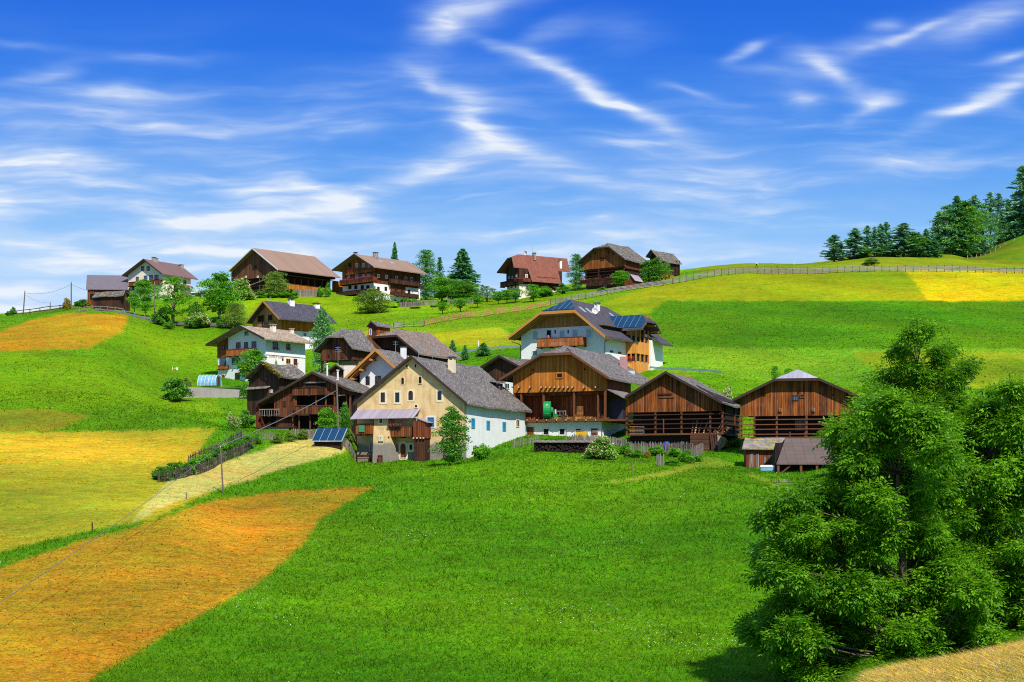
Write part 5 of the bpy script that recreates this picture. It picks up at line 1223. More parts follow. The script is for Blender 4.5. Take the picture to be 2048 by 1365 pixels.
# ------------------------------------------------------------------ grass, mown hay, flowers
def blades(name, n, d0, d1, hk, wk, lean, label, seed, xlim=(-200, 2250), mat=None, keep=None, colour=None, gain=1.):
    r = np.random.default_rng(seed)
    u = r.uniform(0, 1, n); D = d0*(d1/d0)**u; px = r.uniform(*xlim, n)
    jp, jd = r.normal(0, 5., n), r.normal(0, .9, n)
    if keep is not None: k = keep(px+jp, D+jd, r); jp, jd = jp[k], jd[k]; px, D = px[k], D[k]; n = len(D)
    X = (px-HX)/F*D; Z = gz(X, D); hgt = ground_attr(px+jp, D+jd, GH)*hk*r.uniform(.5, 1.5, n); col = ground_attr(px+jp, D+jd, COLG).copy()
    wide = wk*np.clip(D/120, .6, 2.)*r.uniform(.6, 1.5, n); a = r.uniform(0, 6.283, n); ln = r.normal(0, lean, (n, 2))*hgt[:, None]
    # a patchy sward: taller darker clumps here and there
    pt = np.sin(X*.9+1.3*np.sin(D*.31))+np.sin(D*.77+1.7*np.sin(X*.42))+r.normal(0, .5, n)
    hgt = hgt*np.where(pt > 1.35, 1.4, 1.)
    br = np.exp(r.normal(0, .34, n))*np.where(pt > 1.35, .84, 1.)
    col *= br[:, None]*gain; col[:, 0] *= r.uniform(.7, 1.5, n); col[:, 2] *= np.where(r.uniform(0, 1, n) < .12, 5., 1.)
    hy = col[:, 0] > col[:, 1]*.9; col[hy] *= r.uniform(.85, 1.6, n)[hy][:, None]
    if colour is not None: col = np.repeat(np.array(colour)[None], n, 0)*r.uniform(.8, 1.2, n)[:, None]
    B = np.stack([X, D, Z-.02], 1); sx = np.cos(a)*wide; sy = np.sin(a)*wide
    T = B+np.stack([ln[:, 0], ln[:, 1], hgt], 1)
    V = np.stack([B-np.stack([sx, sy, 0*sx], 1), B+np.stack([sx, sy, 0*sx], 1), T], 1)
    o = npmesh(name, V, faces3=np.arange(n*3).reshape(n, 3), mat=mat or M['blade'], col=col)
    return tag(o, label, 'grass', kind='stuff')
M['blade'] = m_vcol('blade', 'col', .4)
isgreen = lambda px, D: (lambda c_: c_[:, 0] < c_[:, 1]*.72)(ground_attr(px, D, COLG))
blades('meadow_grass', 420000, 66, 240, .95, .03, 1.25, 'long green meadow grass covering the slope below the village', 3, gain=1.05, keep=lambda px, D, r: isgreen(px, D))
blades('pasture_grass', 170000, 235, 430, .55, .04, 1.9, 'green pasture grass on the upper slopes', 4, gain=1.12, keep=lambda px, D, r: isgreen(px, D))
tag(blades('cut_hay', 260000, 70, 400, .5, .045, 3.2, 'cut hay lying on the yellow and orange fields', 5, gain=1.15, keep=lambda px, D, r: ~isgreen(px, D)), cat='hay')
tag(blades('cut_hay', 150000, 13, 27, .6, .014, 2.2, 'cut hay lying on the near slope at the bottom right corner', 6, xlim=(1675, 2300), keep=lambda px, D, r: ~isgreen(px, D)), cat='hay')
def clump_keep(px, D, r): X = (px-HX)/F*D; return isgreen(px, D) & ((np.sin(X*.35+2*np.sin(D*.13))+np.sin(D*.21+X*.11)+r.normal(0, .45, len(px))) > 1.7)
r_ = np.random.default_rng(8); D_ = 72*(205/72)**r_.uniform(0, 1, 60000); px_ = r_.uniform(-100, 2200, 60000); k_ = clump_keep(px_, D_, r_); px_, D_ = px_[k_], D_[k_]; X_ = (px_-HX)/F*D_
tag(leafmesh('wild_flowers', np.stack([X_, D_, gz(X_, D_)+r_.uniform(.12, .3, len(X_))], 1), .07, m_leaf('petal', c(215,222,180), c(240,242,225), .2), None, 1, 0, up=2., aspect=.9, seed=9), 'small white wild flowers dotted over the green meadow', 'flowers', kind='stuff')

# ------------------------------------------------------------------ trees
LM = {
 'ash': m_leaf('leaf_ash', g(62,134,8), g(160,228,38), .42),
 'green': m_leaf('leaf_green', g(56,143,17,1.12), g(151,230,48,1.12), .3),
 'dark': m_leaf('leaf_dark', g(48,120,30,1.35), g(132,196,60,1.35), .3),
 'olive': m_leaf('leaf_olive', g(81,133,38,1.10), g(179,209,84,1.10), .3),
 'yellow': m_leaf('leaf_yellow', g(150,140,20), g(225,195,50), .3),
 'spruce': m_leaf('needle_spruce', g(40,110,66,1.45), g(112,178,104,1.45), .2),
 'pine': m_leaf('needle_pine', g(58,126,72,1.45), g(136,200,104,1.45), .2),
 'larch': m_leaf('needle_larch', g(64,132,108,1.70), g(140,190,138,1.70), .2),
 'cream': m_leaf('flower_cream', g(240,236,130), g(255,252,205), .2),
}
M['bark'] = m_plain('bark', c(118,98,82), .95, .35, 4.)
M['bark_pale'] = m_plain('bark_pale', c(150,128,104), .95, .3, 4.)
def grab(o):
    me = o.data; bpy.data.objects.remove(o); return me
def shell(centres, radii, per, r, flat=.75):
    C_ = np.repeat(centres, per, 0); Rr = np.repeat(radii, per)
    d = r.normal(0, 1, C_.shape); d /= np.linalg.norm(d, axis=1)[:, None]
    d[:, 2] = np.where(d[:, 2] < -.35, -d[:, 2]*.6, d[:, 2])
    P = C_+d*(Rr*r.uniform(.45, 1.05, len(Rr)))[:, None]*np.array([1, 1, flat]); return P
def broad(seed, H=8., W=3., base=.2, ncl=34, per=190, leaf=.3, mat='green', shape=1., droop=.0, bark='bark', crad=.38, trunkw=.16, fill=.55, aspect=.5):
    r = np.random.default_rng(seed)
    k = np.linspace(0, 1, ncl); ang = r.uniform(0, 6.283)+np.arange(ncl)*2.4
    prof = np.sin(np.clip(k**shape*2.75+.25, 0, math.pi))**.75
    rad = W*(1-crad)*prof*np.where(r.uniform(0, 1, ncl) < fill, r.uniform(.75, 1.05, ncl), r.uniform(.15, .7, ncl))
    C_ = np.stack([np.cos(ang)*rad, np.sin(ang)*rad, H*(base+(1-base-crad*W/H*.6)*k)+r.normal(0, .03*H, ncl)], 1)
    Rr = W*crad*r.uniform(.75, 1.35, ncl)*np.clip(prof+.25, .5, 1.1)
    m = MB(); top = C_[-1]; pts = [(0, 0, -.5), (r.normal(0, .05), r.normal(0, .05), H*base), (top[0]*.3, top[1]*.3, H*.62), (top[0]*.8, top[1]*.8, H*.92)]
    m.tube(pts, [trunkw*1.25, trunkw, trunkw*.55, trunkw*.12], 7)
    for c_ in C_[::2]:
        z0 = max(H*base*.8, c_[2]*.6); m.tube([(0, 0, z0), (c_[0]*.5, c_[1]*.5, z0+(c_[2]-z0)*.6), tuple(c_)], [trunkw*.35, trunkw*.22, trunkw*.06], 5)
    tr_ = grab(m.build('trunk', M[bark], smooth=True))
    P = shell(C_, Rr, per, r); tn = np.clip(np.repeat(r.uniform(.15, .85, ncl), per)+r.normal(0, .1, ncl*per), 0, 1)
    cr = grab(leafmesh('crown', P, leaf, LM[mat], None, 1, 0, droop=droop, tint=tn, seed=seed, aspect=aspect, up=.12))
    return dict(parts=[('trunk', tr_), ('crown', cr)], H=H, W=W)
def bush(seed, mat='green', flowers=None, leaf=.22, n=4200, nfl=0, ncl=22):
    r = np.random.default_rng(seed); W = 1.6; H = 2.
    d = r.normal(0, 1, (ncl, 3)); d /= np.linalg.norm(d, axis=1)[:, None]; d[:, 2] = np.abs(d[:, 2])
    C_ = d*np.array([W*.68, W*.68, H*.72])*r.uniform(.5, 1., ncl)[:, None]; C_[:, 2] += .2
    Rr = r.uniform(.35, .6, ncl); P = shell(C_, Rr, n//ncl, r, .85)
    tn = np.repeat(r.uniform(.15, .85, ncl), n//ncl)
    cr = grab(leafmesh('foliage', P, leaf, LM[mat], None, 1, 0, tint=tn, seed=seed)); parts = []
    m = MB()
    for c_ in C_[:9]: m.tube([(c_[0]*.1, c_[1]*.1, -.4), (c_[0]*.5, c_[1]*.5, c_[2]*.5), tuple(c_)], [.05, .035, .012], 5)
    parts = [('stem', grab(m.build('stem', M['bark'], smooth=True))), ('foliage', cr)]
    if flowers:
        P = shell(C_, Rr*1.06, 400, r, .85); P = P[r.choice(len(P), nfl, False)]
        parts.append(('blossom', grab(leafmesh('blossom', P,   .16, LM[flowers], None, 10, .09, up=1.2, aspect=.9, seed=seed+1))))
    return dict(parts=parts, H=H, W=W)
def conifer(seed, H=12., W=2.6, whorls=34, nb=7, mat='spruce', droop=.35, first=.06, sp=9, size=.55, sparse=1., up=0., trunkw=.17, wood=False, power=.85, irr=.2):
    r = np.random.default_rng(seed); Ps = []; Ds = []; Ts = []; m = MB(); m.tube([(0, 0, -.6), (0, 0, H*.5), (0, 0, H*.99)], [trunkw, trunkw*.6, .015], 7)
    for w in range(whorls):
        k = w/(whorls-1); z = H*(first+(1-first)*k**.92); L = W*((1-k)**power)*r.uniform(1-irr, 1+irr*.4)+.1
        if k < .12: L *= .75+k*2
        for b_ in range(nb):
            if r.uniform() > sparse: continue
            a = r.uniform(0, 6.283); l = L*r.uniform(.65, 1.08); tt = r.uniform(.1, .9)
            if wood and l > .5: m.tube([(0, 0, z), (math.cos(a)*l*.9, math.sin(a)*l*.9, z-droop*l*.7+up*l*.5)], [.035, .01], 4)
            for s_ in np.linspace(.15, 1, max(3, int(sp*l/W)+2)):
                p = np.array([math.cos(a)*l*s_, math.sin(a)*l*s_, z-droop*l*s_**1.2+up*l*s_**2]); Ps.append(p); Ds.append((math.cos(a), math.sin(a), -droop+up*s_)); Ts.append(tt)
    P = np.array(Ps); D_ = np.array(Ds); n = len(P); rep = 3
    P = np.repeat(P, rep, 0)+r.normal(0, .1, (n*rep, 3)); D_ = np.repeat(D_, rep, 0)+r.normal(0, .45, (n*rep, 3)); Ts = np.repeat(Ts, rep); n = len(P)
    D_ /= np.linalg.norm(D_, axis=1)[:, None]; nr = r.normal(0, 1., (n, 3)); nr[:, 1] -= .25; b = np.cross(D_, nr); b /= np.linalg.norm(b, axis=1)[:, None]
    sz = (size*r.uniform(.6, 1.25, n))[:, None]
    V = np.stack([P-D_*sz*.5, P+b*sz*.2, P+D_*sz*.5-np.array([0, 0, .06]), P-b*sz*.2], 1)
    me = grab(npmesh('crown', V, faces4=np.arange(n*4).reshape(n, 4), mat=LM[mat], tint=np.clip(Ts+r.normal(0, .15, n), 0, 1)))
    return dict(parts=[('trunk', grab(m.build('trunk', M['bark'], smooth=True))), ('crown', me)], H=H, W=W)
PROTO = {
 'leafy': [broad(1, mat='green'), broad(2, mat='green', H=8, W=3.2, ncl=38), broad(3, mat='green', base=.22)],
 'airy': [broad(4, mat='green', per=120, ncl=26, crad=.32, fill=.5, leaf=.28, bark='bark_pale', base=.22, trunkw=.17), broad(5, mat='olive', per=120, ncl=28, crad=.3, leaf=.28, base=.15)],
 'sapling': [broad(6, mat='green', H=4, W=1.5, ncl=18, per=110, leaf=.24, base=.3, trunkw=.06, crad=.45), broad(7, mat='green', H=4, W=1.5, ncl=16, per=110, leaf=.24, base=.28, trunkw=.06, crad=.45)],
 'shrubtree': [broad(8, mat='olive', H=6, W=3., base=.0, ncl=40, per=190, leaf=.26, crad=.36)],
 'willow': [broad(9, mat='olive', H=6, W=3., base=.0, ncl=38, per=200, leaf=.36, droop=1., aspect=.22, crad=.36)],
 'dense': [broad(10, mat='dark', H=8, W=3, base=.05, ncl=40, per=190, crad=.4)],
 'poplar': [broad(12, mat='pine', H=12, W=2.2, base=.0, ncl=56, per=180, leaf=.34, crad=.55, shape=.9, aspect=.4)],
 'cypress': [broad(13, mat='dark', H=7, W=1.5, base=.0, ncl=44, per=170, leaf=.28, crad=.55, aspect=.4)],
 'stonepine': [broad(14, mat='pine', H=12, W=3., base=.06, ncl=52, per=190, leaf=.36, crad=.42, aspect=.3, shape=.8, trunkw=.22)],
 'spruce': [conifer(20, nb=9), conifer(21, whorls=38, W=2.9, nb=9)],
 'youngfir': [conifer(22, H=8, W=1.9, whorls=17, nb=7, sp=8, size=.45, droop=.05, up=.15, irr=.3)],
 'smallconifer': [conifer(23, H=5, W=1.7, whorls=22, nb=9, mat='pine', size=.45, droop=.1, up=.3, first=.02)],
 'larch': [conifer(30, H=14, W=3.1, whorls=28, nb=6, mat='larch', droop=.12, up=.22, sp=9, size=.85, sparse=.9, wood=True, power=.62, irr=.5, first=.1, trunkw=.24),
           conifer(31, H=14, W=2.9, whorls=26, nb=6, mat='larch', droop=.2, up=.15, sp=9, size=.85, sparse=.9, wood=True, power=.55, irr=.55, first=.12, trunkw=.24),
           conifer(32, H=14, W=3.2, whorls=32, nb=7, mat='larch', droop=.25, up=.1, sp=10, size=.9, sparse=.95, wood=True, power=.6, irr=.4, trunkw=.24)],
 'barelarch': [conifer(33, H=16, W=2.3, whorls=24, nb=6, mat='larch', droop=.15, up=.2, sp=8, size=.6, sparse=.8, wood=True, power=.45, irr=.5, first=.4, trunkw=.22)],
 'forest': [conifer(34, H=14, W=3.6, whorls=36, nb=9, mat='spruce', droop=.3, sp=9, size=.75, power=.6, irr=.3, trunkw=.24), broad(35, mat='dark', H=14, W=4, base=.0, ncl=60, per=140, leaf=.5, crad=.36, trunkw=.25), broad(36, mat='pine', H=14, W=4, base=.0, ncl=56, per=140, leaf=.5, crad=.36, aspect=.3, shape=.8, trunkw=.25)],
 'bush': [bush(40), bush(41, 'green', ncl=26), bush(42, 'green')],
 'darkbush': [bush(43, 'dark'), bush(44, 'dark', ncl=28)],
 'elder': [bush(45, 'green', 'cream', n=4600, nfl=420, ncl=30), bush(46, 'green', 'cream', n=4600, nfl=380, ncl=30)],
 'yellowbush': [bush(47, 'yellow'), ],
 'olivebush': [bush(48, 'olive')],
}
NAMES = dict(leafy='leafy_tree', airy='leafy_tree', sapling='fruit_tree', shrubtree='shrub', willow='willow_tree', dense='leafy_tree', poplar='poplar_tree', cypress='cypress_tree', stonepine='pine_tree', spruce='spruce_tree',
             youngfir='fir_tree', smallconifer='small_conifer', larch='larch_tree', barelarch='larch_tree', forest='forest_tree', bush='bush', darkbush='bush', elder='elder_bush', yellowbush='flowering_bush', olivebush='bush')
cnt = {}
def tree(kind, px, base, top, hw, label, group=None, D=None, var=None):
    p = gp(px, D) if D else gpy(px, base)
    if D is None: D = p.y
    k = cnt.get(kind, 0); cnt[kind] = k+1; pr = PROTO[kind][(k if var is None else var) % len(PROTO[kind])]
    ztop = (HY-top)/F*D; hh = max(.3, ztop-p.z); w = hw/F*D
    cat = 'bush' if 'bush' in NAMES[kind] or kind == 'shrubtree' else 'tree'
    t = empty(NAMES[kind], p, label, cat, group, random.uniform(0, 6.28)); t.scale = (w/pr['W'], w/pr['W'], hh/pr['H'])
    for nm, me in pr['parts']: link(bpy.data.objects.new(nm, me), t)
    return t
GA = 'trees and shrubs along the upper lane'; GO = 'fruit trees below the skyline houses'; GF = 'conifers of the wood on the right hill'
for a in [
 ('leafy',289,602,556,31,'rounded leafy tree close in front of the white skyline house',GA,372), ('sapling',269,631,583,17,'slim leafy tree at the left end of the lane hedge',GA,352), ('sapling',291.5,632,600,16,'short young tree between the slim tree and the utility pole',GA,352),
 ('airy',346.5,647,551,56,'tall open crowned tree with pale trunk beside the lane',GA,344), ('darkbush',324,648,614,26,'dark round bush left of the open crowned tree',GA,343), ('bush',339,657,639,14,'low bush under the open crowned tree',GA,338),
 ('dense',392,640,604,22,'ivy covered stubby tree in the middle of the lane hedge',GA,346), ('elder',399,662,622,36,'broad bush with yellowish blossoms beside the ivy covered tree',GA,341), ('darkbush',383,660,634,22,'dark shadowy bush below the ivy covered tree',GA,340),
 ('leafy',438,648,545,56,'big bright leafy tree left of the great brown barn',GA,348), ('elder',481,602,556,36,'elder bush full of cream blossoms at the corner of the great brown barn',None,388), ('willow',470,656,604,37,'pale drooping willow above the guesthouse roof',GA,338),
 ('bush',445,655,634,18,'small bush at the foot of the big bright leafy tree',GA,340), ('willow',552,588,541,36,'weeping pine like tree against the long side of the great barn',None,394),
 ('bush',641,592,567,10,'little round shrub at the right end of the great barn',None,396), ('bush',655,592,562,10,'slim shrub between the great barn and the inn',None,396),
 ('darkbush',349,803,755,40,'ragged dark bush at the left end of the terrace wall',None,258), ('olivebush',372,775,754,22,'brownish bush on the terrace beside the greenhouse',None,268), ('leafy',508,752,696,42,'dense leafy tree in front of the guesthouse balcony',None,276), ('darkbush',491,786,762,18,'dark shrub between the terrace fence and the mossy barn',None,262), ('bush',553,738,716,9,'small shrub peeping over the mossy barn roof',None,279),
 ('poplar',645,745,617,27,'tall dark narrow poplar right of the chalet with slate roof',None,283), ('shrubtree',747,650,578,48,'large pale green shrub in front of the inn',None,368), ('bush',822,618,593,40,'broad bush against the right corner of the inn',None,396), ('olivebush',716,606,594,16,'reddish green shrub at the left foot of the inn',None,392),
 ('spruce',789.5,600,488,20,'pointed spruce rising behind the roof of the inn',None,440), ('stonepine',852,604,497,36,'tall dense pine right of the inn',None,420), ('youngfir',879,600,517,22,'slim young fir between the pine and the big spruce',None,425), ('spruce',925,620,500,52,'biggest spruce in the middle of the skyline',None,412), ('leafy',884,610,552,36,'rounded leafy tree under the slim young fir',None,408), ('dense',931,618,560,44,'leafy tree growing into the front of the biggest spruce',None,404),('stonepine',908,612,545,28,'dark tree filling the gap beside the biggest spruce',None,414),
 ('sapling',885,629,602,20,'small round fruit tree on the meadow below the young fir',GO,None), ('sapling',921,624,594,26,'wider fruit tree below the biggest spruce',GO,None), ('sapling',954.5,616,588,20,'yellowish fruit tree right of the biggest spruce',GO,None), ('airy',974,610,572,30,'thin see through shrub standing against the sky left of the red roofed house',None,402),
 ('sapling',996.5,609,581,21,'low fruit tree at the left corner of the red roofed house',GO,None), ('sapling',1014,608,578,22,'fruit tree in front of the cream base of the red roofed house',GO,None), ('sapling',1031,606,576,20,'fruit tree below the balcony of the red roofed house',GO,None), ('leafy',1067,604,568,23,'round tree in front of the long side of the red roofed house',GO,None), ('bush',1090,596,570,26,'dense bush at the right front of the red roofed house',None,392),
 ('stonepine',1153,581,506,25,'tall dark pine at the left end of the skyline barn',None,404), ('leafy',1242,580,540,28,'leafy tree in front of the right half of the skyline barn',None,388), ('darkbush',1125,590,566,18,'dark bush between the red roofed house and the dark pine',None,398),('bush',1205,588,574,16,'small bush at the door of the skyline barn',None,390),
 ('cypress',1296,571,521,19,'left one of the two dark columnar trees beside the hay shed',None,388), ('cypress',1313,570,515,20,'right one of the two dark columnar trees beside the hay shed',None,387), ('airy',1331,567,524,17,'paler loose tree right of the two dark columnar trees',None,389),
 ('smallconifer',967,733,687,19,'bushy conifer left of the small dark barn',None,285), ('smallconifer',930,728,692,11,'smaller conifer left of the bushy conifer by the guard rail',None,284), ('smallconifer',905,712,682,12,'slim conifer at the end of the big hipped barn roof',None,292),
 ('elder',1452,792,766,19,'elder bush with cream blossoms between the two right barns',None,224), ('sapling',1550,756,728,11,'small tree behind the left slope of the metal hipped barn',None,240), ('sapling',1577,750,733,12,'low tree top behind the metal hip',None,243),
 ('elder',1201,930,871,40,'round elder bush covered in cream blossoms in front of the orange barn',None,189), ('dense',905,928,814,47,'leafy tree against the corner of the beige farmhouse',None,192), ('bush',962,914,878,26,'light green bush at the foot of the white side wall',None,196),
 ('leafy',655,858,812,28,'leafy tree at the right end of the long timber farmhouse',None,206), ('dense',690,852,806,20,'darker tree between the timber farmhouse and the porch',None,209),
 ('elder',468,858,824,17,'little bush with yellow blossoms at the edge of the yellow field',None,213), ('darkbush',494,848,816,22,'dark bush left of the long timber farmhouse',None,220),
 ('darkbush',18,634,622,10,'left one of the two dark bushes on the far left skyline',None,392),('darkbush',27,634,612,9,'taller one of the two dark bushes on the far left skyline',None,392), ('yellowbush',134,614,594,12,'yellow flowering bush at the utility pole',None,384), ('darkbush',165,612,598,22,'dark green hedge bush left of the weathered shed',None,384), ('yellowbush',176,612,603,11,'yellow shrub behind the weathered shed',None,382),
 ('olivebush',1743,528,515,26,'pale rounded bush behind the fence at the right wood',None,405),
 ]: tree(*a[:7], D=a[7])
# the wood on the right
for a in [
 ('larch',1668,526,471,34,'first larch at the left end of the wood, standing alone'), ('larch',1682,524,486,16,'short larch leaning on the first larch'), ('larch',1710,523,458,32,'second tall larch from the left end of the wood'), ('larch',1735,520,453,22,'slender larch right of the second tall larch'), ('larch',1749,519,455,16,'narrow larch in the middle of the left larch row'),
 ('larch',1761,518,449,18,'tall thin larch fourth from the right of the larch row'), ('larch',1772,518,446,24,'tallest larch of the left row with a wide top'), ('forest',1785,517,490,30,'low dark tree filling the foot of the larch row'), ('forest',1722,519,492,26,'low green tree between the second tall larch and the slender larch'), ('forest',1760,518,488,26,'low bushy tree at the foot of the tall thin larch'), ('forest',1868,516,478,22,'small dark tree bridging the gap in the wood'), ('larch',1807,517,448,44,'broad larch at the gap in the wood'), ('forest',1828,516,466,34,'rounded dark tree right of the broad larch'), ('spruce',1837,516,466,22,'pointed conifer inside the middle clump'), ('spruce',1852,516,459,24,'spruce at the right end of the middle clump'),
 ('larch',1880,516,424,30,'ragged larch at the left edge of the dense wood'), ('forest',1893,515,409,38,'tall dark conifer at the left front of the dense wood'), ('forest',1914,515,395,44,'highest round crown of the dense wood'), ('forest',1932,514,401,40,'olive tree in the front of the dense wood'), ('larch',1949,512,393,34,'larch whose tip stands above the dense wood'), ('forest',1966,511,408,38,'dark tree right of the middle of the dense wood'), ('forest',1942,516,455,40,'lower tree in front of the dense wood'), ('forest',1900,517,470,34,'lowest green tree at the foot of the dense wood'),
 ('barelarch',1981,500,386,24,'bare stemmed larch, left of the pair'), ('barelarch',1997,497,388,22,'bare stemmed larch, right of the pair'), ('forest',2000,500,436,30,'dark tree under the pair of bare stemmed larches'), ('spruce',2016,492,401,22,'dark blue spruce beside the tallest tree'), ('spruce',2030,488,412,26,'second dark spruce close to the tallest tree'), ('larch',2044,484,335,42,'tallest tree of all at the right edge'), ('forest',2062,480,370,40,'dark tree partly beyond the right edge'), ('forest',2090,478,360,44,'dark tree beyond the right edge'),
 ]: tree(*a[:6], GF, D=(455 if a[1] < 1870 else 480 if a[1] < 1940 else 500) if a[1] < 1975 else 515)

# ------------------------------------------------------------------ the big trees in front
M['twig'] = M['bark']
def sprigs(name, centres, radii, per, mat, parent, seed, L=.2, asp=.3, nl=7):
    r = np.random.default_rng(seed); C_ = np.repeat(centres, per, 0); Rr = np.repeat(radii, per); n = len(C_)
    d = r.normal(0, 1, (n, 3)); d /= np.linalg.norm(d, axis=1)[:, None]; d[:, 2] = np.where(d[:, 2] < -.6, -d[:, 2]*.5, d[:, 2])
    P = C_+d*(Rr*np.where(r.uniform(0, 1, n) < .12, r.uniform(1.1, 1.6, n), r.uniform(.3, 1.15, n)))[:, None]*np.array([1.15, 1.15, .68])
    ax = d*.8+r.normal(0, .45, (n, 3)); ax[:, 2] -= .3; ax /= np.linalg.norm(ax, axis=1)[:, None]
    side = np.cross(ax, [0, 0, 1.]); side /= np.linalg.norm(side, axis=1)[:, None]+1e-6
    t0 = np.repeat(np.clip(r.uniform(.1, .9, len(centres)), 0, 1), per)+r.normal(0, .16, n)
    Vs = []; T = []
    for k in range(nl):
        s_ = (1 if k % 2 else -1) if k < nl-1 else 0
        ld = ax*(.55 if s_ else 1.)+side*s_*.8+r.normal(0, .12, (n, 3)); ld[:, 2] -= .35; ld /= np.linalg.norm(ld, axis=1)[:, None]
        q0 = P+ax*(L*.42*k)[..., None] if 0 else P+ax*(L*.42*k)
        nr = np.cross(ld, r.normal(0, .5, (n, 3))+np.array([0, 0, 1.])); nr /= np.linalg.norm(nr, axis=1)[:, None]+1e-6
        l = (L*r.uniform(.8, 1.25, n))[:, None]
        Vs.append(np.stack([q0, q0+ld*l*.5+nr*l*asp*.5, q0+ld*l, q0+ld*l*.5-nr*l*asp*.5], 1)); T.append(np.clip(t0+r.normal(0, .08, n), 0, 1))
    V = np.concatenate(Vs).reshape(-1, 3); m_ = len(V)//4
    return npmesh(name, V, faces4=np.arange(m_*4).reshape(m_, 4), mat=mat, parent=parent, tint=np.concatenate(T))
def bigtree(label, D, trunk, blobs, seed, name='ash_tree', per=200, L=.21, spread=3.2, mat='ash', back=1, tw=.22, asp=.4, fill=None):
    r = np.random.default_rng(seed); zx = lambda x: 1480+x/1.8327; zy = lambda y: 620+y/1.8327
    tp = [at(zx(x), zy(y), D) for x, y in trunk]; base = gp(zx(trunk[0][0]), D); tp[0] = Vector((tp[0].x, D, base.z-.4))
    t = empty(name, base, label, 'tree'); B = Vector(base)
    C_ = []; Rr = []
    for x, y, rr in blobs:
        for k in range(1+back):
            dv = r.uniform(.6, 2.4) if seed == 51 and abs(x-594) < 46 and 590 < y < 990 else r.uniform(-1, .35)*spread if k == 0 else r.uniform(.1, 1)*spread
            p = at(zx(x+r.normal(0, 8)), zy(y+r.normal(0, 8)), D); p = Vector((p.x, D+dv, p.z)); C_.append(np.array(p-B)); Rr.append(rr/1.8327/F*D*r.uniform(.7, 1.15))
    for poly, n_ in (fill or []):   # the shaded inner boughs
        xs_ = [p_[0] for p_ in poly]; ys_ = [p_[1] for p_ in poly]; k = 0
        while k < n_:
            x, y = r.uniform(min(xs_), max(xs_)), r.uniform(min(ys_), max(ys_))
            if not inpoly(np.array([x]), np.array([y]), poly)[0] or (seed == 51 and abs(x-594) < 40): continue
            p = at(zx(x), zy(y), D); C_.append(np.array(Vector((p.x, D+r.uniform(.4, 3.4), p.z))-B)); Rr.append(r.uniform(30, 52)/1.8327/F*D); k += 1
    nb_ = len(C_)
    for _ in range(nb_//2):   # smaller tufts between neighbouring boughs
        i_ = int(r.integers(nb_)); j_ = min((k for k in range(nb_) if k != i_), key=lambda k: np.linalg.norm(C_[k]-C_[i_])+r.uniform(0, .9)); C_.append((C_[i_]+C_[j_])/2+r.normal(0, .22, 3)); Rr.append(Rr[i_]*r.uniform(.5, .85))
    C_ = np.array(C_); Rr = np.array(Rr); m = MB()
    rad = np.linspace(tw, tw*.2, len(tp)); m.tube([p-B for p in tp], list(rad), 9)
    tq = [np.array(p-B) for p in tp]
    for c_ in C_[::1+back]:
        cand = [q_ for q_ in tq if q_[2] < c_[2]-.2] or [tq[0]]
        q_ = min(cand, key=lambda v: np.linalg.norm(v-c_)); md = q_*.45+c_*.55+np.array([0, 0, -.25])
        m.tube([tuple(q_), tuple(md), tuple(c_)], [tw*.24, tw*.15, tw*.05], 5)
    m.build('trunk', M['bark'], t, smooth=True)
    ns = 6; R2 = np.repeat(Rr, ns); C2 = np.repeat(C_, ns, 0)+r.normal(0, .5, (len(R2), 3))*R2[:, None]*np.array([1.1, 1.1, .8]); R2 = R2*r.uniform(.22, .58, len(R2))
    sprigs('crown', C2, R2, max(8, per//ns), LM[mat], t, seed, L, asp)
    return t
bigtree('huge spreading ash like tree filling the lower right of the picture', 76, [(640,1345),(600,1000),(590,800),(582,700),(578,600),(592,480)],
 [(420,440,60),(470,425,60),(560,430,60),(610,415,50),(530,500,70),(440,500,60),(620,520,70),(700,500,60),(415,560,40),(250,690,48),(180,705,48),(130,770,46),(330,690,60),(420,690,60),(480,680,60),(220,780,60),(300,790,60),(400,780,60),(520,770,60),(640,690,55),(700,640,60),
  (140,900,50),(110,935,36),(200,880,55),(170,980,50),(280,900,60),(380,880,60),(480,880,60),(660,850,55),(250,1010,60),(340,990,60),(430,1000,60),(520,1010,50),(660,1010,60),(720,960,60),(180,1080,50),(120,1150,45),(62,1188,24),(90,1165,34),(240,1100,60),(330,1090,60),(430,1080,60),(520,1090,60),(620,1080,60),(700,1060,60),
  (200,1190,45),(280,1180,60),(370,1180,60),(470,1180,60),(560,1170,60),(650,1180,50),(740,1120,60),(800,1080,60),(270,1245,40),(350,1270,50),(440,1270,55),(540,1265,50),(620,1260,40),(230,1330,36),(300,1320,40),(400,1335,40),(850,1120,50),(880,1050,50),(820,1000,60),(770,900,60),(850,1180,35),(760,1010,50),(700,820,46),(760,560,50),(740,440,46),(200,1265,38),(215,1312,38),(190,1345,34),(130,1215,36),(500,335,36),(520,360,44)], 51, fill=[([(400,460),(560,440),(760,480),(720,640),(760,760),(740,1000),(820,1150),(640,1240),(330,1290),(140,1130),(190,900),(200,740),(420,640)], 34)])
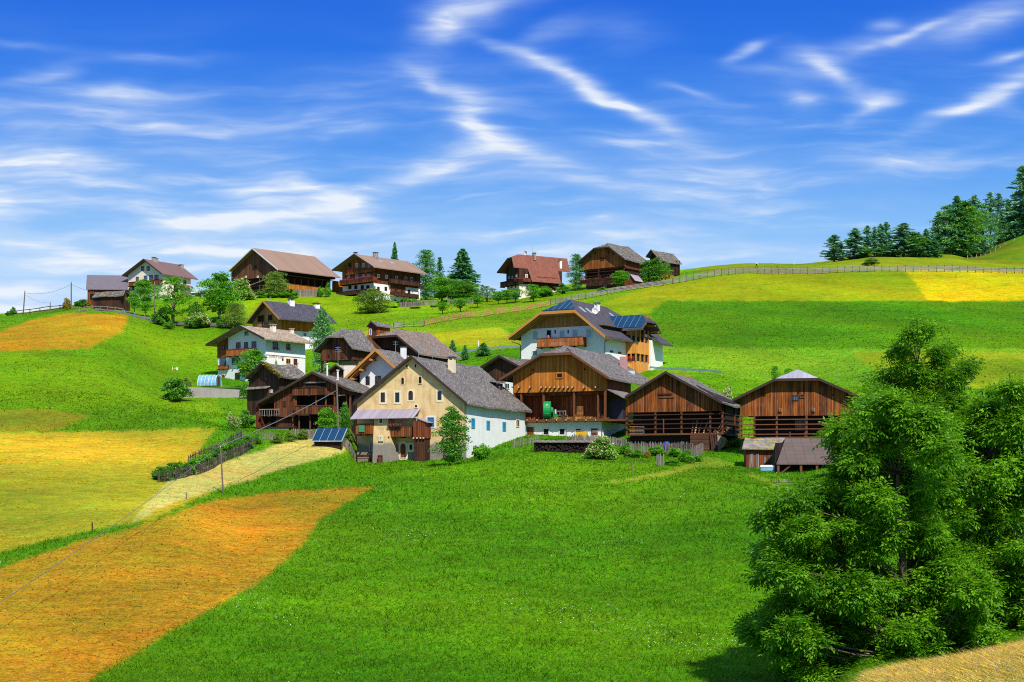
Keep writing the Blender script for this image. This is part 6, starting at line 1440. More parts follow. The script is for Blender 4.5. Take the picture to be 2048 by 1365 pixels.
bigtree('second big ash like tree at the right edge, behind the huge one', 82, [(900,1330),(880,1000),(870,850),(880,700),(900,550),(950,400)],
 [(870,400,50),(950,305,26),(990,310,22),(900,360,40),(970,420,45),(830,450,60),(920,470,60),(1000,500,45),(860,540,65),(950,570,65),(1030,540,36),(1020,610,50),(790,600,55),(880,650,65),(970,680,65),(1045,700,50),(840,740,60),(920,760,65),(1010,800,60),(880,840,60),(960,870,65),(1050,880,50),(900,930,55),(1000,960,60),(1040,1030,50),(960,1000,50),(980,1100,50),(1000,1165,45),(940,1185,36),(1050,1130,50),(1110,650,60),(1110,780,60),(1110,920,60),(1110,1040,60),(760,720,46),(770,640,46),(800,900,50)], 52, fill=[([(820,420),(1000,430),(1100,560),(1100,1100),(960,1160),(860,1050),(760,800),(770,560)], 18)])
bigtree('slender airy tree rising above and behind the huge ash like tree', 88, [(690,1200),(665,500),(655,400),(652,300),(650,200),(640,90)],
 [(640,70,30),(585,100,28),(690,75,24),(570,165,36),(630,150,40),(600,210,36),(550,250,42),(590,280,40),(720,150,32),(770,160,26),(730,210,42),(770,230,40),(720,280,48),(790,285,42),(540,330,44),(600,350,44),(660,330,36),(720,350,48),(790,330,44),(490,305,22),(640,250,24),(690,390,44),(760,390,44),(560,390,40),(510,350,30),(620,420,50),(700,450,50),(560,440,44),(780,440,44)], 53, 'slender_tree', per=150, L=.19, spread=2., mat='ash', back=0, tw=.16, asp=.36)
# bushes around the foot and small shrubs of the gardens
GG = 'bushes in the cottage garden'
for a in [('bush',1252,905,882,17,'left bush of the garden in front of the low hay barn',GG,196), ('olivebush',1258,912,897,16,'pale flowering clump in the garden by the low hay barn',GG,192), ('darkbush',1275,914,898,17,'bluish low plant right of the pale flowering clump',GG,191), ('bush',1312,908,890,22,'green bush against the middle of the picket fence',GG,193), ('bush',1350,912,890,20,'tall leafy bush near the log pen',GG,192), ('yellowbush',1295,911,902,10,'lime coloured clump in the middle of the garden',GG,191),
          ('bush',1372,928,897,22,'big tuft of tall weeds at the garden corner',GG,186),('bush',1345,940,918,22,'weeds around the short fence stub',GG,181), ('bush',1395,915,905,14,'small bush below the log pen',GG,188), ('darkbush',1470,908,876,18,'dark bush in the passage between the two right barns',None,202), ('bush',1690,975,935,40,'bush at the right end of the woodshed',None,172), ('bush',1650,990,962,34,'low bush in front of the woodshed',None,168),
          ('darkbush',322,962,929,26,'dark bush at the pointed lower end of the picket garden',None,None),('darkbush',345,956,923,28,'second dark bush along the picket garden',None,None),('bush',392,940,907,24,'leafy bush at the upper fence of the picket garden',None,None),('bush',412,930,899,24,'bush right of the leafy bush at the upper picket fence',None,None),('darkbush',432,920,891,22,'dark bush beside the thin wooden pole in the picket garden',None,None),('bush',452,912,881,24,'bush between the thin pole and the dark bushes uphill',None,None),('bush',370,950,916,26,'green bush in the middle of the picket garden',None,None),('darkbush',470,903,874,20,'dark bush below the stone base of the timber farmhouse',None,None),('darkbush',495,898,868,20,'darkest bush below the stone base of the timber farmhouse',None,None),('bush',512,890,866,16,'bush at the upper end of the picket garden',None,None),
          ('olivebush',556,887,866,20,'yellowish bush left of the solar rack, lowest of the row',None,None),('olivebush',580,884,864,18,'yellowish bush in the middle of the row by the solar rack',None,None),('olivebush',606,880,860,19,'yellowish bush right before the solar rack',None,None),('olivebush',702,888,860,12,'yellowish bush between the solar rack and the porch',None,None),
          ('bush',787,628,612,14,'left bush of the paling hedge below the inn',None,386),('bush',830,630,614,16,'middle bush of the paling hedge below the inn',None,386),('bush',868,626,609,12,'right bush of the paling hedge below the inn',None,387),
          ('bush',520,598,581,17,'left bush of the hedge below the great barn',None,393),('bush',545,598,582,17,'second bush of the hedge below the great barn',None,393),('bush',570,597,580,17,'third bush of the hedge below the great barn',None,393),('bush',588,597,580,12,'right end bush of the hedge below the great barn',None,393)]: tree(*a[:7], D=a[7])
# ------------------------------------------------------------------ fences
def path(pts, step, D=None):
    P = [gp(a[0], a[2]) if len(a) > 2 else gpy(a[0], a[1], 62) for a in pts]; out = [P[0]]; acc = 0
    for p, q_ in zip(P, P[1:]):
        n = max(1, int(round((q_-p).length/step)))
        for k in range(1, n+1): v = p.lerp(q_, k/n); v.z = float(gz(v.x, v.y)); out.append(v)
    return out
def rail_fence(label, pts, hh=1.15, step=2.4, mat='wood_grey', pmat='beam', rails=3, group='wooden rail fences on the hillside', rw=.16, pw=.15):
    P = path(pts, step); B = P[0]; t = empty('rail_fence', B, label, 'fence', group)
    for p in P:
        v = p-B; a = random.gauss(0, .03); MB().beam((v.x, v.y, v.z-.4), (v.x+a, v.y, v.z+hh*random.uniform(.97, 1.1)), pw).build('post', M[pmat], t)
    for k in range(rails):
        m = MB()
        for p, q_ in zip(P, P[1:]):
            p, q_ = p-B, q_-B; z = hh*(.25+.65*k/max(1, rails-1)); off = Vector((0, -.09, 0)); m.beam(p+off+Vector((0, 0, z+random.gauss(0, .02))), q_+off+Vector((0, 0, z+random.gauss(0, .02))), .05, rw)
        m.build('rail', M[mat], t)
    return t
def picket_fence(label, pts, hh=1.1, mat='wood_grey', gap=.11, w=.07, group='weathered picket fences', irr=.1):
    P = path(pts, 2.); B = P[0]; t = empty('picket_fence', B, label, 'fence', group); m = MB()
    for p, q_ in zip(P, P[1:]):
        n = max(1, int((q_-p).length/(w+gap))); d = (q_-p).normalized(); nr = Vector((d.y, -d.x, 0)).normalized()*.02
        for k in range(n):
            v = p.lerp(q_, k/n); v.z = float(gz(v.x, v.y)); v = v-B; h_ = hh*random.uniform(1-irr, 1+irr); l = Vector((random.gauss(0, .05), random.gauss(0, .03), 0)); s_ = d*w/2; s_.z = 0
            b0 = v+Vector((0, 0, -.1)); b1 = v+l+Vector((0, 0, h_)); tip = b1+Vector((0, 0, .1))
            b = m.pts([b0-s_-nr, b0+s_-nr, b1+s_-nr, tip-nr, b1-s_-nr, b0-s_+nr, b0+s_+nr, b1+s_+nr, tip+nr, b1-s_+nr])
            m.f += [(b, b+1, b+2, b+3, b+4), (b+9, b+8, b+7, b+6, b+5)]+[(b+i, b+(i+1) % 5, b+5+(i+1) % 5, b+5+i) for i in range(5)]
    m.build('pickets', M[mat], t)
    for z in (.3, .8):
        m = MB()
        for p, q_ in zip(P, P[1:]): m.beam(p-B+Vector((0, .05, hh*z)), q_-B+Vector((0, .05, hh*z)), .05, .07)
        m.build('rail', M[mat], t)
    for p in P[::2]: v = p-B; MB().beam((v.x, v.y+.1, v.z-.3), (v.x, v.y+.1, v.z+hh*1.02), .1).build('post', M['wood_grey'], t)
M['wood_fence_tan'] = m_wood('wood_fence_tan', c(170,118,70), c(212,164,110), .3, True, 0, .8); M['wood_fence_yellow'] = m_wood('wood_fence_yellow', c(205,150,60), c(235,190,95), .3, True, 0, .8); M['wood_fence_grey'] = m_wood('wood_fence_grey', c(120,112,110), c(172,162,158), .3, True, .2, .7)
rail_fence('short yellow wooden rail fence left of the timber tower', [(684,664.5,318),(737,656,322)], 1.1, 2.2, 'wood_fence_yellow', 'wood_fence_yellow')
rail_fence('short dark grey rail fence right of the timber tower', [(787,654,326),(848,648,329)], 1.15, 2.2, 'wood_fence_grey', 'beam_dark')
rail_fence('long tan rail fence climbing the meadow toward the red roofed house', [(849,648,329.5),(933,638,342),(1040,622,355),(1100,612,364)], 1.15, 2.3, 'wood_fence_tan', 'wood_fence_tan')
rail_fence('old grey rail fence below the skyline barn', [(1101,612,364.5),(1142,600,371),(1229,588,378),(1290,577,382),(1345,570,384)], 1.2, 2.1, 'wood_fence_grey', 'beam_dark', 4)
rail_fence('long silvery rail fence with dark posts along the top of the right hand fields', [(1346,570,384.2),(1400,564,385),(1500,550,385),(1600,545,386),(1764,540,386.5),(1951,541,387),(2060,543,387),(2200,545,388)], 1.35, 1.62*4, 'wood_fence_grey', 'beam_dark', 4) if 0 else rail_fence('long silvery rail fence with dark posts along the top of the right hand fields', [(1346,570,384.2),(1400,564,385),(1500,550,385),(1600,545,386),(1764,540,386.5),(1951,541,387),(2060,543,387),(2200,545,388)], 1.35, 1.75, 'wood_fence_grey', 'beam_dark', 4)
rail_fence('dark rail fence running up the far left skyline', [(34,628,388),(60,621,389),(100,616,389),(140,610,388)], 1.1, 2.2, 'beam_dark', 'beam_dark', 2)
rail_fence('pale grey rail fence in front of the weathered shed', [(154,624,352),(185,622,351),(215,624,350),(246,627,350)], 1.0, 1.9, 'wood_grey', 'wood_grey', 2)
rail_fence('wire and post fence on the crest of the right hill', [(1935,518,470),(1970,503,485),(2010,490,500),(2048,478,505)], .8, 4.2, 'beam_pale', 'beam_pale', 1, rw=.03, pw=.12)
picket_fence('picket fence on top of the terrace wall beside the greenhouse', [(361,774,263.5),(430,770,264.5),(496,766,266)], 1.0, 'wood_grey', .05, .1)
picket_fence('picket fence along the lower edge of the narrow garden', [(316,966),(350,962),(400,950),(450,925),(512,892)], 1.0, 'wood_fence_dark', gap=.16)
picket_fence('picket fence along the upper edge of the narrow garden', [(377,932),(420,912),(460,890),(484,878)], .95, 'wood_fence_dark', gap=.18)
picket_fence('short broken picket fence below the stone base of the timber farmhouse', [(512,893,201),(532,890,201.5),(548,888,202)], .9, irr=.3)
picket_fence('picket fence above the solar rack along the timber farmhouse', [(584,868,207),(637,866,206),(712,868,203)], 1.0, 'wood_grey', .04, .09)
picket_fence('pointed picket fence at the end of the white side wall', [(1023,889,204),(1050,888,204),(1076,887,204.5)], .9)
picket_fence('close boarded grey fence behind the elder bush', [(1145,892,203.5),(1200,894,203.5),(1253,898,202)], .95, 'wood_grey', .01, .14)
picket_fence('pale picket fence in front of the low hay barn', [(1256,905,197.5),(1310,906,197),(1360,912,196),(1385,918,194.5)], 1.2, 'wood_grey', .08, .09)
picket_fence('picket fence stub standing alone in the tall weeds', [(1314,936,179.5),(1330,937,179.3)], 1.2, 'wood_grey', .06, .12)
picket_fence('short picket fence beside the log pen', [(1382,920,190),(1395,913,192),(1406,908,194)], 1.2)
picket_fence('rustic paling fence in the hedge below the inn', [(800,624,390),(850,622,391),(873,618,392)], 1.2, 'wood_grey', .06, .1)
picket_fence('rustic paling fence under the biggest spruce', [(895,618,395),(940,614,396),(960,612,397)], 1.2, 'wood_grey', .06, .1)
picket_fence('plank fence in front of the great barn', [(588,598,397),(612,598,397),(636,596,397)], 1.6, 'wood_grey', .01, .2)
# terrace wall
def wallrun(name, label, pts, z0, z1, th, mat, cat='wall'):
    P = path(pts, 3.); B = P[0]; m = MB(); N_ = len(P)-1; za_, zb2 = z0, z1
    for i_, (p, q_) in enumerate(zip(P, P[1:])):
        p, q_ = p-B, q_-B; z0, z1 = za_+(zb2-za_)*i_/N_, za_+(zb2-za_)*(i_+1)/N_; m.hexa([(p.x,p.y,p.z-1),(q_.x,q_.y,q_.z-1),(q_.x,q_.y+th,q_.z-1),(p.x,p.y+th,p.z-1),(p.x,p.y,z0),(q_.x,q_.y,z1),(q_.x,q_.y+th,z1),(p.x,p.y+th,z0)])
    return tag(m.build(name, M[mat], None, loc=B), label, cat)
wallrun('terrace_wall', 'grey stone terrace wall below the guesthouse garden', [(357,800,262.5),(430,797,263),(498,792,264.5)], 1.75, 1.3+.0, .5, 'concrete')
# levelled garden behind the terrace wall
tv = [at(x, y, D_) for x, y, D_ in ((352,783,263.2),(430,779,263.6),(505,776,265),(505,771,286),(430,770,286),(352,772,286))]
o_ = npmesh('terrace_ground', [tuple(v) for v in tv]+[(v.x, v.y, v.z-4) for v in tv], faces4=[(0,1,4,5),(1,2,3,4)]+[(i,(i+1)%6,6+(i+1)%6,6+i) for i in range(6)], mat=M['ground'], col=np.repeat(g(104,158,30)[None], 12, 0)); tag(o_, kind='structure')
p = gp(1126, 194.5); o = empty('firewood_stack', p, 'long dark stack of firewood under a board cover by the orange barn', 'firewood', None, 0)
m = MB(); 
for i in range(260): x, z = rng.uniform(-3.2, 3.2), rng.uniform(-.3, 1.05); m.tube([(x, rng.uniform(-.55, -.35), z), (x+rng.normal(0,.03), .4, z)], rng.uniform(.06, .13), 6)
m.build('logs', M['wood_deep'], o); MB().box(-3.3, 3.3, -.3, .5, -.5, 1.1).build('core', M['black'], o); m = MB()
for k in range(22): x = -3.4+6.8*k/22; m.hexa([(x,-.75,1.08),(x+.3,-.75,1.08),(x+.3,.6,1.3),(x,.6,1.3)]+[(x,-.75,1.13+.05*(k%2)),(x+.3,-.75,1.13+.05*(k%2)),(x+.3,.6,1.35+.05*(k%2)),(x,.6,1.35+.05*(k%2))])
m.build('cover_boards', M['wood_grey'], o)
p = gp(1163, 205.4); t_ = empty('work_bench', p, 'grey bench topped with tools and a yellow box behind the elder bush', 'bench'); MB().box(-2., 2.6, -.4, .4, 1.32, 1.4).build('top', M['wood_grey'], t_)
for x in (-1.9, 0, 2.4): MB().box(x, x+.1, -.35, .35, -.4, 1.319).build('leg', M['wood_grey'], t_)
MB().box(-.7, .75, -.41, -.38, .55, 1.25).build('yellow_panel', m_plain('yellow', c(215,170,30), .7, .15), t_)
# ------------------------------------------------------------------ road, guard rails, poles, cables
def road(name, pts, w, dz=.05):
    P = path(pts, 4.); L_ = []; R_ = []
    for i, p in enumerate(P):
        d = (P[min(i+1, len(P)-1)]-P[max(i-1, 0)]); d.z = 0; d.normalize(); n_ = Vector((-d.y, d.x, 0))
        a, b = p+n_*w/2, p-n_*w/2; z = max(gz(a.x, a.y), gz(b.x, b.y), gz(p.x, p.y))+dz; L_.append((a.x, a.y, z)); R_.append((b.x, b.y, z))
    n_ = len(P); V_ = np.array(L_+R_+[(x, y, z-.6) for x, y, z in R_]); f = [(i, n_+i, n_+i+1, i+1) for i in range(n_-1)]+[(n_+i, 2*n_+i, 2*n_+i+1, n_+i+1) for i in range(n_-1)]
    return tag(npmesh(name, V_, faces4=f, mat=M['asphalt']), kind='structure')
road('road', [(200,628,353),(300,636,348),(370,641,345),(450,647,341),(530,652,338)], 3.2)
def guard(label, pts):
    P = path(pts, 4.); B = P[0]; t = empty('guard_rail', B, label, 'guard rail', 'steel guard rails along the lane'); m = MB()
    for p, q_ in zip(P, P[1:]):
        for z in (.55, .7): m.beam(p-B+Vector((0,-.06,z)), q_-B+Vector((0,-.06,z)), .06, .13)
    m.build('beam', M['galv'], t)
    for p in P: v = p-B; MB().box(v.x-.05, v.x+.05, v.y, v.y+.1, v.z-.4, v.z+.78).build('post', M['galv'], t)
guard('steel guard rail between the big hipped barn and the solar chalet', [(885,693,290.5),(960,697,289),(1050,701,286.5)]); guard('steel guard rail ending in the meadow right of the solar chalet', [(1300,743),(1370,748),(1443,753)])
rail_fence('low grey rail along the upper lane', [(250,632,349.5),(310,638,346.5),(372,643,343.5),(420,647,341)], .8, 2.6, 'galv', 'galv', 1)
def pole(px, D, ytop, label, r=.12, lean=0., name='utility_pole'):
    p = gp(px, D); h_ = (HY-ytop)/F*D-p.z; t = empty(name, p, label, 'pole'); MB().tube([(0,0,-.5),(lean,0,h_)],[r,r*.75],8).build('shaft', M['pole_wood'], t)
    MB().tube([(lean,-.1,h_-.25),(lean,-.1,h_-.1)],.05,6).build('insulator', M['frame_white'], t); return p+Vector((lean,0,h_))
p1 = pole(678, 204, 757, 'tall leaning wooden pole in front of the timber farmhouse', .13, -.3); p2 = pole(447, 162, 890, 'thin wooden pole at the upper edge of the orange field', .085, -.3)
p3 = pole(46, 390, 582, 'left utility pole on the far left skyline', .16, .45); p4 = pole(142.5, 386, 564, 'utility pole at the yellow bush on the skyline', .17); pole(100.5, 387, 604, 'short post between the two skyline poles', .12); p5 = pole(309, 347, 565, 'utility pole standing beside the lane in front of the white skyline house', .12)
def wire(label, a, b, sag, r, name='overhead_cable'):
    pts = [a.lerp(b, k/24)-Vector((0,0,sag*4*(k/24)*(1-k/24)))-a for k in range(25)]
    return tag(MB().tube(pts, r, 6).build(name, M['cable'], None, loc=a, smooth=True), label, 'cable')
q1 = p1.copy(); q1.z = (HY-781)/F*204; q1.x += .05
wire('thick grey cable from the leaning pole down to the thin pole', q1, p2-Vector((0,0,.1)), .3, .042)
wire('pale thin cable from the thin pole down across the orange field', p2-Vector((0,0,.1)), at(-150, 1303, 80), .35, .02)
wire('wire between the two skyline poles', p3-Vector((0,0,.5)), p4-Vector((0,0,.6)), .9, .03); wire('wire from the skyline pole past the blue grey roofed barn', p4-Vector((0,0,.6)), p5-Vector((0,0,.5)), 2., .03); wire('wire falling from the left skyline pole to the short post', p3-Vector((0,0,.8)), at(100.5,606,387), .6, .025)
# ------------------------------------------------------------------ greenhouse, solar rack, people, small things
p = at(419, 769, 268.5); t_ = empty('greenhouse', p, 'blue arched foil greenhouse left of the guesthouse', 'greenhouse', None, R(-12)); zz = -.3
prof = [(1.35*math.cos(a), 1.75*math.sin(a)) for a in np.linspace(0, math.pi, 13)]
m = MB(); m.prism([(x, zz+z_) for x, z_ in prof], lambda u, v, z: (v, u, z), -1.5, 1.5); m.build('foil', M['polytunnel'], t_); 
for k in range(6): x = -1.5+3*k/5; MB().tube([(x, 1.38*math.cos(a), zz+1.78*math.sin(a)) for a in np.linspace(0, math.pi, 13)], .035, 5, False).build('hoop', M['frame_white'], t_)
MB().box(1.501, 1.54, -.5, .5, zz, zz+1.5).build('door', M['wood_red'], t_)
p = gp(658, 197.5); t_ = empty('solar_rack', p, 'tilted rack of four blue solar panels beside the beige farmhouse', 'solar panels', None, 0)
w = 3.45; y0, y1 = -.2, 1.7; za, zb_ = .75, 2.25
def sl(x0, x1, dz, m, th=.05, a=0., b_=1.): A = (y0+(y1-y0)*a, za+(zb_-za)*a); B_ = (y0+(y1-y0)*b_, za+(zb_-za)*b_); sh = .45; m.hexa([(x0+sh*a,A[0],A[1]+dz),(x1+sh*a,A[0],A[1]+dz),(x1+sh*b_,B_[0],B_[1]+dz),(x0+sh*b_,B_[0],B_[1]+dz)]+[(x0+sh*a,A[0],A[1]+dz+th),(x1+sh*a,A[0],A[1]+dz+th),(x1+sh*b_,B_[0],B_[1]+dz+th),(x0+sh*b_,B_[0],B_[1]+dz+th)])
for k in range(4): m = MB(); sl(-w/2-.25+w*k/4+.04, -w/2-.25+w*(k+1)/4-.04, 0, m, .06, .02, .98); m.build('panel', M['solar'], t_)
m = MB(); sl(-w/2-.3, w/2-.2, -.08, m, .07); m.build('tray', M['alu'], t_)
MB().box(-w/2, w/2-.3, .2, 1.6, -.8, .66).build('housing', M['wood_deep'], t_)
for x in (-w/2, w/2-.35): MB().box(x, x+.1, -.05, .05, -.6, .74).build('leg', M['metal_dark'], t_)
def person(p, label, rz, shirt, trousers, hh=1.72, hat=None, walk=0.):
    k = hh/1.72; t = empty('person', p, label, 'person', None, rz); t.scale = (k, k, k)
    def skin(name, pts, edges, rad, mat, root=0):
        me = bpy.data.meshes.new(name); me.from_pydata(pts, edges, []); o = bpy.data.objects.new(name, me); link(o, t); me.materials.append(M[mat])
        bm = bmesh.new(); bm.from_mesh(me); ly = bm.verts.layers.skin.verify()
        for v, r_ in zip(bm.verts, rad): v[ly].radius = r_ if hasattr(r_, '__len__') else (r_, r_)
        bm.verts.ensure_lookup_table(); bm.verts[root][ly].use_root = True; bm.to_mesh(me); bm.free()
        o.modifiers.new('skin', 'SKIN'); s_ = o.modifiers.new('sub', 'SUBSURF'); s_.levels = 1; s_.render_levels = 1; return o
    w_ = walk
    pts = [(0,0,.95),(0,0,1.2),(0,0,1.42),(0,-.01,1.5),(0,-.02,1.6),(0,-.01,1.68), (.17,0,1.4),(.23,-.02-w_*.5,1.13),(.22,-.12-w_*.9,.9), (-.17,0,1.4),(-.23,-.02+w_*.5,1.13),(-.22,-.12+w_*.9,.9), (.09,0,.9),(.1,-w_*.7,.5),(.1,-w_*.5,.08),(.1,-w_*.5-.12,.04), (-.09,0,.9),(-.1,w_*.5,.5),(-.1,w_*1.1,.1),(-.1,w_*1.1-.1,.05)]
    ed = [(0,1),(1,2),(2,3),(3,4),(4,5),(2,6),(6,7),(7,8),(2,9),(9,10),(10,11),(0,12),(12,13),(13,14),(14,15),(0,16),(16,17),(17,18),(18,19)]
    skin('body', pts, ed, [.14,.14,.13,.05,.085,.07,.055,.042,.032,.055,.042,.032,.085,.06,.042,.04,.085,.06,.042,.04], 'skin')
    i = [0,1,2,6,7,8,9,10,11]; mp = {a: b for b, a in enumerate(i)}
    skin('shirt', [pts[a] for a in i], [(mp[a], mp[b]) for a, b in ed if a in mp and b in mp], [.16,.155,.145,.07,.058,.045,.07,.058,.045], shirt)
    i = [0,12,13,14,16,17,18]; mp = {a: b for b, a in enumerate(i)}
    skin('trousers', [pts[a] for a in i], [(mp[a], mp[b]) for a, b in ed if a in mp and b in mp], [.155,.1,.075,.058,.1,.075,.058], trousers)
    m = MB(); m.tube([(0,0,1.58),(0,.015,1.66),(0,.01,1.71),(0,0,1.735)], [.098,.1,.07,.01], 10); m.build('hair' if not hat else 'hat', M[hat or 'hair'], t, smooth=True)
    # face
    for x in (-.032, .032): MB().box(x-.012, x+.012, -.108, -.09, 1.615, 1.63).build('eye', M['black'], t)
    MB().hexa([(-.012,-.105,1.585),(.012,-.105,1.585),(.012,-.09,1.585),(-.012,-.09,1.585),(-.006,-.115,1.6),(.006,-.115,1.6),(.006,-.09,1.62),(-.006,-.09,1.62)]).build('nose', M['skin'], t)
    return t
h = chalet; u = h.U(1096.5, -.6); person(h.P(u, -.55, h.Z(692,u,-1.6)+.16), 'person in a red top standing on the long balcony of the solar chalet', -h.th, 'red_cloth', 'navy')
p = gpy(1513, 537, 380); person(p, 'walker in a white top and dark shorts crossing the skyline meadow', R(70), 'white_cloth', 'navy', 1.75, 'white_cloth', .25)
p = gpy(1555.5, 541, 395); tag(MB().tube([(0,0,-.3),(0,0,1.5)],.06,6).build('marker_stake', M['pole_wood'], None, loc=p), 'lone dark stake on the skyline meadow right of the walker', 'stake'); p = gpy(1588, 530, 395); tag(MB().tube([(0,0,-.3),(0,0,1.2)],.06,6).build('marker_stake', M['frame_white'], None, loc=p), 'pale stake on the crest left of the larch wood', 'stake')
p = gpy(345, 741); tag(MB().tube([(0,0,-.2),(0,0,.55)],.06,6).build('marker_stake', M['frame_white'], None, loc=p), 'white peg beside the small white tub on the left green slope', 'stake')
p = gpy(354, 741); t_ = empty('tub', p, 'small white tub lying on the left green slope', 'tub'); MB().tube([(0,0,-.05),(0,0,.42)],[.2,.24],12).build('body', M['frame_white'], t_); MB().tube([(0,0,.421),(0,0,.46)],.25,12).build('rim', M['green_paint'], t_)
p = gpy(349.5, 741); tag(MB().hexa([(-.25,-.15,0),(.25,-.15,0),(.25,.15,0),(-.25,.15,0),(-.14,-.1,.3),(.16,-.1,.34),(.16,.1,.34),(-.14,.1,.3)]).build('sack', m_plain('sack', c(205,165,80), .9, .2), None, loc=p, bevel=.05), 'ochre sack between the white peg and the white tub', 'sack')
p = gpy(184.5, 1066); tag(MB().tube([(0,0,-.2),(0,0,.75)],.05,6).build('field_post', M['beam_dark'], None, loc=p), 'small dark post at the border of the yellow and orange fields', 'post')
p = gpy(373, 999); tag(MB().tube([(0,0,-.2),(0,0,.6)],.05,6).build('field_post', M['wood_grey'], None, loc=p), 'short grey post at the lower edge of the straw coloured strip', 'post')
p = gpy(1264, 943); tag(MB().tube([(0,0,-.2),(0,0,1.)],.06,6).build('field_post', M['pole_wood'], None, loc=p), 'single old post in the grass right of the elder bush', 'post')
p = gpy(1912, 556, 350); tag(MB().tube([(0,0,-.2),(0,0,.7)],.07,6).build('field_post', M['beam_dark'], None, loc=p), 'small dark post in the bright yellow field', 'post')
p = gpy(957, 694); tag(MB().box(-.06,.06,-.05,.05,-.2,1.1).build('road_marker', M['frame_white'], None, loc=p), 'white road marker post above the guard rail', 'road marker')
p = gp(772, 93); t_ = empty('weed', p, 'tall dead dark weed sticking up at the bottom of the meadow', 'plant'); p.z = gz(p.x,p.y)
for k in range(9): a = k*2.4; MB().tube([(0,0,0) if k < 2 else (.02*k,0,.12*k), (.1+.28*math.cos(a), .2*math.sin(a), .35+.11*k)],[.02,.008],5).build('stalk', M['wood_deep'], t_)
# cross and antennas on roofs
def cross(p, label, s_=1.):
    t = empty('roof_cross', p, label, 'cross'); MB().box(-.05*s_,.05*s_,-.05*s_,.05*s_,-.6,1.3*s_).build('upright', M['galv'], t); MB().box(-.4*s_,.4*s_,-.04*s_,.04*s_,.8*s_,.9*s_).build('crossbar', M['galv'], t)
v = big.V(790, big.prof[1][0]); 
antenna(at(837, 703, 246), 1.2, 'television antenna above the beige farmhouse chimney line', 3, 1.1); antenna(at(865, 706, 248), .8, 'second small antenna behind the beige farmhouse ridge', 2, .7)
antenna(at(791, 700, 232), 1.2, 'wooden looking cross shaped mast on the white house with honey eaves', 2, .7); antenna(at(541, 603, 332), .9, 'small metal cross on the slate roofed chalet', 1, .5)
antenna(at(676, 728, 236), 2.4, 'tall thin antenna rising from the tiny hut', 3, .8)
# ------------------------------------------------------------------ camera, sun, sky
SUN_AZ, SUN_EL = R(20), R(48)      # azimuth measured from behind the camera toward the right
sd = Vector((math.sin(SUN_AZ)*math.cos(SUN_EL), -math.cos(SUN_AZ)*math.cos(SUN_EL), math.sin(SUN_EL)))
su = bpy.data.lights.new('sun', 'SUN'); su.energy = 5.0; su.angle = R(.53); su.color = (1., .955, .87)
so = link(bpy.data.objects.new('sun', su)); so.rotation_euler = sd.to_track_quat('Z', 'Y').to_euler()
cam = bpy.data.cameras.new('camera'); cam.sensor_width = 36; cam.lens = 36*F/2048; cam.shift_y = (HY-682.5)/2048; cam.clip_start = .5; cam.clip_end = 20000
co = link(bpy.data.objects.new('camera', cam)); co.rotation_euler = (R(90), 0, 0); sc.camera = co
world = bpy.data.worlds.new('World'); sc.world = world; world.use_nodes = True
t = NT(world.node_tree); bg = t.n['Background']
sky = t.new('ShaderNodeTexSky', sky_type='NISHITA'); sky.sun_disc = False; sky.sun_elevation = SUN_EL; sky.sun_rotation = math.atan2(sd.x, sd.y); sky.altitude = 1500; sky.air_density = 1.; sky.dust_density = .6; sky.ozone_density = 2.
vec = t.new('ShaderNodeTexCoord').outputs['Generated']; x, y, z = t.sep(vec)
SK = 7.3   # background strength is 0.1
def s(r, g_, b): return tuple(v*SK for v in lin((r, g_, b)))
EL = lambda py: (HY-py)/F/math.sqrt(1+((HY-py)/F)**2)
deep = t.ramp(z, [(0., lin((182,218,252))), (EL(560), lin((166,211,253))), (EL(470), lin((134,192,250))), (EL(380), lin((98,166,245))), (EL(250), lin((54,136,238))), (EL(110), lin((22,112,231))), (EL(-10), lin((3,98,224))), (.36, lin((112,166,234))), (1., lin((152,194,242)))])
skyc = t.mix(.93, sky.outputs[0], t.mix(1., deep, (SK, SK, SK), 'MULTIPLY'))
# clouds live on the sky directions: a = azimuth, e = elevation (tangents)
ys = t.m('MAXIMUM', y, .05); a = t.m('DIVIDE', x, ys); e = t.m('DIVIDE', z, ys)
w1 = t.noise(t.xyz(t.m('MULTIPLY', a, 9.), t.m('MULTIPLY', e, 22.), .3), 1., 3, .55, out=1); wr, wg, wb = t.sep(w1)
aw = t.m('ADD', a, t.m('MULTIPLY', t.m('SUBTRACT', wr, .5), .07)); ew = t.m('ADD', e, t.m('MULTIPLY', t.m('SUBTRACT', wg, .5), .022))
fine = t.noise(t.xyz(t.m('MULTIPLY', aw, 15.), t.m('MULTIPLY', ew, 85.), 4.), 1., 4, .5)
veil = t.noise(t.xyz(t.m('MULTIPLY', aw, 5.), t.m('MULTIPLY', ew, 34.), 7.), 1., 4, .5)
veil2 = t.noise(t.xyz(t.m('MULTIPLY', aw, 11.), t.m('MULTIPLY', ew, 90.), 2.), 1., 4, .55)
lowf = t.rng(e, EL(60), EL(350), .0, 1.)
veil3 = t.noise(t.xyz(t.m('MULTIPLY', aw, 2.6), t.m('MULTIPLY', ew, 13.), 11.), 1., 3, .5)
leftf = t.m('MULTIPLY', t.rng(a, -.25, .12, 1., .0), t.rng(e, EL(-10), EL(190), .1, 1.))
cov = t.m('MULTIPLY', t.rng(veil, .34, .74, 0., 1., True), t.m('ADD', t.m('MULTIPLY', lowf, .5), t.m('MULTIPLY', leftf, .36)))
cov = t.m('ADD', cov, t.m('MULTIPLY', t.rng(veil2, .42, .8, 0., 1., True), t.m('MULTIPLY', lowf, .42)))
cov = t.m('ADD', cov, t.m('MULTIPLY', t.rng(veil3, .36, .64, 0., 1., True), t.m('ADD', .02, t.m('MULTIPLY', lowf, .24))))
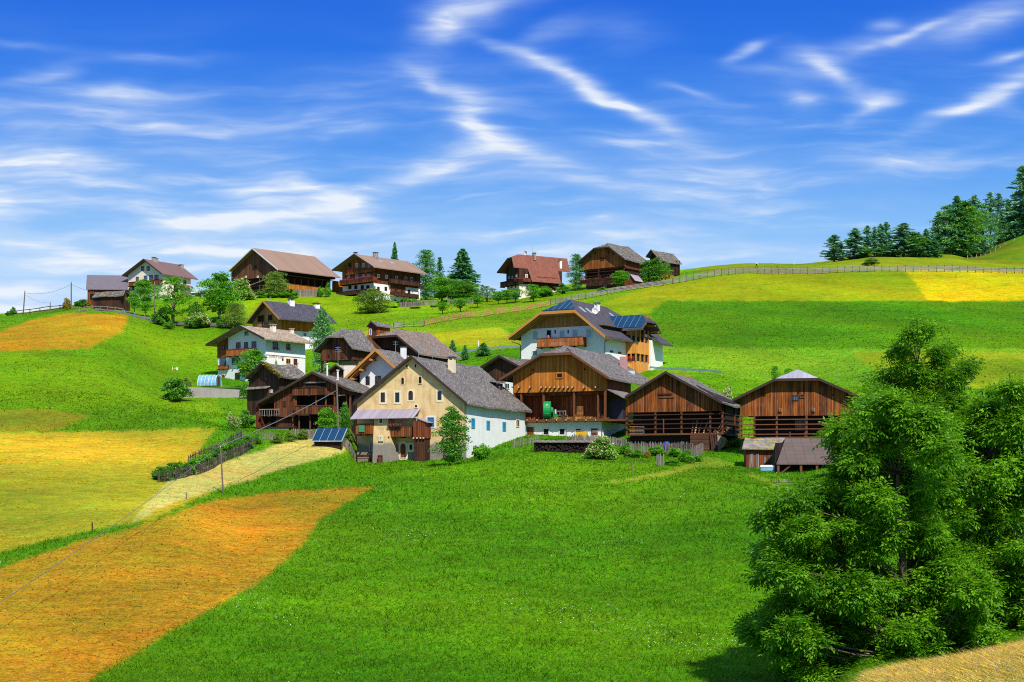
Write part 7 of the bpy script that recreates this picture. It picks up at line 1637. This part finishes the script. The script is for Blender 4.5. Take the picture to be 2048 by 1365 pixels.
STROKES = [ # px, py, half length, half width, tilt (deg, + = rising to the right), strength
 (975,15,90,30,14,.85),(895,60,75,26,22,.6),(1170,170,175,15,-26,.95),(1260,215,80,10,-24,.6),(985,250,60,34,-35,.7),(1060,315,120,24,-16,.5),(1000,222,60,10,-5,.35),(850,165,50,18,-30,.4),(960,195,130,12,-8,.4),(1485,112,34,10,28,.75),(1960,205,95,13,26,.85),(2010,165,70,20,30,.6),(1995,30,110,26,20,.75),(2020,105,50,10,15,.55),(1680,165,100,20,-24,.6),(1590,200,50,18,-10,.55),(1760,212,60,14,18,.55),(1640,140,60,14,-30,.4),(1820,60,110,10,22,.4),(1540,150,80,8,-6,.3),(1900,300,120,8,14,.25),(1755,38,34,12,10,.4),(1700,100,220,26,18,.3),(1390,188,45,7,-10,.4),
 (200,178,130,13,-3,.5),(110,325,150,20,-4,.8),(80,150,60,12,20,.45),(330,120,110,9,0,.3),(640,382,90,16,-18,.75),(780,360,120,20,14,.7),(560,430,190,14,6,.55),(420,440,160,9,2,.4),(180,515,170,16,-8,.65),(700,440,300,24,2,.4),(330,470,220,14,2,.4),(560,500,260,16,0,.4),(1200,370,240,12,-5,.35),(1500,350,200,14,-3,.3),(60,100,90,6,0,.3),(1120,70,60,16,20,.35),(1260,80,80,30,-10,.22),(1400,480,260,16,-2,.3),(1750,446,26,6,0,.4),(960,470,180,10,4,.35),
]
for px, py, hl, hw, tl, st in STROKES:
    ca, ce = (px-HX)/F, (HY-py)/F; cs, sn = math.cos(R(tl)), math.sin(R(tl))
    da = t.m('SUBTRACT', aw, ca); de = t.m('SUBTRACT', ew, ce)
    p_ = t.m('ADD', t.m('MULTIPLY', da, cs*F/hl), t.m('MULTIPLY', de, sn*F/hl)); hw = hw*1.15; q_ = t.m('ADD', t.m('MULTIPLY', da, -sn*F/hw), t.m('MULTIPLY', de, cs*F/hw))
    d2 = t.m('ADD', t.m('MULTIPLY', p_, p_), t.m('MULTIPLY', q_, q_)); ex = t.m('POWER', 2.718, t.m('MULTIPLY', d2, -.9))
    cov = t.m('ADD', cov, t.m('MULTIPLY', ex, st*1.12))
cov = t.m('MULTIPLY', cov, t.m('MULTIPLY', t.rng(fine, .25, .72, .45, 1.15), t.rng(veil2, .3, .65, .6, 1.2))); cov = t.m('MULTIPLY', cov, t.m('GREATER_THAN', y, .06))
cov = t.m('ADD', cov, t.rng(e, EL(470), EL(600), 0., .2))
cov = t.rng(cov, 0., 1.12, 0., .93)
final = t.mix(cov, skyc, t.mix(t.rng(cov, 0., .85), s(150,196,251), s(238,245,254)))
t.put(bg.inputs[0], final); bg.inputs[1].default_value = .1
vs = sc.view_settings; vs.view_transform = 'Standard'; vs.look = 'None'; vs.exposure = .45; vs.gamma = 1.
sc.cycles.use_denoising = False; sc.cycles.use_adaptive_sampling = False; sc.cycles.filter_width = 1.05
sc.cycles.max_bounces = 6; sc.cycles.diffuse_bounces = 3; sc.cycles.transparent_max_bounces = 6
